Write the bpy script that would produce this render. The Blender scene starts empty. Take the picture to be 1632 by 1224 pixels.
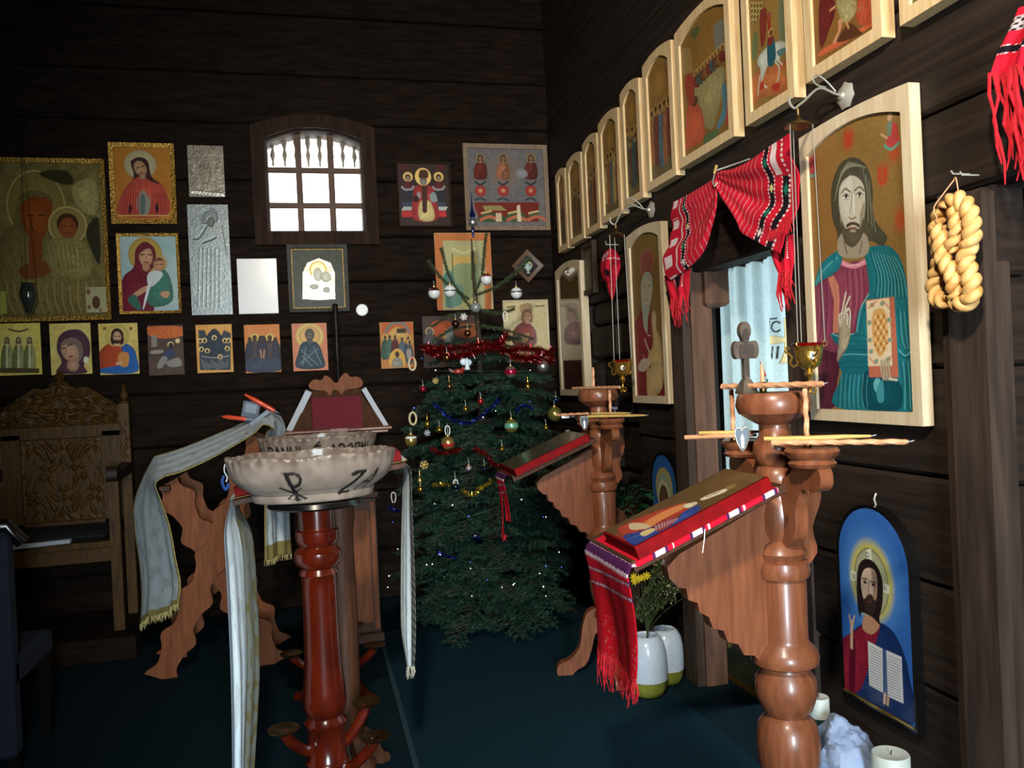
import bpy, math, random
import numpy as np
from mathutils import Matrix, Vector
rnd = random.Random(7)
S = bpy.context.scene
C = S.collection
R = math.radians

# ---------------------------------------------------------------- camera
F_PX, EYE, ROLL = 1310.0, 1.45, R(2.6)
YAW, PITCH = R(13.563), R(-0.27)
Fw = Vector((math.sin(YAW)*math.cos(PITCH), math.cos(YAW)*math.cos(PITCH), math.sin(PITCH)))
R0 = Vector((math.cos(YAW), -math.sin(YAW), 0)); U0 = R0.cross(Fw)
cr = R0*math.cos(ROLL) - U0*math.sin(ROLL)
cu = R0*math.sin(ROLL) + U0*math.cos(ROLL)
cam = bpy.data.objects.new('camera', bpy.data.cameras.new('camera')); C.objects.link(cam)
m = Matrix((cr, cu, -Fw)).transposed().to_4x4(); m.translation = (0, 0, EYE)
cam.matrix_world = m
cam.data.sensor_fit = 'HORIZONTAL'; cam.data.sensor_width = 36; cam.data.lens = 36*F_PX/1632
cam.data.clip_start = 0.05
S.camera = cam
O = Vector((0, 0, EYE))
# surveying helpers: a direction measured in the photograph, met with a real plane of the room
def ray(px, py): return Fw + cr*((px-816)/F_PX) - cu*((py-612)/F_PX)
def onX(px, py, x): d = ray(px, py); return O + d*(x/d.x)
def onY(px, py, y): d = ray(px, py); return O + d*(y/d.y)
def onZ(px, py, z): d = ray(px, py); return O + d*((z-EYE)/d.z)

# ---------------------------------------------------------------- world, lights, exposure
W = bpy.data.worlds.new('overcast_sky'); S.world = W; W.use_nodes = True
W.node_tree.nodes['Background'].inputs[0].default_value = (1.0, 0.97, 0.92, 1)
W.node_tree.nodes['Background'].inputs[1].default_value = 6.0
def light(name, kind, loc, energy, col, target=None, **kw):
    l = bpy.data.lights.new(name, kind); l.energy = energy; l.color = col
    for k, v in kw.items(): setattr(l, k, v)
    o = bpy.data.objects.new(name, l); C.objects.link(o); o.location = loc
    if target is not None:
        o.rotation_euler = (Vector(target)-Vector(loc)).to_track_quat('-Z', 'Y').to_euler()
    return o
light('doorway_daylight', 'AREA', (0.25, -2.5, 1.55), 150, (0.74, 0.90, 1.0), (0.7, 4.0, 1.2), shape='RECTANGLE', size=0.75, size_y=1.6, spread=R(140))
light('shaded_ceiling_lamp', 'SPOT', (-0.15, -0.15, 3.15), 540, (1.0, 0.88, 0.71), (1.5, 3.1, 2.0), shadow_soft_size=0.10, spot_size=R(93), spot_blend=1.0)
light('altar_room_daylight', 'AREA', (3.15, 3.2, 1.5), 42, (0.82, 0.95, 1.0), (2.0, 3.3, 1.4), shape='RECTANGLE', size=0.5, size_y=0.7)
S.view_settings.view_transform = 'Standard'; S.view_settings.look = 'None'
S.view_settings.exposure = 0.0; S.view_settings.gamma = 1.0; S.view_settings.use_curve_mapping = False
S.cycles.use_denoising = True
S.cycles.max_bounces = 6; S.cycles.diffuse_bounces = 3; S.cycles.sample_clamp_indirect = 4.0
S.cycles.caustics_reflective = False; S.cycles.caustics_refractive = False

# ---------------------------------------------------------------- materials
def lin(c):
    return tuple((v/255/12.92) if v/255 <= .04045 else ((v/255+.055)/1.055)**2.4 for v in c)
def mat(name, col, rough=.6, metal=0., col2=None, scale=8., stretch=(1, 1, 1), bump=0., coat=0., emit=0., detail=4, trans=0., spec=None):
    m = bpy.data.materials.new(name); m.use_nodes = True
    nt = m.node_tree; b = nt.nodes['Principled BSDF']
    c = (*lin(col), 1)
    b.inputs['Base Color'].default_value = c
    b.inputs['Roughness'].default_value = rough; b.inputs['Metallic'].default_value = metal
    b.inputs['Coat Weight'].default_value = coat; b.inputs['Coat Roughness'].default_value = .12
    if spec is not None: b.inputs['Specular IOR Level'].default_value = spec
    if trans: b.inputs['Transmission Weight'].default_value = trans
    if emit:
        b.inputs['Emission Color'].default_value = c; b.inputs['Emission Strength'].default_value = emit
    if col2 is not None or bump:
        tc = nt.nodes.new('ShaderNodeTexCoord'); mp = nt.nodes.new('ShaderNodeMapping')
        mp.inputs['Scale'].default_value = stretch
        n = nt.nodes.new('ShaderNodeTexNoise'); n.inputs['Scale'].default_value = scale; n.inputs['Detail'].default_value = detail
        nt.links.new(tc.outputs['Object'], mp.inputs[0]); nt.links.new(mp.outputs[0], n.inputs['Vector'])
        if col2 is not None:
            rp = nt.nodes.new('ShaderNodeValToRGB')
            rp.color_ramp.elements[0].position = .33; rp.color_ramp.elements[1].position = .67
            rp.color_ramp.elements[0].color = c; rp.color_ramp.elements[1].color = (*lin(col2), 1)
            nt.links.new(n.outputs['Fac'], rp.inputs[0]); nt.links.new(rp.outputs[0], b.inputs['Base Color'])
        if bump:
            bp = nt.nodes.new('ShaderNodeBump'); bp.inputs['Strength'].default_value = bump; bp.inputs['Distance'].default_value = .01
            nt.links.new(n.outputs['Fac'], bp.inputs['Height']); nt.links.new(bp.outputs[0], b.inputs['Normal'])
    return m
def vcmat(name, rough=.6, coat=0., metal=0., bump=0., scale=60., crough=.12):
    m = bpy.data.materials.new(name); m.use_nodes = True
    nt = m.node_tree; b = nt.nodes['Principled BSDF']
    a = nt.nodes.new('ShaderNodeAttribute'); a.attribute_name = 'Col'
    nt.links.new(a.outputs['Color'], b.inputs['Base Color'])
    b.inputs['Roughness'].default_value = rough; b.inputs['Metallic'].default_value = metal
    b.inputs['Coat Weight'].default_value = coat; b.inputs['Coat Roughness'].default_value = crough; b.inputs['Specular IOR Level'].default_value = .18
    if bump:
        tc = nt.nodes.new('ShaderNodeTexCoord'); n = nt.nodes.new('ShaderNodeTexNoise'); n.inputs['Scale'].default_value = scale
        nt.links.new(tc.outputs['Object'], n.inputs['Vector'])
        bp = nt.nodes.new('ShaderNodeBump'); bp.inputs['Strength'].default_value = bump; bp.inputs['Distance'].default_value = .004
        nt.links.new(n.outputs['Fac'], bp.inputs['Height']); nt.links.new(bp.outputs[0], b.inputs['Normal'])
    return m
M = dict(
    log=mat('smoked_log', (40, 28, 20), .85, col2=(22, 15, 11), scale=7, stretch=(1, 1, 6), bump=.5, spec=.12),
    logY=mat('smoked_log_side', (50, 39, 32), .7, col2=(30, 23, 19), scale=6, stretch=(1, .35, 7), bump=.55, spec=.22),
    dark=mat('soot_dark', (20, 16, 13), .9),
    post=mat('worn_post', (112, 82, 66), .7, spec=.25, col2=(82, 59, 47), scale=6, stretch=(5, 5, .5), bump=.3),
    postd=mat('brown_post', (74, 60, 51), .7, spec=.25, col2=(50, 40, 34), scale=6, stretch=(5, 5, .5), bump=.35),
    carpet=mat('petrol_blue_carpet', (17, 40, 48), .95, col2=(11, 30, 38), scale=180, bump=.4, spec=.1),
    runner=mat('runner_carpet', (20, 50, 62), .95, col2=(14, 40, 50), scale=160, bump=.4, spec=.1),
    pine=mat('pale_pine', (232, 205, 160), .5, col2=(214, 180, 128), scale=9, stretch=(8, 8, .8), bump=.08),
    lime=mat('pale_limewood', (226, 208, 176), .5, col2=(206, 184, 148), scale=7, stretch=(6, 6, .7), bump=.08),
    oak=mat('orange_oak', (140, 84, 56), .36, col2=(114, 65, 41), scale=10, stretch=(6, 6, .7), coat=.22),
    oakd=mat('brown_oak', (84, 50, 31), .55, col2=(60, 36, 22), scale=10, stretch=(6, 6, .7), spec=.3),
    oakm=mat('matt_oak', (138, 82, 50), .6, col2=(112, 64, 38), scale=10, stretch=(6, 6, .7), spec=.2),
    mahog=mat('red_mahogany', (98, 28, 9), .22, col2=(66, 17, 6), scale=7, stretch=(3, 3, .8), coat=.7),
    throne=mat('yellow_brown_carved_wood', (90, 61, 14), .5, col2=(62, 41, 8), scale=9, stretch=(5, 5, .8), bump=.15, spec=.35),
    goldf=mat('gilt_frame', (190, 146, 64), .35, .8, col2=(120, 88, 34), scale=90, bump=.5),
    gold=mat('polished_brass', (240, 196, 96), .26, .9, col2=(206, 158, 66), scale=40, bump=.25),
    brass=mat('aged_brass', (150, 124, 80), .38, 1., col2=(110, 88, 56), scale=30),
    steel=mat('silver_metal', (214, 210, 198), .42, .55),
    wire=mat('dull_wire', (170, 166, 154), .5, .6),
    ruby=mat('ruby_glass', (150, 8, 16), .08, 0, trans=.4, coat=.5),
    wax=mat('honey_wax', (226, 168, 128), .5, col2=(214, 152, 108), scale=30),
    waxy=mat('yellow_wax', (216, 184, 112), .5, col2=(200, 164, 90), scale=30),
    white=mat('white_wax', (214, 222, 214), .5, col2=(196, 206, 200), scale=20),
    blackw=mat('black_lacquer', (14, 13, 13), .25, coat=.5),
    black=mat('black_cushion', (8, 8, 9), .8),
    black_iron=mat('black_iron', (24, 21, 20), .5, .5),
    redwood=mat('red_painted_edge', (136, 8, 13), .6, col2=(112, 5, 9), scale=30, spec=.12),
    burg=mat('burgundy_cover', (112, 24, 42), .6, col2=(96, 18, 34), scale=60),
    paper=mat('white_paper', (246, 246, 244), .6),
    glossp=mat('laminated_white_sheet', (246, 246, 244), .3, coat=1.),
    page=mat('page_edge', (198, 204, 212), .7, col2=(170, 176, 186), scale=60, stretch=(1, 20, 1)),
    blue=mat('dark_blue_fabric', (16, 28, 48), .9, col2=(11, 21, 38), scale=50),
    navy=mat('navy_plastic', (30, 42, 66), .4), grey=mat('grey_plastic', (110, 124, 140), .4),
    orange=mat('orange_plastic', (226, 72, 34), .3, coat=.4),
    bluep=mat('blue_plastic', (40, 70, 130), .35),
    stone=mat('cast_bronze_stone', (98, 86, 74), .6, col2=(72, 62, 52), scale=24, bump=.3),
    glaze=mat('white_glaze', (214, 228, 244), .28, col2=(194, 214, 236), scale=120, coat=.4),
    olive=mat('olive_glaze', (150, 154, 66), .35, col2=(126, 132, 50), scale=40),
    bag=mat('bluish_tissue_paper', (164, 182, 214), .7, col2=(140, 160, 198), scale=18, bump=.5),
    needle=mat('fir_needles', (34, 74, 54), .55, col2=(20, 52, 38), scale=12),
    needle2=mat('leader_needles', (62, 80, 46), .55),
    bark=mat('fir_bark', (70, 52, 38), .8, col2=(48, 36, 26), scale=30, bump=.4),
    leaf=mat('glossy_leaf', (34, 92, 58), .35, col2=(22, 64, 42), scale=20, coat=.3),
    stem=mat('dried_stem', (72, 88, 48), .8, col2=(52, 70, 36), scale=30),
    tiny=mat('dried_white_bloom', (206, 190, 152), .8), yellowf=mat('yellow_bloom', (236, 214, 40), .6),
    redf=mat('red_dried_bloom', (140, 20, 30), .7),
    crust=mat('bread_crust', (236, 196, 128), .55, col2=(206, 150, 78), scale=34, bump=.5, detail=6),
    pottery=mat('terracotta_pot', (96, 62, 46), .7),
    silverp=mat('dull_silver_sheet', (158, 166, 166), .42, .55, col2=(132, 140, 140), scale=14, bump=.3),
    rednet=mat('red_wool', (206, 22, 42), .85, col2=(176, 14, 30), scale=60, bump=.4),
    sand=mat('grey_sand', (120, 104, 86), .95, col2=(96, 82, 66), scale=90, bump=.4),
    paint=vcmat('painted_panel', .5, 0), paintg=vcmat('varnished_painting', .3, .35, crough=.2),
    cloth=vcmat('woven_cloth', .9, bump=.35, scale=220), glazep=vcmat('glazed_clay', .4, .25, bump=.35, scale=25),
    relief=vcmat('embossed_metal', .38, 0, .55),
)
gm = bpy.data.materials.new('window_glass'); gm.use_nodes = True
nt = gm.node_tree; nt.nodes.remove(nt.nodes['Principled BSDF'])
tr = nt.nodes.new('ShaderNodeBsdfTransparent'); gl = nt.nodes.new('ShaderNodeBsdfGlossy'); gl.inputs['Roughness'].default_value = .05
fr = nt.nodes.new('ShaderNodeFresnel'); mx = nt.nodes.new('ShaderNodeMixShader')
nt.links.new(fr.outputs[0], mx.inputs[0]); nt.links.new(tr.outputs[0], mx.inputs[1]); nt.links.new(gl.outputs[0], mx.inputs[2])
nt.links.new(mx.outputs[0], nt.nodes['Material Output'].inputs[0]); M['glass'] = gm

# ---------------------------------------------------------------- mesh helpers
class MB:
    def __init__(s): s.v = []; s.f = []
    def add(s, vs, fs, T=None):
        k = len(s.v)
        s.v += [tuple(T @ Vector(p)) if T is not None else tuple(p) for p in vs]
        s.f += [tuple(i+k for i in f) for f in fs]; return s
    def box(s, x0, x1, y0, y1, z0, z1, T=None, ch=0.):
        if ch:
            P = []
            for z, d in ((z0, ch), (z0+ch, 0), (z1-ch, 0), (z1, ch)):
                P += [(x0+d, y0+d, z), (x1-d, y0+d, z), (x1-d, y1-d, z), (x0+d, y1-d, z)]
            fs = [(3, 2, 1, 0), (12, 13, 14, 15)]
            for k in range(3):
                for i in range(4): j = (i+1) % 4; fs.append((4*k+i, 4*k+j, 4*k+4+j, 4*k+4+i))
            return s.add(P, fs, T)
        return s.add([(x, y, z) for z in (z0, z1) for x, y in ((x0, y0), (x1, y0), (x1, y1), (x0, y1))],
                     [(3, 2, 1, 0), (4, 5, 6, 7), (0, 1, 5, 4), (1, 2, 6, 5), (2, 3, 7, 6), (3, 0, 4, 7)], T)
    def tube(s, pts, r, n=8, T=None, close=False):
        pts = [Vector(p) for p in pts]; N = len(pts)
        rs = list(r) if hasattr(r, '__len__') else [r]*N
        V = []; up = Vector((0, 0, 1)); prev = None
        for i, p in enumerate(pts):
            a = pts[(i-1) % N] if (close or i) else p; b = pts[(i+1) % N] if (close or i < N-1) else p
            t = (b-a).normalized() if (b-a).length > 1e-9 else up
            if prev is None: e = t.orthogonal().normalized()
            else:
                e = prev-t*prev.dot(t); e = e.normalized() if e.length > 1e-6 else t.orthogonal().normalized()
            prev = e; f = t.cross(e)
            V += [p+(e*math.cos(2*math.pi*k/n)+f*math.sin(2*math.pi*k/n))*rs[i] for k in range(n)]
        fs = []
        for i in range(N if close else N-1):
            i2 = (i+1) % N
            for k in range(n):
                k2 = (k+1) % n; fs.append((i*n+k, i*n+k2, i2*n+k2, i2*n+k))
        if not close: fs += [tuple(range(n))[::-1], tuple(range((N-1)*n, N*n))]
        return s.add(V, fs, T)
    def lathe(s, prof, n=28, c=(0, 0, 0), sx=1, sy=1, T=None, mod=None):
        V = []; fs = []
        for r, z in prof:
            for k in range(n):
                a = 2*math.pi*k/n; q = r*(mod(a, z) if mod else 1)
                V.append((c[0]+q*sx*math.cos(a), c[1]+q*sy*math.sin(a), c[2]+z))
        for i in range(len(prof)-1):
            for k in range(n):
                k2 = (k+1) % n; fs.append((i*n+k, i*n+k2, (i+1)*n+k2, (i+1)*n+k))
        fs += [tuple(range(n))[::-1], tuple(range((len(prof)-1)*n, len(prof)*n))]
        return s.add(V, fs, T)
    def prism(s, poly, y0, y1, T=None):
        n = len(poly); V = [(x, y0, z) for x, z in poly]+[(x, y1, z) for x, z in poly]
        return s.add(V, [tuple(range(n)), tuple(range(n, 2*n))[::-1]]+[(i, i+n, (i+1) % n+n, (i+1) % n) for i in range(n)], T)
    def ring(s, outer, inner, y0, y1, T=None, dy=0.):
        n = len(outer)
        V = [(x, y0, z) for x, z in outer]+[(x, y0+dy, z) for x, z in inner]+[(x, y1, z) for x, z in outer]+[(x, y1, z) for x, z in inner]
        fs = []
        for i in range(n):
            j = (i+1) % n
            fs += [(i, j, n+j, n+i), (i, 2*n+i, 2*n+j, j), (n+i, n+j, 3*n+j, 3*n+i), (2*n+i, 3*n+i, 3*n+j, 2*n+j)]
        return s.add(V, fs, T)
    def ball(s, c, r, n=12, m=8, sc=(1, 1, 1), T=None):
        V = [(c[0], c[1], c[2]+r*sc[2])]; fs = []
        for i in range(1, m):
            a = math.pi*i/m
            for k in range(n):
                b = 2*math.pi*k/n; V.append((c[0]+r*sc[0]*math.sin(a)*math.cos(b), c[1]+r*sc[1]*math.sin(a)*math.sin(b), c[2]+r*sc[2]*math.cos(a)))
        V.append((c[0], c[1], c[2]-r*sc[2]))
        for k in range(n):
            k2 = (k+1) % n; fs.append((0, 1+k, 1+k2))
            for i in range(m-2): fs.append((1+i*n+k, 1+(i+1)*n+k, 1+(i+1)*n+k2, 1+i*n+k2))
            fs.append((1+(m-2)*n+k, len(V)-1, 1+(m-2)*n+k2))
        return s.add(V, fs, T)
    def build(s, name, mt, parent=None, ang=38):
        me = bpy.data.meshes.new(name); me.from_pydata(s.v, [], s.f)
        me.polygons.foreach_set('use_smooth', [True]*len(me.polygons))
        me['ang'] = ang; me.set_sharp_from_angle(angle=R(ang)); me.materials.append(mt if not isinstance(mt, str) else M[mt]); me.update()
        o = bpy.data.objects.new(name, me); C.objects.link(o)
        if parent is not None: o.parent = parent
        return o
def recalc(o):
    import bmesh
    b = bmesh.new(); b.from_mesh(o.data); bmesh.ops.recalc_face_normals(b, faces=b.faces); b.to_mesh(o.data); b.free(); o.data.set_sharp_from_angle(angle=R(o.data.get('ang', 38))); return o
def tag(o, label, cat, group=None, kind=None):
    if label: o['label'] = label
    if cat: o['category'] = cat
    if group: o['group'] = group
    if kind: o['kind'] = kind
    return o
def thing(name, label, cat, loc=(0, 0, 0), rot=(0, 0, 0), group=None):
    o = bpy.data.objects.new(name, None); C.objects.link(o); o.empty_display_size = .05
    o.location = loc; o.rotation_euler = rot; return tag(o, label, cat, group)
def struct(name): o = bpy.data.objects.new(name, None); C.objects.link(o); o['kind'] = 'structure'; return o
def copy_tree(o, parent=None):
    c = o.copy(); C.objects.link(c); c.parent = parent
    for ch in list(o.children): copy_tree(ch, c)
    return c
def vgrid(name, P, col, mt, parent=None, ang=180, thick=0.):
    """P: array (nv, nu, 3) of points, col: (nv, nu, 3) of linear colours -> one mesh with a colour attribute"""
    nv, nu = P.shape[:2]; n = nv*nu
    me = bpy.data.meshes.new(name); co = P.reshape(-1, 3); cl = np.ones((n, 4)); cl[:, :3] = np.clip(col.reshape(-1, 3), 0, 1)
    idx = np.arange(n).reshape(nv, nu)
    q = np.stack([idx[1:, :-1], idx[1:, 1:], idx[:-1, 1:], idx[:-1, :-1]], -1).reshape(-1, 4)
    me.vertices.add(n); me.vertices.foreach_set('co', co.astype(np.float32).ravel())
    me.loops.add(q.size); me.loops.foreach_set('vertex_index', q.astype(np.int32).ravel())
    me.polygons.add(len(q)); me.polygons.foreach_set('loop_start', (np.arange(len(q))*4).astype(np.int32))
    me.polygons.foreach_set('use_smooth', np.ones(len(q), bool))
    me.update(calc_edges=True); me.validate()
    a = me.color_attributes.new('Col', 'FLOAT_COLOR', 'POINT'); a.data.foreach_set('color', cl.astype(np.float32).ravel())
    me.materials.append(M[mt] if isinstance(mt, str) else mt)
    o = bpy.data.objects.new(name, me); C.objects.link(o)
    if parent is not None: o.parent = parent
    if thick:
        md = o.modifiers.new('thickness', 'SOLIDIFY'); md.thickness = thick; md.offset = 0
    return o

# ---------------------------------------------------------------- painter: flat print laid down in the picture's own plane
def vnoise(x, y, s, seed=0):
    x = x*s; y = y*s; xi = np.floor(x).astype(int); yi = np.floor(y).astype(int); fx = x-xi; fy = y-yi
    def h(a, b):
        n = (a*374761393+b*668265263+seed*144269) & 0x7fffffff
        n = ((n ^ (n >> 13))*1274126177) & 0x7fffffff
        return ((n ^ (n >> 16)) & 0xffff)/65535.0
    fx = fx*fx*(3-2*fx); fy = fy*fy*(3-2*fy)
    return (h(xi, yi)*(1-fx)+h(xi+1, yi)*fx)*(1-fy)+(h(xi, yi+1)*(1-fx)+h(xi+1, yi+1)*fx)*fy
def smooth(pts, n=6, close=True):
    N = len(pts); out = []
    for i in range(N if close else N-1):
        p0, p1, p2, p3 = (pts[(i+k) % N] if close else pts[min(max(i+k, 0), N-1)] for k in (-1, 0, 1, 2))
        for j in range(n):
            t = j/n
            out.append(tuple(.5*((2*b)+(c-a)*t+(2*a-5*b+4*c-d)*t*t+(3*b-a-3*c+d)*t**3) for a, b, c, d in zip(p0, p1, p2, p3)))
    if not close: out.append(tuple(pts[-1]))
    return out
GAIN = .85
class Paint:
    def __init__(s, X, Z, tf, gain):
        s.X, s.Z, s.tf, s.g = X, Z, tf, gain; s.C = np.zeros(X.shape+(3,)); s.z(0, 0, 1)
        s.pitch = abs(X[0, 1]-X[0, 0]) if X.shape[1] > 1 else .001
    def z(s, x0, y0, k): s.k = (x0, y0, k)
    def T(s, x, y): return s.tf(s.k[0]+x/s.k[2], s.k[1]+y/s.k[2])
    def col(s, c): return np.array(lin(c))*s.g
    def bg(s, c, c2=None, sc=40, seed=1):
        s.C[:] = s.col(c)
        if c2 is not None:
            n = vnoise(s.X, s.Z, sc, seed)*.6+vnoise(s.X, s.Z, sc*2.7, seed+3)*.4
            s.C[:] = s.C*(1-n[..., None])+s.col(c2)*n[..., None]
    def put(s, d, c, soft, alpha=1., tex=0., model=None):
        w = np.clip(.5-d/soft, 0, 1)[..., None]*alpha
        cc = s.col(c)
        if model:      # painted modelling: a dark contour, lighter brushed strokes inside
            q = np.clip(-d/model, 0, 1); st = vnoise(s.X+.12*s.Z, s.Z*.16, 42/model*.1+70, 11) if tex else .5
            cc = cc*(.66+.42*q**.6+(.34*(st-.5)*np.minimum(1, q*3) if tex else 0))[..., None]
        if tex:
            n = vnoise(s.X, s.Z, 160, 5)[..., None]; cc = cc*(1-tex+2*tex*n)
        s.C = s.C*(1-w)+cc*w
    def ell(s, x, y, rx, ry, c, soft=0, alpha=1., tex=0, tilt=0.):
        u, v = s.T(x, y); a = abs(s.T(x+rx, y)[0]-u)+1e-6; b = abs(s.T(x, y+ry)[1]-v)+1e-6
        X = s.X-u; Z = s.Z-v
        if tilt: X, Z = X*math.cos(tilt)+Z*math.sin(tilt), Z*math.cos(tilt)-X*math.sin(tilt)
        d = (np.sqrt((X/a)**2+(Z/b)**2)-1)*min(a, b)
        s.put(d, c, max(s.pitch, soft*min(a, b)), alpha, tex, None if soft or min(a, b) < 6*s.pitch else min(a, b))
    def ring(s, x, y, r, w, c, ry=None):
        u, v = s.T(x, y); a = abs(s.T(x+r, y)[0]-u)+1e-6; b = abs(s.T(x, y+(ry or r))[1]-v)+1e-6
        d = np.abs(np.sqrt(((s.X-u)/a)**2+((s.Z-v)/b)**2)-1)*min(a, b)-w/r*min(a, b)/2
        s.put(d, c, s.pitch)
    def poly(s, pts, c, sm=True, soft=0., alpha=1., tex=0.):
        if sm: pts = smooth(pts, 4)
        q = [s.T(*p) for p in pts]; n = len(q); d2 = np.full(s.X.shape, 1e9); ins = np.zeros(s.X.shape, bool)
        for i in range(n):
            (ax, az), (bx, bz) = q[i], q[(i+1) % n]; ex, ez = bx-ax, bz-az; L = ex*ex+ez*ez+1e-12
            t = np.clip(((s.X-ax)*ex+(s.Z-az)*ez)/L, 0, 1); dx = s.X-ax-t*ex; dz = s.Z-az-t*ez
            d2 = np.minimum(d2, dx*dx+dz*dz)
            if abs(ez) > 1e-12: ins ^= ((az > s.Z) != (bz > s.Z)) & (s.X < ex*(s.Z-az)/ez+ax)
        d = np.sqrt(d2); d[ins] *= -1; k = -d.min(); s.put(d, c, max(s.pitch, soft), alpha, tex, k if tex and k > 4*s.pitch else None)
    def line(s, pts, w, c, sm=True, alpha=1., w2=None):
        if sm and len(pts) > 2: pts = smooth(pts, 5, False)
        q = [s.T(*p) for p in pts]; sc = abs(s.T(pts[0][0], pts[0][1]+1)[1]-q[0][1]); d = np.full(s.X.shape, 1e9)
        for i in range(len(q)-1):
            (ax, az), (bx, bz) = q[i], q[i+1]; ex, ez = bx-ax, bz-az; L = ex*ex+ez*ez+1e-12
            t = np.clip(((s.X-ax)*ex+(s.Z-az)*ez)/L, 0, 1); dd = np.hypot(s.X-ax-t*ex, s.Z-az-t*ez)
            d = np.minimum(d, dd)
        s.put(d-w*sc/2, c, s.pitch, alpha)
    def mottle(s, a, sc, seed=2):
        n = vnoise(s.X, s.Z, sc, seed)*.6+vnoise(s.X, s.Z, sc*2.3, seed+1)*.4
        s.C *= (1-a+2*a*n)[..., None]
    # figures used by many of the panels
    def head(s, x, y, r, hair, skin, beard=None, halo=None, hr=2.1, veil=None, turn=0, ring=None):
        if halo: s.ell(x, y-.1*r, r*hr, r*hr, halo)
        if ring: s.ring(x, y-.1*r, r*hr, r*.18, ring)
        s.ell(x, y-.15*r, r*1.12, r*1.32, veil or hair, tilt=turn)
        if not veil:
            s.ell(x-.75*r, y+.55*r, .45*r, .9*r, hair); s.ell(x+.75*r, y+.55*r, .45*r, .9*r, hair)
        s.ell(x, y+1.15*r, .45*r, .5*r, skin)
        s.ell(x, y+.1*r, .76*r, 1.02*r, skin, tilt=turn)
        if beard: s.ell(x, y+.8*r, .62*r, .52*r, beard); s.ell(x, y+.32*r, .55*r, .42*r, skin)
        dk = tuple(v*.3 for v in skin)
        for q in (-1, 1):
            s.line([(x+q*.5*r, y-.1*r), (x+q*.15*r, y-.16*r)], .1*r, dk); s.ell(x+q*.32*r, y+.05*r, .14*r, .08*r, dk)
        s.line([(x, y), (x-.03*r, y+.35*r)], .1*r, tuple(v*.65 for v in skin)); s.line([(x-.2*r, y+.58*r), (x+.2*r, y+.58*r)], .12*r, (110, 40, 36))
    def body(s, x, y, w, h, robe, mantle=None, fold=None):
        s.poly([(x-.35*w, y), (x+.35*w, y), (x+w, y+.35*h), (x+w*.95, y+h), (x-w*.95, y+h), (x-w, y+.35*h)], robe, tex=.2)
        if mantle: s.poly([(x+.1*w, y), (x+.4*w, y), (x+w, y+.3*h), (x+w, y+h), (x-.1*w, y+h), (x-.3*w, y+.7*h), (x+.3*w, y+.4*h)], mantle, tex=.2)
        if fold:
            for q in (-.55, -.2, .2, .5, .8): s.line([(x+q*w*.6, y+.3*h), (x+q*w, y+.95*h)], .05*w, fold)
    def saint(s, x, y, r, h, hair, skin, robe, mantle=None, halo=(200, 160, 70), beard=None, veil=None, w=1.6):
        s.body(x, y+1.1*r, r*w, h, robe, mantle); s.head(x, y, r, hair, skin, beard, halo, veil=veil)

def arch_top(w, z1, rise, x):
    """height of a segmental arch of half width w that springs rise below z1"""
    return z1-rise*(x/w)**2
def arch_outline(w, z0, z1, rise, n=12, d=0.):
    w -= d; return [(-w, z0+d), (w, z0+d)]+[(w-2*w*i/n, arch_top(w, z1, rise, w-2*w*i/n)-d) for i in range(n+1)]
class Panel:
    """a flat picture: root at the middle of its lower edge on the wall, x along the wall, z up, the room on the -y side"""
    def __init__(s, name, label, cat, loc, rz, w, h, tilt=0., group=None):
        s.root = thing(name, label, cat, loc, (tilt, 0, rz), group); s.w, s.h = w/2, h
        s.Mx = Matrix.Translation(loc) @ Matrix.Rotation(rz, 4, 'Z') @ Matrix.Rotation(tilt, 4, 'X')
    def tf(s, y):
        c = s.Mx @ Vector((0, y, 0)); n = (s.Mx.to_3x3() @ Vector((0, -1, 0))); inv = s.Mx.inverted()
        def f(px, py):
            d = ray(px, py); q = inv @ (O+d*((c-O).dot(n)/d.dot(n))); return q.x, q.z
        return f
    def picture(s, x0, x1, z0, z1, y, pitch, fn, mt='paint', gain=1., rise=0., name='painting', relief=0.):
        nu = max(4, int((x1-x0)/pitch)); nv = max(4, int((z1-z0)/pitch))
        u = np.linspace(x0, x1, nu); t = np.linspace(0, 1, nv)
        w = (x1-x0)/2; c = (x0+x1)/2; top = z1-rise*((u-c)/w)**2
        X = np.repeat(u[None], nv, 0); Z = z0+(top-z0)[None]*t[:, None]
        p = Paint(X, Z, s.tf(y), gain*GAIN); fn(p); p.mottle(.16, 260, 9)
        Y = np.full(X.shape, y)
        if relief:
            L = p.C.sum(-1); Y = Y-relief*np.clip(L/(L.max()+1e-6), 0, 1)
        P = np.stack([X, Y, Z], -1)[::-1]; return vgrid(name, P, p.C[::-1], mt, s.root)
    def board(s, t, mt='pine', rise=0., y=0., name='board', ch=.002, ins=0.):
        if rise: return recalc(MB().prism(arch_outline(s.w, 0, s.h, rise, d=.006), y-t, y).build(name, mt, s.root))
        return MB().box(-s.w+ins, s.w-ins, y-t, y-ins*.2, ins, s.h-ins, ch=ch).build(name, mt, s.root)
    def frame(s, fw, t, mt='pine', rise=0., rin=None, y=0., dy=0., name='frame'):
        rin = rise if rin is None else rin; n = 12; wi = s.w-fw
        outer = arch_outline(s.w, 0, s.h, rise, n)
        inner = [(-wi, fw), (wi, fw)]+[(wi-2*wi*i/n, s.h-fw-rin*((wi-2*wi*i/n)/wi)**2) for i in range(n+1)]
        return recalc(MB().ring(outer, inner, y-t, y, dy=dy).build(name, mt, s.root))
D, WX = 5.65, 1.70        # back wall plane and right wall plane
def bw(px, py, y=D-.02): q = onY(px, py, y); return q.x, q.z
def rw(px, py, x=WX): q = onX(px, py, x); return q.y, q.z

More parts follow.
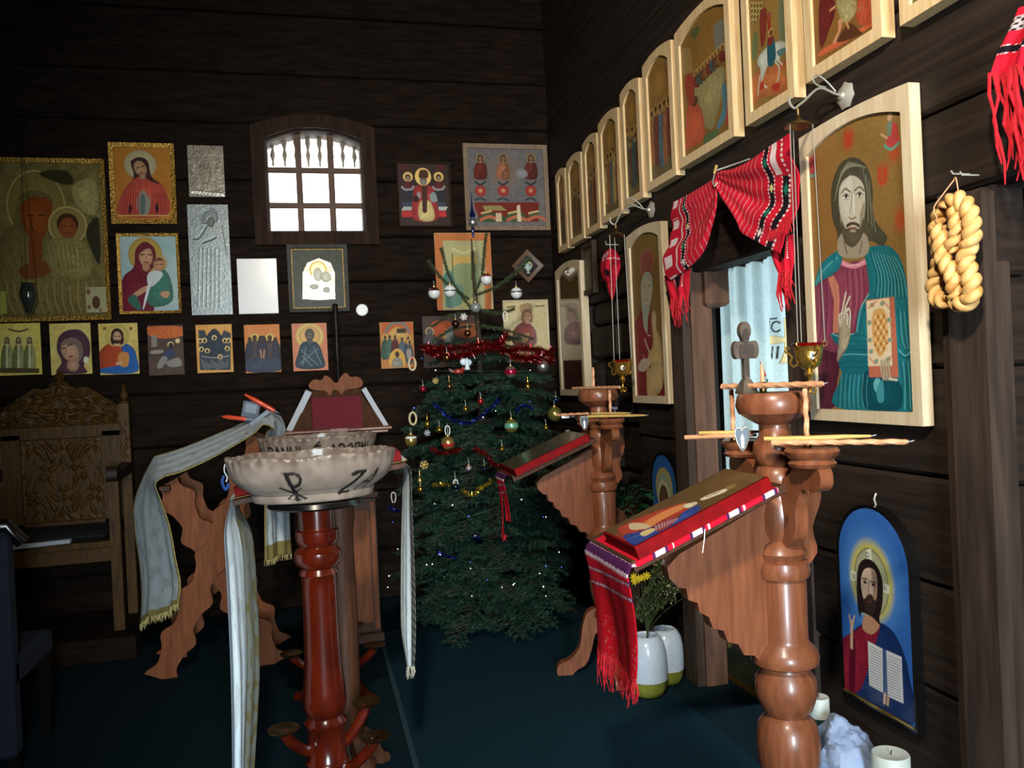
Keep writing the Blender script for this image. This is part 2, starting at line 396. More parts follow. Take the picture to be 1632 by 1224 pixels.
# ================================================================ the room
XL, YR, ZC = -2.75, -2.6, 4.3
fl = MB().box(XL-.2, WX+1.8, YR-.2, D+.2, -.1, 0).build('floor', 'carpet'); fl['kind'] = 'structure'
ce = MB().box(XL-.2, WX+1.8, YR-.2, D+.2, ZC, ZC+.1).build('ceiling', 'dark'); ce['kind'] = 'structure'
for i in range(9):
    x = XL+.3+i*.52; MB().box(x-.24, x+.24, YR, D, ZC-.05, ZC-.002, ch=.006).build('plank', 'log', ce)
def plank(wall, box, m):
    o = MB().box(*box, ch=.011).build('plank', m, wall); return o
def cut(a, b, holes):
    out = [(a, b)]
    for h0, h1 in holes:
        nx = []
        for s0, s1 in out:
            if h1 <= s0 or h0 >= s1: nx.append((s0, s1)); continue
            if h0 > s0: nx.append((s0, h0))
            if h1 < s1: nx.append((h1, s1))
        out = nx
    return out
# back wall with its small window
wx0, wz0 = bw(428, 371, D); wx1, _ = bw(583, 371, D); _, wzc = bw(500, 205, D); _, wzs = bw(425, 222, D)
wb = MB().box(XL-.2, wx0-.02, D+.12, D+.2, 0, ZC).box(wx1+.02, WX+1.8, D+.12, D+.2, 0, ZC).box(wx0-.02, wx1+.02, D+.12, D+.2, 0, wz0-.02).box(wx0-.02, wx1+.02, D+.12, D+.2, wzc+.02, ZC).build('wall_back', 'dark'); wb['kind'] = 'structure'
zs = [0, .34, .74, 1.12, 1.46, 1.80, 2.165, wz0-.03, wzc+.03, 3.55, 3.95, ZC]
for a, b in zip(zs, zs[1:]):
    holes = [(wx0-.03, wx1+.03)] if a >= wz0-.05 and b <= wzc+.05 else []
    segs = cut(XL, WX+.1, holes)
    if b-a > .5: zz = [a, (a+b)/2+rnd.uniform(-.03, .03), b]
    else: zz = [a, b]
    for p, q in zip(zz, zz[1:]):
        for s0, s1 in segs:
            e = rnd.uniform(0, .012); plank(wb, (s0, s1, D+e, D+.13, p+.004, q-.004), 'log')
# right wall: the icon screen of squared logs
wr = MB().box(WX+.10, WX+.16, 3.55, D+.2, 0, ZC).box(WX+.10, WX+.16, 1.75, 2.68, 0, ZC).box(WX+.10, WX+.16, YR-.2, .75, 0, ZC).box(WX+.10, WX+.16, 2.68, 3.55, 1.95, ZC).box(WX+.10, WX+.16, .75, 1.75, 1.89, ZC).build('wall_right', 'dark'); wr['kind'] = 'structure'
zs = [0, .19, .497, .806, 1.118, 1.43, 1.66, 1.90, 2.14, 2.48, 2.86, 3.22, 3.6, 3.95, ZC]
for a, b in zip(zs, zs[1:]):
    holes = []
    if b <= 1.95: holes = [(2.68, 3.55), (.75, 1.75), (4.16, 4.92)]
    for s0, s1 in cut(YR, D, holes):
        e = rnd.uniform(0, .01); plank(wr, (WX+e, WX+.13, s0, s1, a+.0035, b-.0035), 'logY')
# a stretch of rough, gapped log ends between the second and the third icon
for k, z in enumerate([0, .3, .62, .9, 1.17, 1.36, 1.56, 1.76]):
    z2 = [.3, .62, .9, 1.17, 1.36, 1.56, 1.76, 1.9][k]
    y = 4.17
    while y < 4.9:
        y2 = min(4.915, y+rnd.uniform(.22, .42)); y2 = 4.915 if 4.915-y2 < .12 else y2
        g = rnd.uniform(.008, .022); dx = rnd.uniform(.0, .05)
        MB().box(WX+dx, WX+.12, y+g*.4, y2-g*.4, z+g*.3, z2-g, ch=.016).build('block', 'logY', wr); y = y2
# jamb posts, corbel and lintel of the two doorways
MB().box(WX-.01, WX+.095, 3.46, 3.56, 0, 1.93, ch=.006).build('post', 'post', wr)
MB().box(WX-.05, WX-.013, 3.47, 3.60, 0, 1.90, ch=.006).build('post', 'postd', wr)
MB().box(WX+.05, WX+.17, 3.43, 3.60, 1.745, 1.945, ch=.014).build('corbel', 'post', wr)
MB().box(WX-.01, WX+.12, 2.60, 2.69, 0, 1.94, ch=.006).build('post', 'postd', wr)
xa, xb, zb = onY(1590, 450, 1.735).x, onY(1613, 520, 1.745).x, onY(1602, 412, 1.745).z
MB().box(WX-.045, xa, 1.735, 1.86, 0, 1.885, ch=.012).build('post', 'postd', wr)
MB().box(xa, xb, 1.745, 1.86, 0, zb, ch=.010).build('post', 'postd', wr)
MB().box(WX-.03, WX+.06, 1.862, 1.90, 0, 1.90, ch=.006).build('post', 'postd', wr)
recalc(MB().prism([(2.68, 1.93), (2.78, 1.99), (2.95, 2.03), (3.2, 2.04), (3.4, 2.0), (3.47, 1.93), (3.47, 2.06), (2.68, 2.06)], WX+.01, WX+.10, Matrix(((0, 1, 0, 0), (1, 0, 0, 0), (0, 0, 1, 0), (0, 0, 0, 1)))).build('lintel', 'logY', wr))
# left wall, rear wall with the entrance doorway, altar room shell
wl = MB().box(XL-.2, XL, YR-.2, D+.2, 0, ZC).build('wall_left', 'dark'); wl['kind'] = 'structure'
for a, b in zip(zs, zs[1:]): plank(wl, (XL-.001, XL+rnd.uniform(.02, .03), YR, D, a+.004, b-.004), 'logY')
wk = MB().box(XL-.2, -.2, YR-.2, YR, 0, ZC).box(.7, WX+1.8, YR-.2, YR, 0, ZC).box(-.2, .7, YR-.2, YR, 2.4, ZC).build('wall_rear', 'dark'); wk['kind'] = 'structure'
we = MB().box(WX+1.7, WX+1.8, YR-.2, D+.2, 0, ZC).build('wall_altar', 'dark'); we['kind'] = 'structure'
wp = MB().box(XL-.2, -.24, -.62, -.5, 0, ZC).box(1.5, WX+.05, -.62, -.5, 0, ZC).box(-.24, 1.5, -.62, -.5, 2.35, ZC).build('light_blocking_partition', 'dark'); wp['kind'] = 'structure'  # added unseen partition with posts, keeps doorway light off the room's left side
for x0, x1, za, zb in ((-.24-.12, -.24, 0, 2.47), (1.5, 1.62, 0, 2.47), (-.24, 1.5, 2.35, 2.47)): MB().box(x0, x1, -.64, -.48, za, zb, ch=.008).build('post', 'postd', wp)
# the window
wn = struct('window_1'); cx = (wx0+wx1)/2; hw = (wx1-wx0)/2; rise = wzc-wzs
T0 = Matrix.Translation((cx, 0, wz0)); hh = wzc-wz0
def wout(d, n=14): return [(-hw-d, -d), (hw+d, -d)]+[(hw+d-2*(hw+d)*i/n, hh+d-rise*((hw-2*hw*i/n)/hw)**2) for i in range(n+1)]
recalc(MB().ring(wout(.085), wout(0), D-.035, D+.02, T0).build('window_frame', mat('window_casing', (62, 42, 31), .75, col2=(40, 27, 20), scale=6, stretch=(5, 5, .6), bump=.25, spec=.15), wn))
recalc(MB().ring(wout(.022), wout(-.012), D+.02, D+.2, T0).build('window_reveal', 'postd', wn))
mun = mat('window_bars', (110, 78, 56), .6, col2=(88, 60, 44), scale=7)
bars = [(x, z) for x in (0,) for z in (0,)]
for fx in (-.33, .34): MB().box(fx*hw-.021, fx*hw+.021, D+.06, D+.095, 0, hh, T0, ch=.005).build('muntin', mun, wn)
for fz in (.285, .63): MB().box(-hw-.01, hw+.01, D+.065, D+.09, fz*hh*.99-.019, fz*hh*.99+.019, T0, ch=.005).build('muntin', mun, wn)
xs = [-hw, -.33*hw, .34*hw, hw]; zq = [0, .282*hh, .624*hh, hh]
for i in range(3):
    for k in range(3):
        MB().box(xs[i]+.012, xs[i+1]-.012, D+.076, D+.080, zq[k]+.01, zq[k+1]-.01, T0).build('pane', 'glass', wn)
for i in range(8):
    x = -hw+.045+i*(2*hw-.09)/7
    MB().lathe([(.004, .69*hh), (.008, .70*hh), (.008, .74*hh), (.02, .80*hh), (.009, .86*hh), (.022, .92*hh), (.012, 1.0*hh)], 8, (x, D+.165, 0), T=T0).build('grille_bar', 'wire', wn)
sill = MB().box(-hw-.02, hw+.02, D-.01, D+.2, -.02, .012, T0, ch=.004).build('window_sill', 'postd', wn)
# carpets on the floor
rn = MB().box(.30, 1.52, -1.5, 4.9, .0, .011, ch=.003).build('carpet_runner', 'runner'); tag(rn, 'petrol blue carpet runner along the icon screen in front of the tree', 'carpet')
MB().box(.30, .322, -1.5, 4.9, .0105, .0125).build('bound_edge', mat('runner_binding', (28, 58, 68), .9, col2=(20, 48, 58), scale=120), rn)

# ================================================================ pictures on the back wall
GOLD = (198, 158, 76); SKIN = (196, 150, 112); HAIR = (62, 38, 26)
def back_panel(name, label, px0, px1, py0, py1, t=.02, group=None, tilt=0., cat='icon'):
    pm, qm = (px0+px1)/2, (py0+py1)/2
    x0, _ = bw(px0, qm, D-t); x1, _ = bw(px1, qm, D-t); _, z1 = bw(pm, py0, D-t); _, z0 = bw(pm, py1, D-t)
    return Panel(name, label, cat, ((x0+x1)/2, D-.001, z0), 0, x1-x0, z1-z0, tilt, group)
PB = .0024
def simple(name, label, box, fn, gain=1.4, t=.018, frame=None, mt='paint', pitch=PB, relief=0., board='postd', group=None, cat='icon'):
    P = back_panel(name, label, *box, t=t, group=group, cat=cat); gain *= .85 if cat == 'plaque' else 1.12
    if frame:
        fw, fm, ft = frame
        P.board(t*.5, board, ins=.004); P.frame(fw, ft, fm, dy=.006); P.picture(-P.w+fw*.9, P.w-fw*.9, fw*.9, P.h-fw*.9, -t*.5-.001, pitch, fn, mt, gain, relief=relief)
        if name == 'silver_mother_and_child_icon': MB().ring(*[[(-P.w+q, q), (P.w-q, q), (P.w-q, P.h-q), (-P.w+q, P.h-q)] for q in (.0275, .0315)], -t*.5-.006, -t*.5+.002).build('gilt_fillet', 'goldf', P.root)
    else:
        P.board(t, board); P.picture(-P.w+.001, P.w-.001, .001, P.h-.001, -t-.0012, pitch, fn, mt, gain, relief=relief)
    return P
zA = (0, 210, 4.08); zB = (360, 180, 4.08); zC = (600, 210, 5.1); zD = (0, 450, 4.08); zE = (360, 450, 4.08); zF = (600, 400, 4.533)

def f(p):   # the large gilt mother and child
    p.z(*zA); p.bg((86, 76, 40), (128, 112, 62), 26); p.mottle(.25, 60)
    p.ell(235, 480, 190, 230, (128, 110, 56)); p.ring(235, 480, 185, 10, (160, 140, 80), 225)
    for a in range(20): p.line([(235+120*math.cos(a*.314), 480+150*math.sin(a*.314)), (235+180*math.cos(a*.314), 480+220*math.sin(a*.314))], 6, (104, 90, 46))
    p.poly([(120, 430), (230, 380), (340, 440), (330, 620), (430, 760), (620, 900), (690, 1180), (0, 1190), (0, 700), (80, 620)], (112, 98, 54), tex=.3)
    p.poly([(130, 480), (230, 420), (335, 460), (320, 600), (250, 720), (190, 690), (140, 580)], (122, 58, 20))
    p.ell(235, 570, 78, 140, (136, 70, 26)); p.line([(200, 560), (215, 640), (240, 650)], 8, (80, 36, 14)); p.line([(180, 540), (215, 545)], 9, (60, 30, 14)); p.line([(255, 545), (290, 540)], 9, (60, 30, 14)); p.line([(210, 680), (255, 680)], 8, (86, 30, 16))
    p.poly([(190, 690), (270, 690), (260, 860), (200, 870)], (118, 60, 26)); p.poly([(120, 900), (230, 840), (345, 870), (300, 930), (180, 960)], (110, 62, 30))
    p.ell(440, 610, 120, 120, (140, 122, 68)); p.ring(440, 610, 120, 12, (166, 146, 86)); p.ell(440, 600, 70, 70, (70, 40, 18)); p.ell(440, 625, 58, 68, (136, 72, 36)); p.line([(405, 615), (430, 615)], 7, (70, 36, 16)); p.line([(455, 615), (480, 615)], 7, (70, 36, 16)); p.line([(420, 655), (455, 655)], 7, (100, 40, 22))
    p.poly([(300, 720), (440, 690), (560, 730), (600, 900), (520, 960), (330, 900)], (138, 124, 72), tex=.3)
    for q in range(9): p.line([(300+q*30, 730), (330+q*28, 890)], 5, (100, 88, 48))
    for q in range(11): p.line([(40+q*52, 960+20*(q % 3)), (60+q*50, 1100), (100+q*48, 1180)], 6, (146, 130, 76))
    p.poly([(470, 350), (600, 300), (640, 420), (620, 540), (540, 520), (480, 440)], (150, 136, 84), tex=.3); p.poly([(250, 270), (420, 250), (480, 330), (400, 340)], (50, 42, 22)); p.poly([(560, 640), (640, 560), (650, 860), (590, 760)], (44, 40, 24))
    p.poly([(0, 1040), (36, 1035), (46, 1180), (0, 1190)], (156, 150, 70), False)
P = simple('gilt_mother_and_child_icon', 'large gilt framed icon of a dark faced mother and child above the carved throne', (-36, 172, 252, 512), f, 1.5, .03, (.028, 'goldf', .036), 'paintg')
q = P.tf(-.034); a = q(137, 458); b = q(171, 498)
c = MB().box(a[0], b[0], -.046, -.0435, b[1], a[1]).build('corner_card', 'paper'); tag(c, 'small cream printed card stuck in the corner of the large gilt icon', 'card'); c.matrix_world = P.Mx
cc = P.picture(a[0], b[0], b[1], a[1], -.0465, PB, lambda p: (p.z(*zA), p.bg((186, 180, 140), (168, 160, 116), 30), p.ell(625, 1110, 26, 42, (92, 60, 30)), p.ell(575, 1040, 14, 18, (120, 90, 50)), p.ell(580, 1140, 12, 14, (120, 90, 50)), p.ell(655, 1160, 10, 14, (140, 110, 60))), gain=1.2, name='printed_face')
cc.parent = c; 
def f(p):
    p.z(*zA); p.bg((196, 130, 44), (182, 112, 34), 30)
    p.ell(912, 215, 105, 95, (204, 186, 140)); p.poly([(850, 200), (900, 165), (960, 190), (985, 290), (1050, 350), (1000, 360), (940, 300), (890, 310), (860, 360), (820, 370), (870, 290)], (66, 34, 24))
    p.poly([(880, 300), (960, 300), (1060, 350), (1090, 540), (780, 540), (800, 390)], (206, 82, 62), tex=.15)
    p.poly([(850, 190), (900, 170), (950, 190), (985, 290), (1040, 340), (960, 310), (930, 260), (900, 230), (862, 210)], (60, 32, 24)); p.ell(912, 238, 40, 52, (196, 146, 104), tilt=.35); p.ell(928, 288, 20, 26, (184, 132, 96))
    p.line([(890, 235), (906, 232)], 7, (60, 30, 20)); p.line([(920, 228), (938, 222)], 7, (60, 30, 20)); p.line([(905, 272), (925, 266)], 7, (140, 50, 40))
    p.poly([(930, 380), (975, 430), (970, 520), (930, 545), (895, 510), (890, 430)], (150, 146, 130)); p.line([(890, 430), (930, 375), (975, 430)], 14, (188, 110, 84)); p.poly([(925, 400), (945, 440), (940, 530), (915, 530), (912, 440)], (96, 110, 100))
    for q in range(6): p.line([(820+q*16, 400), (800+q*20, 530)], 7, (160, 48, 42)); p.line([(1000+q*14, 400), (985+q*20, 530)], 7, (160, 48, 42))
    p.poly([(845, 470), (858, 500), (842, 535), (835, 510)], (50, 20, 20)); p.poly([(1020, 460), (1034, 500), (1022, 530), (1010, 500)], (50, 20, 20)); p.line([(770, 545), (1100, 545)], 6, (226, 190, 120))
simple('red_robed_saint_icon', 'gilt framed icon of a long haired saint in a red robe', (175, 280, 228, 357), f, 1.1, .024, (.028, 'goldf', .03))
def f(p):
    p.z(*zA); p.bg((150, 184, 186), (190, 206, 200), 12)
    p.ell(945, 800, 110, 115, (206, 168, 78)); p.ell(1035, 855, 52, 52, (214, 178, 96))
    p.poly([(880, 770), (940, 715), (1005, 760), (1010, 860), (960, 940), (1000, 1100), (980, 1180), (790, 1180), (795, 960), (870, 880)], (122, 26, 48), tex=.2)
    p.ell(948, 810, 46, 66, (214, 160, 122)); p.poly([(890, 770), (945, 735), (995, 775), (980, 760), (945, 765), (905, 800), (895, 860)], (110, 34, 44)); p.ell(950, 880, 26, 28, (196, 140, 104))
    p.line([(918, 800), (940, 798)], 8, (70, 36, 28)); p.line([(962, 798), (985, 800)], 8, (70, 36, 28)); p.line([(938, 848), (966, 848)], 8, (160, 60, 54)); p.line([(952, 805), (950, 832)], 6, (170, 110, 84))
    p.poly([(1010, 900), (1060, 890), (1110, 960), (1120, 1100), (1000, 1140), (950, 1080), (970, 960)], (70, 128, 110), tex=.2); p.poly([(960, 930), (1020, 900), (1060, 930), (1000, 1000), (965, 1000)], (214, 220, 214))
    p.ell(1035, 862, 38, 44, (206, 148, 108)); p.poly([(995, 850), (1035, 815), (1075, 850), (1060, 838), (1010, 842)], (110, 70, 40)); p.line([(1015, 862), (1028, 862)], 6, (70, 36, 28)); p.line([(1042, 862), (1056, 862)], 6, (70, 36, 28))
    p.poly([(860, 1060), (930, 1010), (985, 1000), (930, 1050), (870, 1080)], (206, 156, 118)); p.poly([(1050, 1040), (1100, 1040), (1090, 1080), (1050, 1070)], (206, 156, 118)); p.poly([(830, 1090), (880, 1060), (920, 1150), (880, 1150)], (60, 110, 96)); p.poly([(960, 1000), (985, 975), (940, 1140), (930, 1140)], (226, 232, 230))
simple('blue_ground_mother_and_child_icon', 'brass framed glossy icon of a mother in crimson holding a child on pale blue', (188, 287, 372, 500), f, 1.1, .024, (.018, 'goldf', .03), 'paintg')
simple('small_silver_plaque', 'small unframed worn silver plaque beside the red robed saint icon', (300, 357, 232, 314), lambda p: (p.z(*zA), p.bg((178, 168, 152), (132, 122, 108), 40), p.ell(1330, 260, 40, 80, (140, 128, 112), alpha=.5), p.line([(1240, 390), (1450, 410)], 22, (214, 206, 194)), p.mottle(.3, 120)), 1.1, .02, mt='relief', relief=.004, board='silverp', cat='plaque')
def f(p):
    p.z(*zA); p.bg((156, 164, 164), (138, 148, 150), 20); p.ell(1362, 560, 62, 66, (128, 136, 134)); p.ring(1362, 560, 58, 8, (176, 182, 178))
    p.poly([(1330, 600), (1440, 600), (1460, 720), (1440, 1150), (1280, 1150), (1290, 760)], (148, 156, 156)); p.ell(1368, 585, 24, 32, (104, 110, 106)); p.line([(1340, 620), (1290, 690), (1255, 695)], 12, (110, 118, 114)); p.line([(1400, 690), (1320, 720)], 12, (110, 118, 114))
    for q in range(6): p.line([(1300+q*26, 760), (1290+q*28, 1140)], 5, (180, 188, 188))
    p.line([(1450, 620), (1480, 800)], 8, (190, 196, 194)); p.mottle(.1, 90)
simple('tall_silver_saint_plaque', 'tall dull silver plaque embossed with a standing saint, left of the white paper', (302, 367, 326, 502), f, 1.05, .018, mt='relief', relief=.005, board='silverp', cat='plaque')
P = back_panel('white_paper_notice', 'plain white sheet of paper under the left corner of the window', 379, 442, 412, 500, .006, cat='paper')
P.board(.004, 'glossp')
def f(p):
    p.z(*zB); p.bg((30, 32, 28), (38, 40, 36), 30)
    p.poly([(500, 1210), (500, 1040), (530, 975), (603, 945), (680, 975), (708, 1040), (708, 1210)], (176, 176, 160), False)
    p.ell(600, 1020, 58, 62, (196, 176, 120)); p.ring(600, 1020, 52, 9, (120, 96, 50)); p.ring(525, 1015, 14, 6, (120, 104, 70)); p.ring(676, 1015, 14, 6, (120, 104, 70)); p.ring(690, 1090, 10, 5, (120, 104, 70))
    p.poly([(560, 1060), (600, 1010), (650, 1040), (690, 1120), (700, 1205), (510, 1205), (520, 1110)], (206, 206, 192), tex=.25)
    p.ell(598, 1050, 30, 46, (112, 112, 104)); p.ell(650, 1068, 28, 30, (112, 112, 104)); p.ring(650, 1066, 32, 7, (90, 86, 70)); p.ell(575, 1130, 30, 18, (96, 96, 90)); p.ell(655, 1150, 24, 20, (96, 96, 90))
    for q in range(10): p.line([(530+q*17, 1110+10*(q % 2)), (520+q*19, 1200)], 4, (90, 90, 80))
    p.line([(502, 1205), (708, 1205)], 8, (220, 220, 206))
simple('silver_mother_and_child_icon', 'silver arched icon on black in a wide dark wooden frame under the window', (459, 555, 390, 497), f, 1.3, .03, (.022, mat('dark_moulded_frame', (58, 54, 42), .5, col2=(42, 38, 30), scale=20, spec=.3), .042), 'relief', relief=.0)
x, z = bw(577, 494, D-.01)
t = MB().lathe([(.0395, 0), (.041, .003), (.041, .010), (.036, .016)], 32, T=Matrix.Translation((x, D, z)) @ Matrix.Rotation(R(90), 4, 'X')).build('round_disc', 'glossp'); tag(t, 'small round white disc on the wall right of the silver icon', 'disc')
def f(p):
    p.z(*zC); p.bg((44, 30, 26), (54, 36, 30), 30); p.poly([(200, 470), (560, 470), (565, 700), (200, 700)], (40, 36, 44), False)
    p.ell(225, 290, 50, 30, (74, 30, 28)); p.ell(520, 290, 50, 30, (74, 30, 28))
    p.poly([(205, 640), (560, 640), (570, 690), (205, 695)], (142, 34, 38), False); p.poly([(205, 570), (560, 570), (560, 610), (205, 610)], (52, 60, 72), False)
    for q in range(6): p.line([(210+q*16, 636), (226+q*16, 612)], 9, (186, 190, 184)); p.line([(490+q*14, 636), (502+q*14, 612)], 9, (186, 190, 184))
    for q in range(7): p.line([(215+q*16, 650), (222+q*16, 690)], 7, (196, 50, 50)); p.line([(480+q*13, 650), (486+q*13, 690)], 7, (196, 50, 50))
    p.poly([(320, 440), (440, 440), (480, 520), (500, 710), (300, 710), (300, 500)], (150, 44, 44), tex=.25)
    p.ell(378, 365, 66, 72, (238, 196, 116)); p.ell(380, 395, 30, 38, (136, 120, 106)); p.poly([(348, 375), (350, 320), (380, 308), (416, 322), (416, 375)], (66, 40, 22)); p.ell(382, 412, 26, 22, (120, 116, 110)); p.line([(362, 388), (374, 388)], 6, (40, 30, 26)); p.line([(388, 388), (400, 388)], 6, (40, 30, 26))
    p.poly([(352, 570), (440, 570), (470, 712), (350, 712)], (196, 176, 116), tex=.2); p.poly([(368, 440), (412, 440), (412, 650), (392, 664), (374, 650)], (62, 36, 26), False)
    p.ell(345, 515, 18, 30, (150, 130, 126)); p.poly([(430, 520), (470, 490), (496, 560), (450, 570)], (124, 134, 134)); p.ell(320, 545, 24, 28, (54, 20, 24))
    for x in (255, 505):
        p.ell(x, 366, 40, 40, (226, 186, 110)); p.ell(x, 372, 24, 28, (70, 46, 30)); p.ell(x, 380, 18, 20, (134, 112, 96)); p.body(x, 405, 36, 60, (84, 30, 30)); p.line([(x-46, 450), (x-20, 470), (x+30, 466), (x+46, 445)], 18, (132, 128, 128))
simple('three_figures_icon', 'dark icon of a mitred saint between two small figures, right of the window', (633, 719, 258, 362), f, 1.5, .022, (.012, mat('brown_frame', (46, 31, 23), .7, spec=.15), .028))
def f(p):
    p.z(*zC); p.bg((104, 102, 106), (124, 116, 112), 24); p.mottle(.2, 90)
    p.ell(1040, 330, 120, 150, (140, 116, 100), soft=.5, alpha=.5)
    for x, c in ((845, (120, 44, 34)), (1030, (176, 116, 84)), (1255, (116, 52, 44))):
        p.body(x, 240, 50, 140, c, tuple(v*.8 for v in c)); p.head(x, 215, 20, (56, 34, 26), (150, 110, 84), halo=(150, 132, 96)); p.ell(x, 480, 44, 46, (178, 62, 50)); p.ell(x, 478, 18, 18, (214, 150, 110)); p.line([(x-40, 410), (x, 430), (x+40, 405)], 16, (48, 60, 62)); p.line([(x-42, 555), (x, 540), (x+42, 560)], 14, (52, 60, 64)); p.ell(x-5, 615, 42, 44, (180, 66, 54))
    p.ell(1180, 340, 50, 40, (150, 150, 152)); p.poly([(790, 575), (1320, 575), (1320, 730), (840, 730)], (122, 40, 30), False)
    p.poly([(860, 600), (1010, 600), (1060, 640), (880, 640)], (156, 140, 84), False); p.poly([(840, 690), (930, 655), (1040, 690), (1040, 730), (840, 730)], (60, 84, 52)); p.poly([(1060, 680), (1140, 640), (1220, 690), (1200, 730), (1080, 730)], (62, 88, 54)); p.poly([(1240, 650), (1320, 640), (1320, 690), (1240, 690)], (74, 90, 56), False)
    for x0 in (850, 1070, 1235): p.line([(x0, 715), (x0+70, 690), (x0+140, 715)], 26, (196, 110, 76)); p.line([(x0+5, 662), (x0+80, 645)], 16, (214, 180, 130))
    p.poly([(970, 660), (1015, 660), (1020, 730), (970, 730)], (220, 190, 150), False); p.poly([(1140, 605), (1165, 590), (1180, 730), (1145, 730)], (226, 206, 170), False)
simple('flower_glass_icon', 'wide glass icon with three figures over red flowers in a pale wooden frame', (740, 874, 230, 367), f, 1.05, .024, (.03, mat('greyed_pine_frame', (146, 122, 96), .6, col2=(124, 100, 78), scale=8, stretch=(5, 5, 1)), .03))
def f(p):
    p.z(*zC); p.bg((206, 196, 150), (196, 184, 136), 30); p.poly([(470, 815), (935, 815), (935, 1560), (470, 1560)], (206, 122, 66), False); p.poly([(540, 885), (880, 885), (880, 1470), (540, 1470)], (186, 180, 132), False)
    p.poly([(600, 930), (820, 930), (820, 1420), (610, 1420)], (196, 186, 126), False); p.line([(620, 950), (710, 985), (800, 945)], 14, (222, 214, 168)); p.poly([(620, 1020), (800, 1020), (800, 1100), (630, 1110)], (214, 176, 96)); p.poly([(620, 1100), (810, 1090), (810, 1330), (620, 1340)], (150, 164, 120)); p.line([(615, 990), (622, 1200)], 10, (92, 98, 60)); p.line([(780, 990), (780, 1200)], 26, (92, 98, 70)); p.poly([(540, 1180), (600, 1130), (640, 1240), (560, 1300)], (84, 130, 116)); p.poly([(600, 1250), (700, 1260), (690, 1400), (560, 1420)], (110, 150, 132)); p.line([(480, 822), (930, 822)], 8, (226, 180, 130))
simple('orange_bordered_icon', 'upright icon with an orange border and pale green centre behind the tree top', (694, 784, 371, 494), f, 1.05, .02)
def f(p):
    p.z(*zF); p.bg((190, 172, 126), (206, 192, 150), 18); p.ell(1080, 470, 60, 90, (150, 120, 80), alpha=.4, soft=.4)
    p.body(1070, 520, 80, 160, (120, 66, 60)); p.poly([(1040, 390), (1110, 380), (1125, 440), (1050, 450)], (156, 128, 96)); p.head(1088, 470, 34, (128, 92, 66), (176, 134, 104)); p.poly([(1030, 560), (1120, 540), (1140, 640), (1000, 650)], (136, 66, 62), tex=.2); p.line([(945, 405), (1000, 400)], 10, (120, 92, 60)); p.line([(1150, 400), (1210, 395)], 10, (120, 92, 60)); p.poly([(1000, 640), (1100, 590), (1080, 660)], (170, 130, 90)); p.mottle(.08, 80)
simple('parchment_saint_icon', 'pale glossy icon of a crowned saint at the right end of the lower row', (803, 875, 478, 577), f, 1.25, .02, (.012, 'lime', .024), 'paintg')
# diamond
def diamond():
    x, z = bw(841, 424, D-.03); s = .166
    P = Panel('diamond_framed_basket_picture', 'small diamond hung wooden frame with a white chalice and dove', 'picture', (x, D-.002, z), 0, s, s)
    T = Matrix.Rotation(R(45), 4, 'Y'); h = s/2
    o = [(-h, -h), (h, -h), (h, h), (-h, h)]; i = [(a*.68, b*.68) for a, b in o]
    recalc(MB().ring(o, i, -.034, 0, T, dy=.008).build('frame', mat('walnut_frame', (112, 82, 62), .45, col2=(90, 64, 48), scale=12), P.root)); MB().box(-h*.7, h*.7, -.012, -.004, -h*.7, h*.7, T).build('backing', 'blackw', P.root)
    w = mat('pale_relief', (190, 210, 206), .4, col2=(160, 184, 180), scale=40)
    k = MB(); k.lathe([(.012, -.052), (.014, -.048), (.006, -.04), (.012, -.03), (.027, -.012), (.03, .0), (.026, .002)], 20, (.004, -.02, 0), sy=.5); k.build('basket', w, P.root)
    k = MB(); k.tube([(.004+.028*math.cos(a), -.021, .028*math.sin(a)*1.1) for a in np.linspace(0, math.pi, 14)], .004, 6); k.build('basket_handle', mat('pale_gold', (226, 206, 140), .4), P.root)
    k = MB(); k.ball((.0, -.02, .014), .02, 12, 8, (1, .4, .7)); k.prism([(-.004, .02), (.006, .02), (.002, .055)], -.024, -.016); k.build('dove', w, P.root)
diamond()
# the long lower row of small icons
LOW = 'small icons in the lower row on the back wall'
def f1(p):
    p.z(*zD); p.bg((206, 190, 96), (186, 168, 76), 20); p.mottle(.15, 60)
    for x in (45, 120, 192):
        p.body(x, 395, 36, 175, (104, 108, 62), (150, 146, 96)); p.head(x, 378, 16, (70, 60, 40), (160, 128, 90), (90, 80, 50), halo=(216, 200, 120)); p.line([(x, 410), (x, 560)], 9, (196, 190, 150))
    p.line([(60, 305), (120, 320), (180, 305)], 12, (90, 76, 40)); p.poly([(0, 555), (255, 560), (255, 590), (0, 590)], (70, 62, 34), False)
def f2(p):
    p.z(*zD); p.bg((214, 196, 116), (196, 174, 92), 20); p.mottle(.15, 60)
    p.poly([(380, 360), (430, 315), (520, 310), (580, 380), (582, 480), (545, 540), (560, 590), (370, 590), (400, 520), (370, 440)], (86, 52, 66), tex=.2); p.poly([(400, 400), (470, 360), (530, 400), (535, 470), (505, 520), (440, 500)], (140, 120, 104)); p.ell(455, 445, 56, 74, (196, 152, 126), tilt=.3)
    p.poly([(395, 420), (440, 370), (530, 400), (520, 500), (500, 420), (440, 400)], (120, 100, 86)); p.line([(405, 430), (425, 425)], 8, (50, 30, 26)); p.line([(440, 412), (470, 402)], 8, (50, 30, 26)); p.line([(452, 485), (470, 480)], 10, (120, 30, 36)); p.line([(430, 430), (425, 465)], 7, (150, 104, 84)); p.ell(475, 540, 40, 40, (186, 140, 116)); p.ell(560, 505, 18, 24, (230, 222, 190))
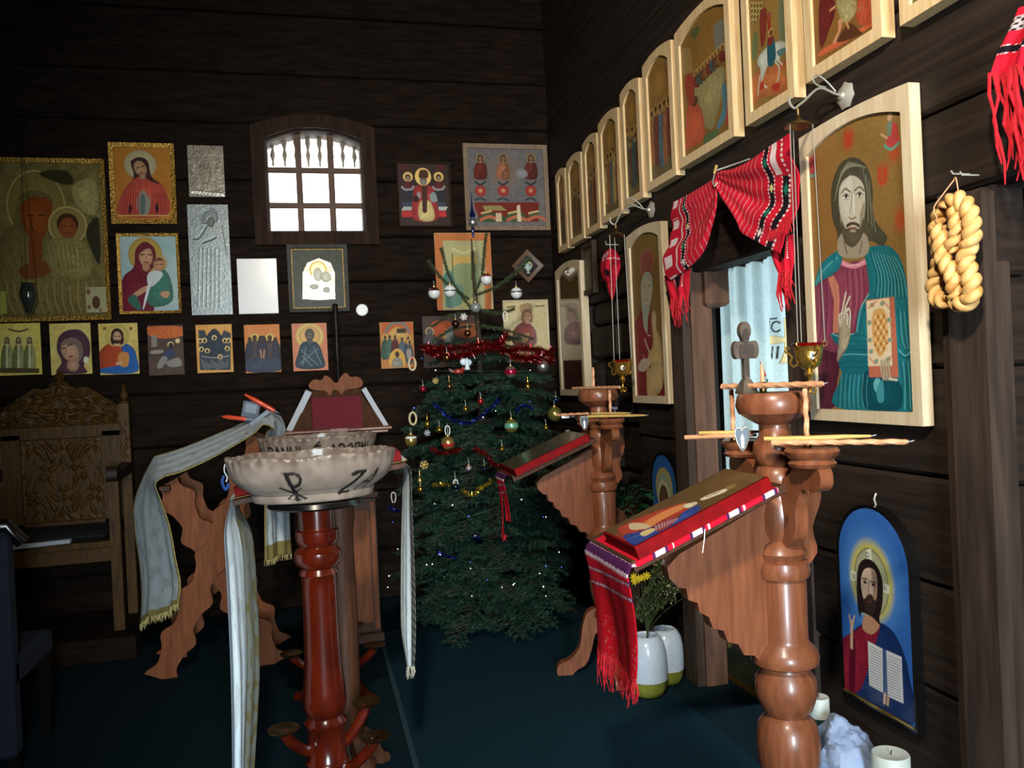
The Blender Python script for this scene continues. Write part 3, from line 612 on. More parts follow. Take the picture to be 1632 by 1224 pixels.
def f3(p):
    p.z(*zD); p.bg((214, 192, 110), (192, 166, 84), 20); p.mottle(.15, 60); p.saint(762, 352, 36, 190, (50, 26, 20), (206, 160, 126), (164, 66, 36), (36, 90, 156), (206, 184, 100), (56, 28, 22), w=3.3)
    p.poly([(690, 430), (740, 415), (790, 430), (790, 540), (680, 540)], (170, 66, 36)); p.poly([(800, 420), (860, 440), (895, 580), (660, 590), (660, 560), (790, 530)], (38, 92, 160)); p.poly([(775, 460), (835, 462), (830, 545), (770, 535)], (196, 132, 66)); p.line([(760, 530), (790, 520)], 16, (206, 160, 126)); p.head(762, 352, 36, (50, 26, 20), (206, 160, 126), (56, 28, 22)); p.ell(680, 300, 10, 10, (110, 70, 40)); p.ell(850, 300, 10, 10, (110, 70, 40))
def f4(p):
    p.z(*zD); p.bg((66, 52, 48), (86, 66, 56), 26); p.poly([(965, 290), (1195, 290), (1190, 345), (1080, 365), (975, 350)], (186, 96, 46), soft=.004); p.mottle(.2, 80)
    p.poly([(985, 345), (1020, 345), (1020, 420), (985, 420)], (130, 124, 112), False); p.ell(1110, 405, 22, 20, (230, 206, 140)); p.ell(1112, 412, 17, 20, (50, 40, 36)); p.ell(1155, 380, 16, 16, (220, 196, 140)); p.poly([(1060, 470), (1110, 430), (1140, 470), (1060, 510)], (52, 62, 90)); p.poly([(1020, 540), (1060, 480), (1090, 500), (1045, 560)], (128, 124, 118)); p.poly([(1080, 520), (1160, 490), (1180, 540), (1110, 550)], (132, 126, 120)); p.poly([(985, 445), (1060, 440), (1050, 460), (985, 465)], (140, 134, 124))
def f5(p):
    p.z(*zD); p.bg((224, 168, 88), (214, 150, 74), 20); p.poly([(1290, 310), (1330, 310), (1345, 350), (1390, 305), (1440, 350), (1455, 310), (1500, 330), (1500, 570), (1300, 570)], (58, 64, 74), False); p.poly([(1330, 380), (1392, 300), (1450, 370), (1450, 480), (1340, 480)], (50, 58, 72), tex=.3)
    for x, y in ((1393, 360), (1302, 380), (1330, 378), (1462, 378), (1485, 378), (1310, 435), (1348, 445), (1478, 430), (1432, 484)): p.ring(x, y, 13, 7, (240, 206, 130)); p.ell(x, y+4, 9, 10, (70, 56, 48))
    for q in range(14): p.line([(1310+q*13, 500+((q*37) % 30)), (1322+q*12, 550+((q*17) % 20))], 5, (120, 124, 124))
    p.line([(1310, 480), (1400, 490), (1490, 478)], 6, (150, 150, 146))
def f6(p):
    p.z(*zE); p.bg((206, 116, 56), (224, 150, 84), 14); p.poly([(150, 370), (330, 370), (345, 560), (140, 570)], (62, 58, 66), tex=.3)
    for x in (187, 285): p.ell(x, 358, 30, 28, (240, 196, 104)); p.ell(x, 362, 15, 20, (76, 52, 40)); p.body(x, 380, 44, 110, (80, 66, 64))
    for x in (155, 222, 250, 322): p.ell(x, 372, 13, 17, (64, 46, 40)); p.body(x, 385, 20, 90, (58, 58, 72))
    p.poly([(130, 500), (345, 490), (350, 575), (130, 580)], (66, 72, 92), tex=.2); p.line([(225, 440), (232, 490)], 8, (196, 140, 100)); p.line([(250, 440), (246, 490)], 8, (196, 140, 100))
def f7(p):
    p.z(*zE); p.bg((222, 146, 112), (206, 124, 92), 14); p.ell(545, 350, 90, 85, (248, 214, 130)); p.ell(545, 350, 70, 66, (238, 190, 120)); p.poly([(500, 390), (590, 390), (630, 470), (635, 555), (460, 555), (470, 460)], (58, 76, 88), tex=.3); p.ell(545, 340, 32, 40, (96, 92, 88)); p.ell(545, 356, 24, 28, (130, 112, 98)); p.ell(545, 380, 20, 22, (92, 92, 92)); p.line([(530, 348), (540, 348)], 6, (40, 36, 34)); p.line([(552, 348), (562, 348)], 6, (40, 36, 34))
    for a, b in (((490, 440), (600, 540)), ((600, 430), (480, 530)), ((500, 480), (560, 545)), ((570, 420), (620, 530)), ((520, 420), (500, 540))): p.line([a, b], 6, (110, 132, 138))
def f8(p):
    p.z(*zE); p.bg((176, 110, 56), (196, 134, 72), 20); p.poly([(1010, 260), (1215, 260), (1215, 330), (1010, 330)], (190, 96, 44), False); p.line([(1040, 320), (1070, 275), (1115, 262), (1160, 275), (1190, 320)], 18, (120, 116, 108)); p.poly([(1060, 340), (1110, 290), (1180, 330), (1160, 360)], (206, 160, 90)); p.poly([(1110, 300), (1170, 300), (1172, 330), (1110, 330)], (60, 44, 34), False)
    for x, y, c in ((1035, 360, (52, 84, 66)), (1065, 355, (70, 100, 84)), (1100, 355, (90, 34, 36)), (1145, 370, (84, 100, 110)), (1185, 365, (60, 66, 92)), (1195, 390, (92, 90, 84))): p.ell(x, y, 20, 20, (222, 178, 96)); p.body(x, y+14, 24, 120, c); p.ell(x, y, 10, 14, (90, 60, 44))
    p.ell(1115, 490, 46, 54, (214, 160, 70)); p.poly([(1068, 540), (1068, 470), (1115, 430), (1160, 470), (1160, 545)], (214, 166, 76)); p.body(1115, 490, 32, 60, (150, 146, 130)); p.ell(1114, 468, 14, 20, (60, 46, 40)); p.poly([(1175, 440), (1205, 440), (1200, 500), (1180, 490)], (160, 150, 146))
def f9(p):
    p.z(*zE); p.bg((64, 48, 44), (80, 58, 52), 26); p.poly([(1340, 260), (1460, 260), (1440, 360), (1370, 360)], (182, 84, 44)); p.ell(1325, 320, 30, 30, (190, 160, 110)); p.ell(1325, 325, 20, 26, (96, 92, 88)); p.body(1325, 340, 40, 80, (88, 84, 90)); p.poly([(1410, 350), (1470, 280), (1480, 360), (1440, 400)], (126, 130, 126), tex=.3); p.ell(1420, 355, 14, 14, (200, 160, 90)); p.poly([(1490, 280), (1620, 270), (1620, 350), (1500, 350)], (150, 78, 44))
low = [('three_saints_icon', 'gold icon of three standing saints at the left end of the lower row', (-4, 66, 515, 598), f1, 1.7), ('tilted_head_icon', 'gold icon of a veiled woman with tilted head, close up', (80, 146, 515, 597), f2, 1.45),
       ('blue_cloak_icon', 'gold icon of a bearded man in a blue cloak over red', (158, 221, 515, 597), f3, 1.45), ('nativity_icon', 'dark worn icon of a reclining figure under an orange sky', (236, 293, 518, 598), f4, 1.5),
       ('crowd_icon', 'orange bordered icon of a dark peaked crowd with pale haloes', (313, 371, 517, 594), f5, 1.25), ('council_icon', 'orange icon of a group of dark robed men with two haloes', (390, 447, 517, 594), f6, 1.2),
       ('haloed_bust_icon', 'orange icon with one dark blue bust in a bright halo', (466, 522, 515, 591), f7, 1.15), ('temple_scene_icon', 'orange icon of a crowd under an arch beside the tree', (606, 660, 513, 587), f8, 1.15), ('winged_figure_icon', 'dim brown icon half hidden by the red tinsel on the tree', (674, 762, 503, 585), f9, 1.2)]
for nm, lb, bx, fn, g in low: simple(nm, lb, bx, fn, g, .02, board='postd', group=LOW)

# ================================================================ pictures on the icon screen (right wall)
def side_panel(name, label, ya, yb, z0, z1, group=None, tilt=0., x=WX, cat='icon'):
    return Panel(name, label, cat, (x-.001, (ya+yb)/2, z0), -math.pi/2, abs(ya-yb), z1-z0, tilt, group)
zG = (880, 0, 2.72); zH = (860, 200, 5.1); zI = (860, 400, 5.1); zJ = (1080, 0, 2.957)
ROW = 'arched icons in the upper row of the icon screen'
ARM = (186, 120, 66)
def murky(seed, cols):
    def f(p):
        p.z(0, 0, 1); p.bg((150, 112, 56), (124, 92, 48), 10, seed)
        r = random.Random(seed); W_, H_ = p.X.max(), p.Z.max()
        tf = p.tf; p.tf = lambda x, y: (x, y)
        p.ell(0, H_*.80, W_*.55, W_*.5, (168, 126, 60))
        for i in range(5):
            x = (i-2)*W_*.38; h = H_*r.uniform(.5, .62); c = cols[i % len(cols)]
            p.poly([(x-W_*.16, h), (x+W_*.16, h), (x+W_*.24, H_*.14), (x-W_*.22, H_*.14)], c, tex=.25)
            p.ell(x, h+.03, .026, .028, (196, 156, 84)); p.ell(x, h+.028, .015, .02, (150, 106, 74)); p.ell(x, h+.038, .016, .013, (70, 48, 34))
            p.line([(x-.02, h-.05), (x+.03, h*.6)], .008, tuple(v*.6 for v in c), alpha=.8); p.line([(x, h-.02), (x-.03, h*.4)], .006, tuple(min(255, v*1.3) for v in c), alpha=.7)
        p.poly([(-W_, .0), (W_, .0), (W_, H_*.2), (0, H_*.13), (-W_, H_*.2)], (110, 96, 58)); p.mottle(.18, 60, seed); p.tf = tf
    return f
def f_supper(p):
    p.z(*zG); p.bg((142, 106, 50), (122, 90, 42), 12); p.mottle(.12, 60)
    p.poly([(700, 110), (760, 60), (770, 260), (705, 250)], (118, 116, 104), False); p.poly([(560, 210), (600, 205), (610, 310), (565, 330)], (150, 120, 74), False); p.poly([(640, 330), (740, 290), (755, 330), (720, 480), (690, 560), (640, 520), (610, 420)], (156, 144, 96), tex=.2)
    for i in range(9):
        x = 625+i*14; y = 330-i*14; p.ell(x, y-14, 12, 16, (196, 158, 84)); p.ell(x, y-13, 7, 10, (110, 72, 48)); p.body(x, y, 13, 46, [(112, 50, 40), (72, 86, 84), (96, 64, 44), (130, 90, 52)][i % 4])
    p.poly([(585, 470), (620, 450), (650, 480), (660, 600), (600, 640), (580, 640)], (200, 92, 60), tex=.15); p.ell(618, 440, 14, 22, (100, 62, 40)); p.poly([(575, 340), (610, 330), (615, 440), (590, 450)], (150, 60, 46)); p.poly([(755, 320), (775, 300), (785, 500), (755, 540), (750, 400)], (176, 66, 48)); p.poly([(735, 380), (755, 360), (755, 500), (720, 560), (715, 540), (738, 470)], (82, 118, 130)); p.poly([(660, 590), (720, 560), (715, 590), (665, 630)], (84, 104, 62)); p.poly([(600, 140), (640, 110), (620, 170)], (84, 92, 56))
    for q in range(6): p.line([(640+q*14, 470-q*8), (648+q*13, 560-q*6)], 4, (128, 118, 76))
def f_entry(p):
    p.z(*zG); p.bg((150, 116, 58), (126, 100, 52), 14); p.poly([(860, 330), (1050, 260), (1050, 380), (900, 430), (870, 470)], (182, 108, 62), tex=.15); p.poly([(985, 0), (1040, 0), (1045, 160), (990, 200)], (110, 116, 88))
    for i in range(14): p.ell(865+(i % 4)*13, 20+(i//4)*24, 8, 10, (182, 164, 98)); p.ell(865+(i % 4)*13, 23+(i//4)*24, 5, 7, (84, 62, 40))
    p.poly([(900, 60), (930, 40), (925, 170), (905, 200)], (124, 52, 40)); p.poly([(935, 80), (945, 70), (950, 200), (938, 210)], (146, 48, 40)); p.poly([(1010, 120), (1035, 100), (1030, 180), (1012, 190)], (60, 118, 110)); p.poly([(870, 160), (890, 140), (885, 240), (868, 260)], (96, 110, 72))
    p.poly([(895, 245), (930, 205), (975, 180), (1020, 185), (1035, 215), (1025, 225), (1000, 210), (985, 260), (960, 265), (935, 285), (915, 340), (905, 345), (905, 300), (890, 280)], (196, 200, 186), tex=.1); p.line([(905, 300), (910, 360), (930, 378)], 9, (190, 194, 180)); p.line([(965, 265), (985, 300), (970, 380)], 8, (190, 194, 180)); p.line([(900, 330), (892, 410)], 8, (190, 194, 180)); p.line([(975, 258), (998, 280)], 7, (190, 194, 180))
    p.poly([(975, 220), (1020, 205), (1010, 230), (985, 245)], (84, 116, 112)); p.poly([(938, 165), (960, 160), (970, 240), (955, 285), (935, 280), (932, 200)], (36, 84, 92)); p.poly([(935, 165), (958, 155), (955, 185), (938, 200)], (120, 40, 40)); p.ell(948, 140, 14, 20, (190, 150, 84)); p.ell(949, 142, 8, 13, (96, 60, 40)); p.ell(940, 75, 9, 22, (150, 70, 50))
    p.poly([(950, 375), (985, 355), (985, 385), (968, 398)], (168, 52, 44)); p.poly([(900, 370), (915, 350), (918, 380), (905, 392)], (168, 56, 44)); p.line([(1000, 310), (1040, 350)], 8, (150, 110, 70))
def f_crown(p):
    p.z(*zG); p.bg((140, 96, 48), (118, 82, 42), 14); p.poly([(1160, 0), (1220, 0), (1225, 60), (1200, 130), (1180, 190), (1160, 190)], (106, 36, 34), tex=.2); p.poly([(1170, 215), (1260, 165), (1390, 95), (1390, 110), (1170, 240)], (196, 96, 62)); p.poly([(1330, 0), (1395, 0), (1395, 90), (1340, 110), (1320, 80)], (186, 84, 58), tex=.15); p.poly([(1235, 0), (1310, 0), (1320, 40), (1300, 80), (1270, 100), (1250, 80), (1240, 50)], (166, 154, 104), tex=.2)
    p.poly([(1250, 150), (1290, 100), (1330, 130), (1340, 150), (1240, 185)], (84, 50, 30)); p.poly([(1240, 90), (1258, 85), (1250, 130), (1225, 190), (1218, 180), (1240, 130)], (196, 140, 100)); p.line([(1275, 95), (1285, 120)], 12, (190, 136, 96)); p.line([(1225, 30), (1205, 45)], 12, (190, 136, 96)); p.line([(1300, 20), (1330, 45), (1345, 30)], 8, (150, 110, 70))
    for q in range(4): p.line([(1345+q*12, 20), (1335+q*12, 85)], 4, (140, 52, 40))
rows = [  # near-right end y, far-left end y, bottom, top
 (5.075, 5.29, 2.287, 2.83, murky(11, [(92, 70, 40), (70, 66, 46), (100, 64, 40)]), 'farthest upper row icon in the corner, almost black brown figures'),
 (4.75, 5.045, 2.292, 2.845, murky(12, [(110, 70, 42), (84, 78, 56), (120, 86, 50)]), 'second upper row icon from the corner, dim brown standing figures'),
 (4.46, 4.715, 2.298, 2.872, murky(13, [(120, 60, 44), (96, 88, 60), (130, 96, 56)]), 'third upper row icon from the corner, reddish standing figures'),
 (4.12, 4.43, 2.312, 2.905, murky(14, [(176, 150, 96), (150, 92, 52), (90, 104, 96)]), 'fourth upper row icon from the corner, cream robed figures on gold'),
 (3.825, 4.08, 2.33, 2.955, murky(15, [(70, 72, 52), (96, 60, 40), (62, 84, 84)]), 'fifth upper row icon from the corner, dark green figures'),
 (3.44, 3.77, 2.345, 2.985, murky(16, [(150, 96, 60), (110, 60, 48), (84, 104, 116)]), 'sixth upper row icon, crowd over brown rocks, left of the wide one'),
 (2.91, 3.40, 2.362, 2.99, f_supper, 'wide upper row icon of a crowded supper round a pale tablecloth'),
 (2.495, 2.82, 2.372, 2.99, f_entry, 'upper row icon with a white horse and rider on orange ground'),
 (2.05, 2.425, 2.392, 3.01, f_crown, 'upper row icon with a pale loincloth and red robes, above the large bearded portrait'),
 (1.60, 1.975, 2.39, 3.0, murky(19, [(150, 96, 60), (120, 60, 48)]), 'rightmost upper row icon cut by the top of the photo, bare pale frame')]
for k, (ya, yb, z0, z1, fn, lb) in enumerate(rows):
    ya, yb, z0, z1 = ya*1.009, yb*1.009, z0+.008, z1+.008; P = side_panel('arched_icon', lb, ya, yb, z0, z1, ROW)
    P.frame(.040, .046, 'pine', rise=.022, rin=.05); P.board(.025, 'pine', rise=.022, y=-.004)
    P.picture(-P.w+.038, P.w-.038, .038, P.h-.038, -.035, .0022 if k > 4 else .003, fn, 'paint', 1.15, rise=.05)
# the large bearded portrait
def f_big(p):
    p.z(0, 0, 1); p.bg((150, 116, 62), (126, 96, 50), 7, 4); p.mottle(.14, 160); p.poly([(1285, 230), (1330, 200), (1335, 420), (1290, 480)], (150, 100, 52), alpha=.4, soft=.03)
    for x, y in ((1352, 222), (1407, 278), (1425, 240), (1435, 350)): p.ell(x, y, 9, 17, (176, 62, 34), soft=1., alpha=.75)
    p.line([(1346, 212), (1356, 232)], 3, (186, 52, 32)); p.line([(1356, 210), (1348, 234)], 3, (186, 52, 32)); p.line([(1402, 268), (1402, 290), (1410, 290), (1412, 270)], 3, (186, 52, 32))
    p.ell(1293, 262, 8, 24, (166, 62, 58)); p.ell(1293, 244, 4, 8, (170, 120, 96)); p.line([(1286, 284), (1300, 278)], 5, (90, 140, 116))
    p.poly([(1420, 200), (1428, 196), (1433, 220), (1428, 236), (1412, 232), (1416, 215)], (176, 66, 62)); p.ell(1418, 186, 4, 7, (190, 150, 120)); p.poly([(1414, 196), (1421, 194), (1420, 214), (1414, 216)], (110, 124, 104)); p.line([(1410, 232), (1420, 238), (1432, 228)], 5, (96, 150, 130)); p.line([(1404, 214), (1414, 220)], 3, (196, 160, 120))
    p.z(1260, 400, 4.371)
    p.poly([(150, 330), (172, 240), (260, 175), (350, 100), (530, 80), (550, 300), (450, 560), (350, 700), (330, 850), (300, 1090), (140, 1090), (140, 640)], (136, 60, 84), tex=.12)   # robe
    p.poly([(270, 200), (350, 110), (525, 90), (545, 320), (455, 560), (330, 560), (290, 300)], (150, 70, 92), tex=.1)
    p.poly([(150, 640), (240, 690), (340, 730), (335, 860), (300, 1010), (310, 1085), (140, 1065)], (92, 36, 56), tex=.15)
    for x in (400, 440, 480, 515): p.line([(x-10, 130), (x, 330), (x-30, 540)], 10, (112, 46, 70))
    for x in (420, 462, 500): p.line([(x-10, 130), (x, 320), (x-25, 520)], 5, (186, 112, 130))
    for a, b in (((180, 270), (170, 620)), ((215, 250), (200, 640)), ((250, 230), (235, 640))): p.line([a, ((a[0]+b[0])/2+12, 450), b], 9, (112, 48, 74)); p.line([(a[0]+14, a[1]), ((a[0]+b[0])/2+26, 450), (b[0]+14, b[1])], 5, (176, 100, 124))
    p.poly([(258, 190), (300, 170), (335, 240), (342, 340), (330, 570), (292, 575), (300, 350)], (206, 132, 108), False); p.line([(300, 190), (318, 350), (312, 570)], 5, (150, 84, 70)); p.line([(258, 190), (300, 350), (292, 575)], 5, (110, 50, 54))
    p.poly([(352, 62), (440, 92), (520, 55), (525, 95), (440, 125), (350, 100)], (214, 132, 150)); p.line(smooth([(360, 78), (400, 102), (440, 98), (480, 95), (515, 72)], 5, False), 5, (246, 206, 206)); p.line([(350, 104), (440, 128), (525, 98)], 6, (120, 40, 66))
    # teal mantle
    TL, TD, TH = (34, 128, 140), (14, 84, 98), (108, 186, 190)
    p.poly([(360, -10), (290, 20), (215, 90), (180, 170), (168, 245), (230, 200), (300, 160), (345, 110), (362, 40)], TL, tex=.1)
    p.poly([(520, -10), (650, -40), (720, -10), (775, 80), (815, 250), (835, 480), (850, 760), (870, 1110), (320, 1090), (345, 900), (365, 800), (352, 690), (290, 610), (290, 575), (440, 580), (470, 430), (545, 300), (532, 120)], TL, tex=.1)
    p.poly([(355, 690), (540, 650), (545, 840), (360, 850)], (24, 108, 122)); p.poly([(520, 840), (750, 900), (760, 1105), (520, 1090)], TD, tex=.1)
    for q in range(9): p.line([(555+q*20, 10+q*4), (600+q*22, 180), (590+q*26, 330)], 9, TD); p.line([(566+q*20, 10+q*4), (612+q*22, 180), (600+q*26, 320)], 5, TH)
    for q in range(4): p.line([(350-q*20, 30+q*14), (270-q*18, 100+q*16), (190-q*2, 200+q*6)], 7, (TD, TH)[q % 2])
    for q in range(7): p.line([(345+q*30, 860), (335+q*30, 980), (330+q*32, 1085)], 8, TD); p.line([(358+q*30, 860), (348+q*30, 980), (346+q*32, 1085)], 4, TH)
    for y in (600, 640, 700, 730, 780, 820): p.line([(300+max(0, y-640)*.35, y), (420, y-12), (540, y-6)], 6, (TD, TH)[(y//10) % 2])
    p.line([(290, 575), (330, 592), (440, 578)], 8, TH); p.line([(545, 300), (490, 400), (462, 560)], 10, TH); p.line([(560, 320), (510, 420), (480, 570)], 7, TD)
    for q in range(5): p.line([(750+q*14, 420), (760+q*16, 600), (790+q*10, 680)], 6, (TD, TH)[q % 2])
    p.line([(755, 690), (800, 730), (845, 690)], 9, TH); p.line([(760, 720), (800, 745), (848, 730)], 8, TD)
    for q in range(5): p.line([(765+q*18, 770), (780+q*16, 900), (776+q*20, 1100)], 7, (TD, TH)[q % 2])
    p.poly([(590, 890), (625, 900), (600, 985), (578, 940)], TH); p.poly([(600, 960), (640, 900), (650, 1040), (610, 1050)], (70, 150, 160))
    # book
    p.poly([(525, 342), (722, 318), (752, 880), (548, 880)], (196, 112, 86), False); p.poly([(528, 350), (690, 325), (712, 800), (540, 802)], (232, 212, 176), False); p.line([(690, 325), (712, 800)], 6, (140, 72, 50))
    p.poly([(580, 420), (640, 400), (668, 470), (676, 620), (650, 710), (612, 730), (578, 640), (566, 500)], (214, 164, 96))
    for q in range(5):
        for w in range(7): p.poly([(590+q*20, 448+w*38-q*3), (602+q*20, 462+w*38-q*3), (590+q*20, 476+w*38-q*3), (578+q*20, 462+w*38-q*3)], (176, 110, 52) if (q+w) % 2 else (240, 200, 140), False)
    for x, y in ((568, 376), (638, 366), (548, 500), (552, 620), (684, 480), (690, 620), (596, 768), (680, 755), (560, 700)): p.ell(x, y, 14, 18, (120, 160, 146)); p.ring(x, y, 17, 5, (226, 176, 120))
    for a, b in (((540, 400), (600, 350)), ((640, 345), (690, 400)), ((545, 740), (590, 790)), ((660, 790), (705, 730))): p.line([a, b], 8, (206, 112, 78))
    # hands
    SK, SL, SD = (176, 164, 138), (220, 212, 190), (112, 98, 80)
    p.poly([(335, 500), (352, 440), (400, 440), (418, 520), (412, 610), (390, 680), (350, 740), (322, 770), (335, 640)], SK, tex=.06)
    for pts in ([(352, 500), (360, 420), (385, 290)], [(372, 470), (380, 400), (412, 318)], [(345, 520), (338, 450), (372, 430), (395, 418)], [(392, 510), (398, 450), (372, 428)], [(410, 530), (416, 440), (404, 402), (378, 420)]):
        p.line(pts, 20, SD); p.line(pts, 15, SL)
    p.line([(345, 560), (335, 640), (345, 690)], 5, SD); p.line([(400, 600), (372, 680)], 6, SL); p.line([(322, 770), (380, 690)], 5, (110, 40, 66))
    for q in range(4): pts = [(632+q*17, 770-q*3), (634+q*18, 840), (650+q*16, 895)]; p.line(pts, 20, SD); p.line(pts, 14, SK); p.line([(x-3, y) for x, y in pts], 4, SL)
    p.line([(690, 890), (740, 900)], 16, SL)
    # head
    p.z(0, 0, 1); HB, HL = (84, 80, 62), (138, 136, 112)
    p.poly([(1352, 252), (1370, 254), (1384, 270), (1391, 300), (1391, 340), (1402, 362), (1414, 378), (1406, 392), (1388, 384), (1378, 396), (1340, 396), (1334, 370), (1326, 345), (1325, 300), (1336, 266)], HB, tex=.15)
    for q in range(7): p.line([(1330+q*1.5, 320-q*7), (1338+q*2.5, 284-q*4), (1352+q*4.5, 258+q*1.5)], 1.6, HL); p.line([(1372+q*2.6, 264+q*5), (1380+q*1.7, 300+q*5), (1381+q*3, 350+q*4)], 1.6, HL if q % 2 else (56, 54, 42))
    p.poly([(1341, 372), (1378, 372), (1384, 402), (1360, 412), (1336, 404)], (160, 148, 126)); p.line([(1345, 385), (1350, 404)], 3, (110, 98, 80)); p.line([(1374, 385), (1370, 404)], 3, (110, 98, 80))
    p.poly([(1338, 300), (1346, 286), (1357, 280), (1368, 284), (1377, 298), (1379, 325), (1376, 352), (1369, 372), (1358, 380), (1348, 372), (1341, 350), (1337, 326)], (196, 188, 168))
    p.poly([(1341, 300), (1349, 288), (1357, 283), (1357, 345), (1348, 345), (1342, 330)], (210, 204, 186), soft=.006); p.poly([(1339, 340), (1344, 356), (1352, 372), (1345, 372), (1340, 356)], (150, 138, 114), soft=.006); p.poly([(1378, 320), (1377, 350), (1371, 366), (1371, 340)], (150, 138, 114), soft=.006)
    p.poly([(1341, 350), (1347, 364), (1355, 362), (1361, 362), (1370, 364), (1376, 348), (1378, 362), (1372, 380), (1364, 391), (1357, 394), (1348, 388), (1342, 372)], (92, 86, 66), tex=.12)
    p.poly([(1349, 358), (1356, 354), (1363, 354), (1370, 358), (1369, 363), (1363, 359), (1356, 359), (1350, 363)], (74, 62, 48)); p.line([(1354.5, 363), (1364, 363)], 2.4, (150, 92, 78)); p.line([(1356, 368), (1363, 368)], 4, (168, 156, 134))
    for (a, b, c_) in (((1341, 308), (1347, 301), (1355, 306)), ((1362, 304), (1370, 298), (1377, 304))): p.line([a, b, c_], 2.4, (70, 58, 44))
    for x, y in ((1348.5, 313), (1370, 310)):
        p.ell(x, y, 5.2, 3.2, (224, 220, 206)); p.ell(x, y, 2.3, 3.2, (58, 46, 38)); p.line([(x-5.5, y), (x, y-3.6), (x+5.5, y)], 1.8, (60, 48, 38)); p.line([(x-4, y+5), (x+4, y+5)], 1.2, (150, 134, 112))
    p.line([(1358, 308), (1356, 330), (1354, 342)], 2, (140, 124, 102)); p.line([(1360, 310), (1361, 340)], 3, (232, 226, 210)); p.line([(1353, 346), (1358, 349), (1364, 346)], 2.4, (122, 100, 80))
P = side_panel('bearded_saviour_icon', 'large pale framed icon of a bearded man in teal and magenta holding a book', 1.98, 2.518, 1.267, 2.248)
P.frame(.038, .037, 'lime', rise=.012, rin=.045); P.board(.018, 'lime', rise=.012, y=-.004); P.picture(-P.w+.036, P.w-.036, .036, P.h-.036, -.026, .0020, f_big, 'paint', 1.1, rise=.05)
def f_mary(p):
    p.z(*zI); p.bg((128, 100, 52), (112, 86, 42), 12); p.mottle(.12, 120); p.z(*zH); p.ell(870, 1120, 60, 110, (134, 72, 62), soft=.3); p.ring(870, 1120, 56, 6, (168, 96, 74), 104)
    p.z(*zI); p.poly([(765, 640), (790, 560), (840, 440), (830, 300), (850, 190), (880, 170), (915, 190), (920, 300), (905, 460), (915, 690), (1010, 1000), (1015, 1180), (765, 1180)], (132, 44, 46), tex=.15)
    p.poly([(822, 300), (845, 190), (875, 168), (912, 200), (918, 310), (900, 440), (880, 560), (878, 660), (850, 620), (835, 500)], (150, 156, 138)); p.poly([(838, 300), (860, 220), (895, 225), (905, 300), (895, 400), (870, 450), (845, 410)], (170, 158, 128)); p.line([(845, 290), (862, 284)], 6, (80, 66, 50)); p.line([(878, 280), (898, 280)], 6, (80, 66, 50)); p.line([(868, 300), (862, 370)], 5, (120, 104, 80)); p.line([(862, 395), (882, 393)], 7, (134, 70, 56)); p.line([(845, 550), (850, 620), (880, 680), (905, 690)], 7, (206, 190, 150))
    p.poly([(915, 500), (945, 505), (950, 640), (985, 720), (1000, 880), (990, 930), (900, 930), (880, 850), (920, 760)], (196, 166, 112), tex=.12); p.poly([(915, 530), (940, 510), (945, 600), (925, 640), (915, 600)], (186, 160, 128)); p.poly([(880, 960), (1000, 920), (1000, 1100), (940, 1180), (880, 1180), (870, 1040)], (206, 176, 124), tex=.12)
    for q in range(6): p.line([(930+q*11, 690), (920+q*12, 860)], 4, (140, 108, 66)); p.line([(885+q*20, 960), (890+q*17, 1170)], 4, (150, 116, 70))
    p.poly([(800, 960), (830, 880), (890, 880), (895, 930), (850, 980)], (190, 172, 146)); p.line([(855, 720), (880, 790), (900, 830)], 20, (190, 172, 146)); p.line([(780, 600), (770, 1000)], 8, (90, 28, 34)); p.line([(800, 560), (805, 900)], 6, (170, 84, 80)); p.line([(840, 840), (850, 880)], 8, (196, 180, 150))
P = side_panel('red_robed_mother_icon', 'pale framed icon of a mother in red holding a child in gold', 3.685, 4.14, 1.30, 2.205)
P.frame(.038, .037, 'lime', rise=.02, rin=.045); P.board(.018, 'lime', rise=.02, y=-.004); P.picture(-P.w+.036, P.w-.036, .036, P.h-.036, -.026, .0024, f_mary, 'paint', 1.2, rise=.05)
def f_third(p):
    p.z(*zI); p.bg((116, 94, 48), (96, 78, 40), 10); p.mottle(.1, 80)
    p.poly([(165, 700), (200, 600), (260, 560), (310, 600), (330, 760), (330, 1110), (170, 1110)], (78, 44, 42), tex=.2); p.poly([(215, 640), (240, 480), (270, 470), (290, 600), (260, 700)], (96, 84, 66)); p.ell(250, 480, 34, 90, (110, 96, 62))
P = side_panel('varnished_corner_icon', 'narrow looking varnished icon beside the room corner, right of the tree', 4.895, 5.43, 1.33, 2.21)
P.frame(.04, .05, 'lime', rise=.03, rin=.05); P.board(.03, 'lime', rise=.03, y=-.004); P.picture(-P.w+.038, P.w-.038, .038, P.h-.038, -.04, .0034, f_third, mat_gloss := vcmat('mirror_varnish', .12, 1., crough=.06), 1.1, rise=.05)
# small dark old icon
y1, z1 = rw(927, 392, 1.68); y0, z0 = rw(949, 466, 1.68)
def f_old(p): p.z(0, 0, 1); p.bg((74, 66, 50), (54, 48, 38), 20); p.poly([(930, 410), (936, 400), (943, 408), (944, 455), (930, 460)], (96, 90, 66)); p.mottle(.3, 60)
P = side_panel('small_blackened_icon', 'small blackened old icon beside the red tasselled pouch', y0-.0, y1+.0, z0, z1+.0); P.frame(.03, .03, 'postd'); P.board(.016, 'postd', y=-.003, ins=.004); P.picture(-P.w+.028, P.w-.028, .028, P.h-.028, -.0205, .004, f_old)
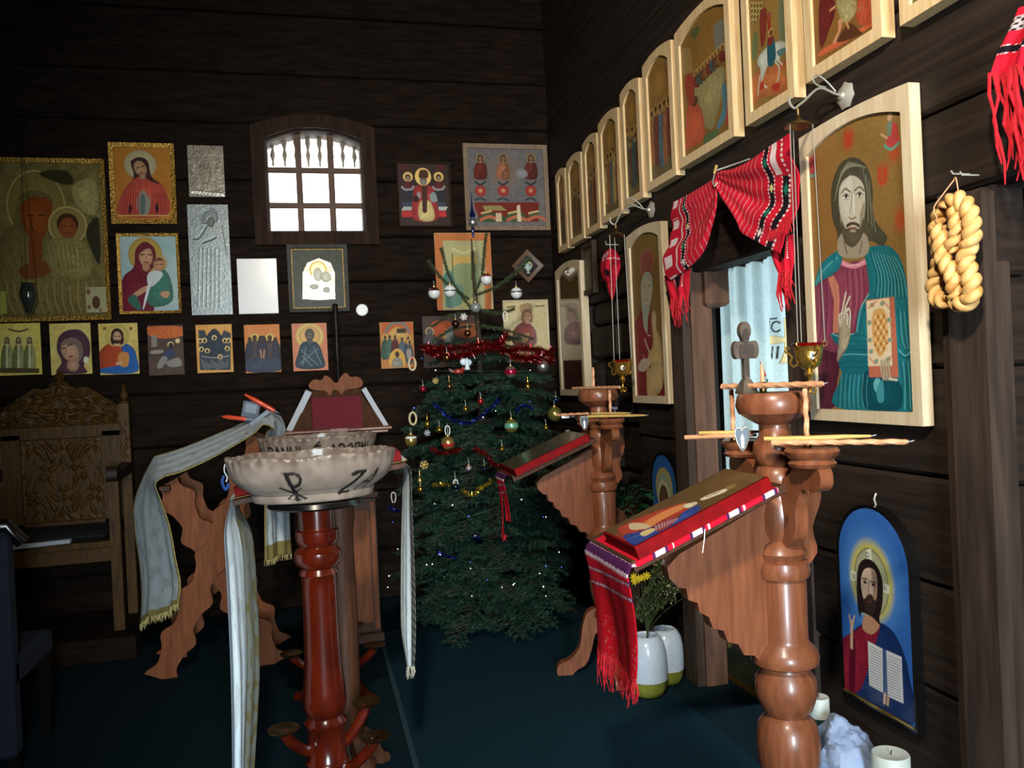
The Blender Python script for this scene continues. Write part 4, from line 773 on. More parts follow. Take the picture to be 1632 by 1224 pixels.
# low arched icon with open book
def f_low(p):
    p.z(1300, 820, 3.4); p.bg((52, 104, 176), (40, 84, 150), 8); p.ell(300, 360, 150, 260, (84, 140, 200), soft=.5, alpha=.6)
    p.ell(300, 360, 118, 212, (186, 176, 84), soft=.25); p.ell(300, 365, 96, 182, (176, 176, 140)); p.ring(300, 365, 92, 4, (120, 112, 70), 174)
    p.poly([(275, 190), (300, 185), (305, 250), (275, 250)], (214, 214, 190), False); p.ring(280, 218, 7, 3, (40, 40, 34), 12)
    p.poly([(190, 300), (215, 310), (215, 360), (190, 350)], (206, 206, 184), False); p.line([(198, 320), (198, 340), (204, 345), (204, 322), (210, 328), (210, 350)], 4, (40, 40, 34), sm=False)
    p.poly([(368, 372), (398, 385), (398, 430), (368, 420)], (206, 206, 184), False); p.line([(373, 382), (373, 412)], 4, (30, 30, 28)); p.line([(383, 388), (383, 416)], 4, (30, 30, 28)); p.line([(373, 398), (383, 402)], 4, (30, 30, 28))
    p.poly([(135, 690), (190, 640), (260, 590), (360, 590), (430, 650), (480, 760), (505, 870), (525, 1140), (140, 940), (130, 800)], (26, 48, 96), tex=.2); p.poly([(135, 700), (200, 640), (262, 600), (345, 600), (330, 680), (280, 850), (230, 960), (140, 930)], (140, 30, 52), tex=.2); p.poly([(190, 660), (215, 700), (210, 950), (180, 940)], (84, 16, 34))
    for q in range(4): p.line([(245+q*22, 640), (240+q*18, 860)], 5, (104, 20, 40))
    p.poly([(255, 620), (305, 650), (345, 610), (335, 560), (265, 550)], (176, 130, 100)); p.poly([(225, 320), (245, 255), (285, 240), (330, 275), (362, 360), (362, 480), (345, 560), (350, 600), (310, 560), (250, 530), (240, 560), (225, 480)], (34, 24, 24))
    p.poly([(246, 350), (262, 300), (295, 290), (325, 320), (332, 400), (325, 460), (300, 500), (270, 480), (250, 420)], (206, 176, 152)); p.poly([(300, 300), (325, 320), (332, 400), (325, 460), (305, 500), (312, 400)], (150, 118, 98), soft=.01); p.poly([(258, 462), (285, 448), (322, 464), (326, 500), (308, 540), (287, 536), (265, 500)], (50, 37, 32)); p.line([(283, 470), (302, 474)], 5, (120, 68, 62)); p.poly([(276, 440), (295, 430), (312, 445), (310, 455), (280, 455)], (60, 44, 38))
    p.line([(252, 345), (278, 350)], 7, (46, 32, 28)); p.line([(298, 362), (326, 372)], 7, (46, 32, 28)); p.ell(266, 366, 9, 8, (40, 28, 26)); p.ell(312, 382, 9, 8, (40, 28, 26)); p.line([(290, 360), (284, 425), (290, 435)], 6, (150, 112, 90))
    p.line([(195, 720), (195, 620), (200, 580)], 22, (196, 160, 134)); p.line([(190, 590), (182, 545)], 12, (196, 160, 134)); p.line([(203, 580), (210, 550)], 11, (196, 160, 134)); p.line([(182, 520), (186, 500)], 6, (60, 50, 50))
    p.poly([(283, 686), (362, 728), (365, 965), (290, 925)], (206, 206, 206), False); p.poly([(382, 735), (465, 772), (476, 1025), (390, 985)], (200, 200, 202), False); p.poly([(362, 728), (382, 735), (390, 985), (365, 965)], (60, 84, 120), False)
    for q in range(15): p.line([(293, 712+q*15), (356, 745+q*14.5)], 4, (110, 110, 116)); p.line([(390, 762+q*15), (460, 792+q*15)], 4, (110, 110, 116))
    p.line([(372, 1020), (375, 975)], 20, (190, 156, 132)); p.line([(390, 1030), (393, 985)], 18, (180, 146, 122))
P = side_panel('arched_black_framed_icon', 'arched black framed icon of a dark haired man holding an open book', 2.062, 2.411, .365, 1.009)
nA = 22
def semi(w, z0, h, d=0., n=nA):
    k = h-w*1.02; return [(-w+d, z0+d), (w-d, z0+d)]+[((w-d)*math.cos(math.pi*i/n), k+(w-d)*1.02*math.sin(math.pi*i/n)) for i in range(n+1)]
recalc(MB().ring(semi(P.w, 0, P.h), semi(P.w, 0, P.h, .012), -.034, -.001, dy=.003).build('frame', 'blackw', P.root)); recalc(MB().prism(semi(P.w, 0, P.h, .008), -.029, -.004).build('backing', 'blackw', P.root))
MB().box(-P.w+.010, P.w-.010, -.0375, -.0335, .008, .015).build('gold_fillet', 'gold', P.root)
def arch_picture(P, d, y, pitch, fn, mt, gain):
    w = P.w-d; k = P.h-P.w*1.02; nu = int(2*w/pitch); nv = int((P.h-d)/pitch)
    u = np.linspace(-w, w, nu); top = k+1.02*np.sqrt(np.maximum(w*w-u*u, 1e-9)); t = np.linspace(0, 1, nv)
    X = np.repeat(u[None], nv, 0); Z = d+(top-d)[None]*t[:, None]; p = Paint(X, Z, P.tf(y), gain*GAIN); fn(p); p.mottle(.14, 260, 9)
    return vgrid('painting', np.stack([X, np.full(X.shape, y), Z], -1)[::-1], p.C[::-1], mt, P.root)
arch_picture(P, .011, -.0315, .0021, f_low, 'paintg', 1.35)
MB().tube([(0, -.004, P.h-.01), (0, -.012, P.h+.018), (0, -.004, P.h+.035)], .003, 6).build('hook', 'steel', P.root)
def f_rain(p):
    p.z(780, 580, 4.533); p.bg((48, 96, 160), (40, 84, 140), 10); p.ell(1262, 900, 62, 150, (186, 168, 100)); p.ell(1262, 930, 52, 140, (150, 170, 150)); p.ell(1262, 960, 46, 120, (206, 196, 150)); p.ell(1262, 985, 34, 110, (96, 70, 50))
a, za = rw(1040, 800, 1.67); b, zb = rw(1080, 750, 1.67)
P = side_panel('arched_blue_icon', 'small arched blue icon with gold halo behind the green plant', b, a, .72, 1.06)
recalc(MB().ring(semi(P.w, 0, P.h), semi(P.w, 0, P.h, .012), -.035, -.001).build('frame', 'blackw', P.root)); recalc(MB().prism(semi(P.w, 0, P.h, .008), -.028, -.004).build('backing', 'blackw', P.root)); arch_picture(P, .012, -.030, .0035, f_rain, 'paintg', 1.3)
# picture leaning in the altar doorway
y1, _ = rw(1145, 1000, 1.8); y0, _ = rw(1195, 1000, 1.8)
def f_lean(p): p.z(1080, 900, 3.777); p.bg((60, 66, 50), (44, 50, 38), 16); p.poly([(290, 390), (330, 400), (330, 480), (300, 500), (285, 450)], (130, 120, 76), soft=.01); p.poly([(330, 420), (380, 440), (380, 540), (340, 520)], (50, 70, 56)); p.mottle(.25, 60)
P = Panel('leaning_dark_picture', 'dark gilt edged picture leaning low in the doorway behind the near stand', 'picture', (1.86, (y0+y1)/2, .001), -math.pi/2, abs(y1-y0)+.06, .70, -.06)
P.board(.02, 'blackw', ins=.004); P.frame(.02, .03, 'goldf'); P.picture(-P.w+.02, P.w-.02, .02, P.h-.02, -.0215, .004, f_lean, 'paint', 1.2)

# ================================================================ the two icon stands in front of the screen
COLP = [(.062, .27), (.074, .285), (.076, .31), (.060, .325), (.066, .345), (.080, .40), (.083, .455), (.074, .505), (.052, .527), (.068, .545), (.080, .585), (.078, .625), (.062, .648), (.060, .655), (.086, .668), (.090, .685), (.082, .705), (.066, .722), (.063, .735), (.064, .885), (.060, .893), (.072, .897), (.076, .915), (.070, .938), (.060, .942), (.064, .948), (.070, .962), (.060, .985), (.046, .995), (.056, 1.02), (.060, 1.06), (.052, 1.10), (.046, 1.118), (.050, 1.13), (.056, 1.142), (.058, 1.165), (.050, 1.186), (.044, 1.192), (.052, 1.20), (.060, 1.225), (.056, 1.252), (.042, 1.272), (.040, 1.30), (.060, 1.315)]
SL = math.atan2(.148, .377)
YZ = Matrix(((0, 1, 0, 0), (1, 0, 0, 0), (0, 0, 1, 0), (0, 0, 0, 1)))
def mirror_y(sg): return Matrix.Diagonal((1, sg, 1, 1))
def icon_stand(loc, label):
    t = thing('icon_stand', label, 'stand', loc, group='turned oak icon stands before the screen')
    MB().lathe(COLP, 32).build('column', 'oak', t)
    MB().lathe([(.05, 1.305), (.070, 1.318), (.092, 1.332), (.099, 1.352), (.094, 1.378), (.088, 1.386), (.080, 1.384), (.078, 1.372)], 36).build('top_bowl', 'oak', t)
    MB().lathe([(.080, 1.366), (.082, 1.381), (.04, 1.385)], 24).build('sand_fill', 'sand', t)
    for k in range(4):
        a = math.pi/4+math.pi/2*k+.62
        pr = smooth([(.04, .32), (.10, .31), (.13, .24), (.15, .14), (.20, .085), (.245, .07), (.265, .035), (.25, 0), (.20, 0), (.17, .03), (.12, .06), (.09, .13), (.07, .20), (.04, .22)], 4)
        recalc(MB().prism(pr, -.024, .024, Matrix.Rotation(a, 4, 'Z')).build('foot', 'oak', t))
    al = SL; T = Matrix.Translation((-.275, 0, 1.077)) @ Matrix.Rotation(-al, 4, 'Y')
    MB().box(-.212, .215, -.165, .165, -.012, .010, T, ch=.003).build('slope_board', 'oakd', t)
    MB().box(-.222, -.212, -.165, .165, -.012, .018, T, ch=.002).build('stop_rail', 'oakd', t)
    sc = [(-.04, 1.10), (-.30, .985), (-.335, .955), (-.33, .925), (-.305, .90), (-.285, .895), (-.28, .865), (-.255, .855), (-.25, .83), (-.225, .815), (-.215, .785), (-.185, .775), (-.175, .745), (-.145, .735), (-.13, .705), (-.10, .70), (-.08, .675), (-.04, .665)]
    recalc(MB().prism(sc, -.021, .021).build('slope_bracket', 'oak', t))
    for sg in (-1, 1):
        T = mirror_y(sg) @ YZ
        wing = smooth([(.035, 1.14), (.07, 1.165), (.12, 1.20), (.17, 1.215), (.215, 1.20), (.222, 1.165), (.20, 1.145), (.172, 1.15), (.165, 1.135), (.145, 1.145), (.125, 1.12), (.11, 1.085), (.108, 1.05), (.095, 1.01), (.06, .985), (.035, .99)], 3)
        recalc(MB().prism(wing, -.018, .018, T).build('side_bracket', 'oak', t))
        MB().lathe([(.025, 1.196), (.052, 1.203), (.058, 1.212), (.050, 1.222), (.062, 1.232), (.066, 1.242), (.060, 1.250), (.052, 1.247)], 28, (0, sg*.165, 0)).build('side_dish', 'oak', t)
    recalc(MB().prism(smooth([(.03, 1.18), (.10, 1.17), (.12, 1.10), (.09, 1.02), (.10, .95), (.03, .92)], 3), -.018, .018).build('back_bracket', 'oak', t))
    return t
NS, FS = Vector((1.19, 1.97, 0)), Vector((1.345, 3.80, 0))
icon_stand(NS, 'near turned oak icon stand with bowl top, in front of the large bearded portrait')
icon_stand(FS, 'far turned oak icon stand beside the tree, in front of the red robed mother icon')
def slope_icon(at, name, label, fn, w=.335, h=.405, gain=1.2):
    al = SL
    P = Panel(name, label, 'icon', (at[0]-.470, at[1], 1.0135), -math.pi/2, w, h, -(math.pi/2-al))
    P.board(.034, 'redwood'); P.picture(-P.w+.004, P.w-.004, .004, P.h-.004, -.0355, .0016, fn, 'paintg', gain); return P
def f_near(p):
    p.z(900, 700, 4.08); p.bg((92, 70, 36), (74, 54, 28), 12); p.mottle(.2, 60); p.poly([(330, 610), (480, 700), (500, 780), (400, 700)], (150, 30, 26), soft=.01)
    p.poly([(340, 590), (420, 540), (560, 480), (760, 415), (800, 420), (790, 470), (640, 540), (520, 600), (440, 650)], (176, 60, 40), tex=.2); p.poly([(520, 540), (640, 470), (770, 420), (790, 440), (640, 520), (520, 590)], (206, 130, 76)); p.poly([(420, 550), (500, 545), (560, 570), (440, 590)], (196, 176, 140))
    p.poly([(380, 630), (480, 600), (600, 560), (740, 510), (760, 480), (860, 430), (880, 450), (820, 520), (700, 590), (560, 640), (480, 690), (440, 690)], (36, 66, 146), tex=.25); p.poly([(580, 560), (700, 510), (740, 520), (620, 600)], (146, 54, 66), tex=.25)
    for q in range(8): p.line([(600+q*17, 590-q*8), (590+q*20, 560-q*7)], 5, (206, 166, 150))
    for q in range(9): p.line([(410+q*45, 655-q*18), (470+q*44, 625-q*19)], 5, (86, 120, 190))
    p.poly([(770, 440), (790, 420), (850, 408), (860, 420), (810, 448)], (214, 204, 170)); p.ring(806, 430, 42, 4, (60, 40, 24), 22); p.poly([(490, 610), (560, 580), (590, 590), (520, 630)], (206, 186, 130)); p.poly([(885, 385), (960, 350), (1050, 320), (1050, 340), (940, 385), (890, 398)], (214, 204, 176), tex=.3); p.line([(920, 375), (1000, 345)], 8, (90, 70, 40)); p.poly([(1050, 310), (1110, 290), (1110, 310), (1060, 330)], (120, 100, 60))
slope_icon(NS+Vector((.006, -.052, 0)), 'red_edged_icon', 'red edged icon of a blue robed figure lying on the near oak stand', f_near, .215, .385)
def f_far(p):
    p.z(600, 640, 4.533); p.bg((92, 84, 66), (66, 58, 44), 16); p.mottle(.25, 60)
    for a, b in (((1100, 480), (1250, 400)), ((1200, 400), (1350, 350)), ((1280, 385), (1380, 340)), ((1050, 470), (1140, 440)), ((1300, 350), (1420, 320)), ((1130, 430), (1230, 400))): p.line([a, b], 9, (176, 166, 140))
    p.poly([(1050, 490), (1100, 470), (1120, 490), (1070, 500)], (150, 140, 120))
slope_icon(FS+Vector((.0, -.035, 0)), 'red_edged_icon', 'red edged grey toned icon lying on the far oak stand by the tree', f_far, .30, .385)
# woven towels under the two icons
def hang_towel(at, name, label, y0, y1, zend, tails=None, seed=1, top=.08, nu=90, nv=260):
    al = SL; prof = []
    L1 = .40
    for i in range(40): d = L1*(1-i/39); prof.append((-.474+.931*d+.005, 1.0105+.365*d))
    e = prof[-1]
    for i in range(1, 9): a = i/8*math.pi/2; prof.append((e[0]-.024*math.sin(a)-.006*i/8, e[1]-.022*(1-math.cos(a))))
    e = prof[-1]; n = 60
    for i in range(1, n+1): prof.append((e[0]-.004+.02*math.sin(i/n*2.2), e[1]-(e[1]-zend)*i/n))
    pr = np.array(prof); s = np.r_[0, np.cumsum(np.hypot(*np.diff(pr, axis=0).T))]; t = np.linspace(0, s[-1], nv)
    px, pz = np.interp(t, s, pr[:, 0]), np.interp(t, s, pr[:, 1]); hang = np.clip((t-L1-.03)/(s[-1]-L1-.03), 0, 1); tab = np.clip(1-(t-L1)/.03, 0, 1)*(t < L1+.03)
    u = np.linspace(0, 1, nu); U, V = np.meshgrid(u, t); HG = hang[:, None]; TB = np.where(t <= L1, 1., np.clip(1-(t-L1)/.05, 0, 1))[:, None]
    yc = (y0+y1)/2; hwid = (y1-y0)/2
    Yl = yc+(U-.5)*2*hwid*(1-.13*HG)-.03*HG
    if tails: Yl = yc+(U-.5)*2*hwid*(1-.25*HG)-.02*HG
    X = px[:, None]+HG*(.010*np.sin(U*7+seed+V*3)+.003*np.sin(U*17+V*5)); Zz = np.repeat(pz[:, None], nu, 1)
    over = np.clip(np.abs(Yl-0)-.163, 0, 1)*TB; Zz = Zz-over*1.2; Yl = np.where(TB > .5, np.sign(Yl)*np.minimum(np.abs(Yl), .163+.35*np.clip(np.abs(Yl)-.163, 0, 1)), Yl)
    dl = V-L1                                # distance past the lower board edge
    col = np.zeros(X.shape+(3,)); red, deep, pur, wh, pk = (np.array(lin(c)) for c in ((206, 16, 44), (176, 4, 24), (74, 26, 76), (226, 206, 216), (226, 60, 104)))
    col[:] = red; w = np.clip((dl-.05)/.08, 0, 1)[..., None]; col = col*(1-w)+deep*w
    zig = .006*np.abs(((U*26) % 1)-.5)*2
    def band(a, b, c): k = (dl-.014+zig > a) & (dl-.014+zig < b); col[k] = c
    band(-.002, .006, wh); band(.006, .034, pur); band(.034, .042, wh)
    for d in (.068, .105):
        k = (np.abs(dl-d-.02*U) < .006) & (np.sin(U*120) > -.2); col[k] = pur; k = (np.abs(dl-d-.02*U) < .003) & (np.sin(U*240) > .2); col[k] = wh
    edge = (dl < -.01) & (np.abs(Yl) > .155)
    m1 = np.sin(V*60)*.5+.5
    col[edge & (m1 > .62)] = pur; col[edge & (m1 > .86)] = wh; col[edge & (np.abs(np.sin(V*31)) < .06)] = wh
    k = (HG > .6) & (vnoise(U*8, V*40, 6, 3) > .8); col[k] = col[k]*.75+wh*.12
    o = thing(name, label, 'towel', at)
    if tails:
        nx = int(nu*.42); a = vgrid('cloth', np.stack([X, Yl, Zz], -1)[:int(nv*tails), :], col[:int(nv*tails), :], 'cloth', o, thick=.003)
        v0 = int(nv*tails)-1
        vgrid('tail', np.stack([X, Yl-.012*HG, Zz], -1)[v0:-30, :nx], col[v0:-30, :nx], 'cloth', o, thick=.003); vgrid('tail', np.stack([X-.01*HG, Yl, Zz], -1)[v0:, nx+6:], col[v0:, nx+6:], 'cloth', o, thick=.003)
    else: vgrid('cloth', np.stack([X, Yl, Zz], -1), col, 'cloth', o, thick=.003)
    r = random.Random(seed); mb = MB()
    for i in range(110 if not tails else 26):
        u_ = i/(109 if not tails else 25); j = min(nu-1, int(u_*(nu-1))); ln = r.uniform(.03, .10 if u_ > .3 else .05)*(1 if not tails else .25); x, y, z = X[-1, j], Yl[-1, j], Zz[-1, j]
        if tails and u_ < .5: continue
        pts = [(x, y, z+.004), (x+r.uniform(-.006, .006), y+r.uniform(-.004, .004), z-ln*.5), (x+r.uniform(-.01, .01), y+r.uniform(-.007, .007), z-ln)]
        mb.tube(pts, [.0017, .0014, .0006], 4)
    f_ = mb.build('fringe', 'rednet', o); f_['kind'] = 'stuff'
    if not tails: MB().tube([(.0-.30, -.172, 1.075), (-.305, -.176, 1.05), (-.312, -.178, 1.02)], .0012, 5).build('loose_thread', 'paper', o)
    return o
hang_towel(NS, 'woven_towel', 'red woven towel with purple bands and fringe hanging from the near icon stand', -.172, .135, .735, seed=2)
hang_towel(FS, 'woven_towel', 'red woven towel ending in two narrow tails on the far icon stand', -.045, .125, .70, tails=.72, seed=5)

# candles, holders and trinkets on the stands
def candle(a, b, r, label, m='wax', twist=True, group=None, wick=True):
    a, b = Vector(a), Vector(b); t = thing('candle', label, 'candle', a, group=group); d = b-a; L = d.length; q = d.to_track_quat('Z', 'X').to_matrix().to_4x4()
    n = 40 if twist else 4; mb = MB(); V = []; k = 12
    for i in range(n+1):
        z = L*i/n
        for j in range(k):
            an = 2*math.pi*j/k; rr = r*(1+.16*math.cos(3*(an-z/.022))) if twist else r
            if i == n: rr *= .6
            V.append((rr*math.cos(an), rr*math.sin(an), z))
    fs = [(i*k+j, i*k+(j+1) % k, (i+1)*k+(j+1) % k, (i+1)*k+j) for i in range(n) for j in range(k)]+[tuple(range(k))[::-1], tuple(range(n*k, n*k+k))]
    mb.add(V, fs, q); mb.build('wax_body', m, t)
    if wick: MB().tube([q @ Vector((0, 0, L-.002)), q @ Vector((.001, 0, L+.006)), q @ Vector((.003, 0, L+.012))], .0012, 5).build('wick', 'page', t)
    return t
def holder(p, label, h=.03):
    o = MB().lathe([(.010, 0), (.012, .003), (.0095, .006), (.0095, h-.004), (.013, h), (.0105, h), (.0085, h-.006)], 18, p).build('candle_cup', 'brass'); tag(o, label, 'candle holder'); return o
def stand_candles(at, far):
    w = 'far' if far else 'near'; x, y = at.x, at.y
    for sg, nm in ((-1, 'camera side'), (1, 'corner side')):
        p = (x+(.005 if far or sg < 0 else -.045), y+sg*(.150 if far else .140), 1.2475)
        holder(p, f'small brass candle cup on the {nm} dish of the {w} stand')
        candle((p[0], p[1], 1.258), (p[0], p[1], 1.383 if far else 1.396), .0062, f'short upright wax candle on the {nm} dish of the {w} stand', wick=False)
stand_candles(NS, False); stand_candles(FS, True)
nx, ny = NS.x, NS.y
candle((nx-.068, ny+.15, 1.405), (nx+.017, ny-.20, 1.4065), .0075, 'long twisted wax candle laid across the bowl of the near stand')
candle((nx-.07, ny-.10, 1.262), (nx+.17, ny-.30, 1.262), .0065, 'long twisted wax candle laid on the camera side dish of the near stand')
candle((nx-.05, ny-.075, 1.270), (nx+.11, ny-.245, 1.276), .0055, 'smooth yellow candle resting on the camera side dish of the near stand', 'waxy', False)
candle((nx-.085, ny-.09, 1.272), (nx+.075, ny-.205, 1.2725), .0055, 'shorter smooth yellow candle beside the long twisted one on the near stand', 'waxy', False)
candle((nx-.155, ny+.22, 1.262), (nx-.02, ny+.06, 1.270), .0065, 'orange tipped wax candle on the corner side dish of the near stand', 'wax', False, wick=False)
candle((nx-.13, ny+.18, 1.275), (nx+.0, ny+.075, 1.277), .0055, 'pale wax candle lying over the orange tipped one on the near stand', 'waxy', False)
fx, fy = FS.x, FS.y
candle((fx-.05, fy+.235, 1.3935), (fx+.03, fy-.225, 1.3945), .0075, 'long wax candle laid across the bowl of the far stand')
candle((fx-.09, fy-.10, 1.262), (fx+.12, fy-.30, 1.262), .0065, 'wax candle laid on the camera side dish of the far stand', 'waxy', False)
candle((fx-.06, fy-.07, 1.273), (fx+.06, fy-.25, 1.274), .0055, 'thin yellow candle over the other on the far stand dish', 'waxy', False)
candle((fx-.15, fy+.22, 1.262), (fx-.03, fy+.06, 1.268), .0065, 'wax candle on the corner side dish of the far stand')
candle((fx-.01, fy+.03, 1.384), (fx-.008, fy+.032, 1.495), .0062, 'upright wax candle standing in the bowl of the far stand', wick=False)
# small standing cross, candle and sprig in the near bowl
cxp = onY(1187, 560, ny+.058); t = thing('standing_cross', 'small brown cast cross with lobed ends standing in the near stand bowl', 'cross', (cxp.x, ny+.058, 1.384))
MB().lathe([(.031, 0), (.032, .005), (.028, .014), (.019, .031), (.014, .039)], 4, T=Matrix.Rotation(R(45), 4, 'Z')).build('foot', 'stone', t)
out = [(-.0085, .030), (.0085, .030), (.0085, .073)] + [(.030+.013*math.cos(a), .092+.019*math.sin(a)) for a in np.linspace(-1.9, 1.9, 9)] + [(.0085, .108)] + [(.019*math.cos(a), .132+.019*math.sin(a)) for a in np.linspace(-.9, math.pi+.9, 13)] + [(-.0085, .108)] + [(-.030-.013*math.cos(a), .092+.019*math.sin(a)) for a in np.linspace(1.9, -1.9, 9)] + [(-.0085, .073)]
out = [(x*.88, z*1.30) for x, z in out]; recalc(MB().prism(out, -.009, .009).build('cross_body', 'stone', t))
recalc(MB().prism([(x*.6, .05+(z-.04)*.82) for x, z in out], -.0118, -.008).build('relief', mat('darker_bronze', (72, 60, 50), .6, col2=(54, 45, 38), scale=30), t))
p = onY(1215, 600, ny+.03); holder((p.x, ny+.03, 1.384), 'brass candle cup behind the laid candle in the near stand bowl', .030); candle((p.x, ny+.03, 1.393), (p.x, ny+.03, 1.462), .0055, 'short candle in the brass cup beside the small cross', twist=False)
t = thing('dried_sprig', 'thin dried sprig with dark red blooms beside the small cross', 'sprig', (p.x+.018, ny+.045, 1.384))
MB().tube([(0, 0, 0), (.004, 0, .03), (-.001, .004, .06), (-.009, .004, .083)], .0012, 5).build('stem', 'stem', t)
mb = MB(); [mb.ball((-.009+i*.0022, .004, .083-i*.007), .0035, 6, 5) for i in range(6)]; mb.build('bloom', 'redf', t); mb = MB(); [mb.ball((.002+i*.001, 0, .02+i*.007), .005, 6, 4, (1, .4, .7)) for i in range(3)]; mb.build('leaf', 'leaf', t)
# beaded heart pendants
def pendant(p, label, k=1.):
    t = thing('heart_pendant', label, 'pendant', p); o = [(.0, -.052), (.012, -.03), (.0155, -.01), (.012, 0), (.004, .0), (0, -.006), (-.004, 0), (-.012, 0), (-.0155, -.01), (-.012, -.03)]
    o = [(a*k, b*k) for a, b in o]; T = Matrix.Rotation(R(-20), 4, 'Z')
    recalc(MB().prism(smooth(o, 3), -.003, .003, T).build('heart', 'navy', t)); MB().tube([T @ Vector((a, -.0035, b)) for a, b in smooth(o, 3)], .0016, 5, close=True).build('bead_rim', 'wire', t); recalc(MB().prism([(-.003*k, -.045*k), (.003*k, -.045*k), (.004*k, -.022*k), (0, -.012*k), (-.004*k, -.022*k)], -.005, -.003, T).build('bead_motif', 'paper', t)); MB().tube([(0, 0, -.004), (.006, .0, .012), (.012, .002, .02)], .0011, 5).build('cord', 'wire', t); return t
pendant(onY(1182, 682, ny-.12), 'dark blue heart pendant edged with silver beads hanging on the near stand', 1.1); pendant(onY(931, 664, fy-.14), 'dark blue beaded heart pendant hanging on the far stand', 1.2)
mb = thing('white_tag', 'small white clip like tag beside a green gold bauble at the far stand', 'tag', onY(901, 664, fy+.19)); MB().box(-.02, .02, -.003, .003, -.008, .008, ch=.001).build('tag_plate', 'paper', mb); MB().tube([(.012, 0, 0), (.03, 0, -.002), (.05, .0, -.004)], .0016, 5).build('cord', 'page', mb)
p = onY(979, 652, fy-.12); t = thing('small_ribbon', 'small lilac ribbon tied to the candle on the far stand', 'ribbon', p); mb = MB(); mb.ball((-.008, 0, .006), .009, 8, 6, (1, .4, .7)); mb.ball((.009, 0, .004), .009, 8, 6, (1, .4, .7)); mb.tube([(0, 0, 0), (.003, 0, -.02), (.001, 0, -.035)], .003, 5); mb.build('bow', mat('lilac_ribbon', (120, 112, 150), .6), t)

# ================================================================ hanging vigil lamps
def vigil(rim, wallp, label, capz):
    """rim: centre of the cup's rim; wallp: rosette on the wall"""
    t = thing('vigil_lamp', label, 'lamp', rim, group='brass vigil lamps hung before the icons'); w = Vector(wallp)-Vector(rim); cz = capz-rim[2]
    T = Matrix.Translation(w) @ Matrix.Rotation(R(-90), 4, 'Y')
    MB().lathe([(.040, 0), (.042, .004), (.030, .012), (.012, .016), (.010, .024)], 14, T=T, mod=lambda a, z: 1+.08*math.cos(7*a) if z < .013 else 1).build('wall_rosette', 'steel', t)
    top = Vector((0, 0, cz+.045))
    a = smooth([tuple(w+Vector((-.02, 0, 0))), (w.x*.75, w.y*.75, w.z+.006), (w.x*.45, w.y*.45, w.z+.020), (w.x*.15, w.y*.15, w.z-.02), (w.x*.02, w.y*.02, cz+.055), (-.012, 0, cz+.045), (-.028, 0, cz+.06), (-.028, 0, cz+.08)], 5, False)
    MB().tube(a, .0042, 7).build('bracket_arm', 'wire', t)
    c = Vector((w.x*.5, w.y*.5, w.z+.012)); MB().tube(smooth([tuple(c+Vector((dx, 0, dz))) for dx, dz in ((.05, 0), (.02, .03), (-.015, .05), (-.03, .035), (-.015, .018), (.015, .012))], 4, False), .003, 6).build('bracket_scroll', 'wire', t)
    MB().lathe([(.004, cz+.045), (.006, cz+.03), (.003, cz+.022), (.009, cz+.014), (.012, cz+.006), (.032, cz-.002), (.044, cz-.012), (.041, cz-.013), (.010, cz-.002)], 20).build('chain_cap', 'brass', t)
    for k in range(3):
        a = R(200+120*k); MB().tube([(.042*math.cos(a), .042*math.sin(a), cz-.012), (.05*math.cos(a), .05*math.sin(a), .012)], .0016, 5).build('chain', 'wire', t)
        MB().tube([(.05*math.cos(a)+.007*math.cos(b)*math.cos(a), .05*math.sin(a)+.007*math.cos(b)*math.sin(a), .007+.009*math.sin(b)) for b in np.linspace(0, 6.28, 11)[:-1]], .0017, 5, close=True).build('chain_ring', 'gold', t)
        s = smooth([(.030, -.055), (.048, -.062), (.056, -.048), (.050, -.034), (.058, -.022), (.070, -.012), (.064, .0), (.056, -.006)], 4, False); a += R(60)
        MB().tube([(x*math.cos(a), x*math.sin(a), z) for x, z in s], .0036, 6).build('scroll_ornament', 'gold', t)
    MB().lathe([(.006, -.150), (.008, -.145), (.003, -.135), (.010, -.128), (.004, -.118), (.006, -.10), (.016, -.088), (.009, -.076), (.022, -.068), (.034, -.055), (.040, -.036), (.041, -.018), (.044, -.006), (.047, 0), (.043, 0), (.038, -.012)], 24).build('cup', 'gold', t)
    MB().lathe([(.036, -.008), (.042, 0), (.049, .010), (.046, .011), (.038, .0)], 28, mod=lambda a, z: 1+(.05*math.cos(14*a) if z > .005 else 0)).build('ruby_glass', 'ruby', t)
    a = R(255); q = Vector((.041*math.cos(a), .041*math.sin(a), -.03)); T = Matrix.Translation(q) @ Vector((math.cos(a), math.sin(a), 0)).to_track_quat('Z', 'Y').to_matrix().to_4x4()
    MB().lathe([(.012, 0), (.012, .004), (.009, .005)], 16, T=T).build('enamel_medallion', 'steel', t)
    k = MB(); [k.box(-.0085, .0085, -.002, .002, .004, .0062, T @ Matrix.Rotation(R(45+90*i), 4, 'Z')) for i in range(2)]; k.build('medallion_cross', 'navy', t)
    for k in range(3):
        a = R(200+120*k); MB().tube([(x*math.cos(a), x*math.sin(a), z) for x, z in smooth([(.003, -.140), (.014, -.150), (.018, -.138), (.011, -.128)], 4, False)], .0022, 5).build('finial_scroll', 'gold', t)
    return t
yb = 2.30; rm = onY(1288, 552, yb); ws = onX(1376, 133, WX-.02); vigil((rm.x, yb, rm.z), (WX-.003, yb, ws.z), 'brass vigil lamp with ruby glass hanging in front of the large bearded portrait', onY(1286, 196, yb).z)
yb = 3.86; rm = onY(991, 577, yb); ws = onX(1033, 338, WX); vigil((rm.x, yb, rm.z), (WX-.003, yb, ws.z), 'brass vigil lamp hanging in front of the red robed mother icon', onY(983, 372, yb).z)
rm = bw(45, 462, D-.16); t = thing('oil_lamp', 'dim glass oil lamp hanging in front of the large gilt icon', 'lamp', (rm[0], D-.16, rm[1]))
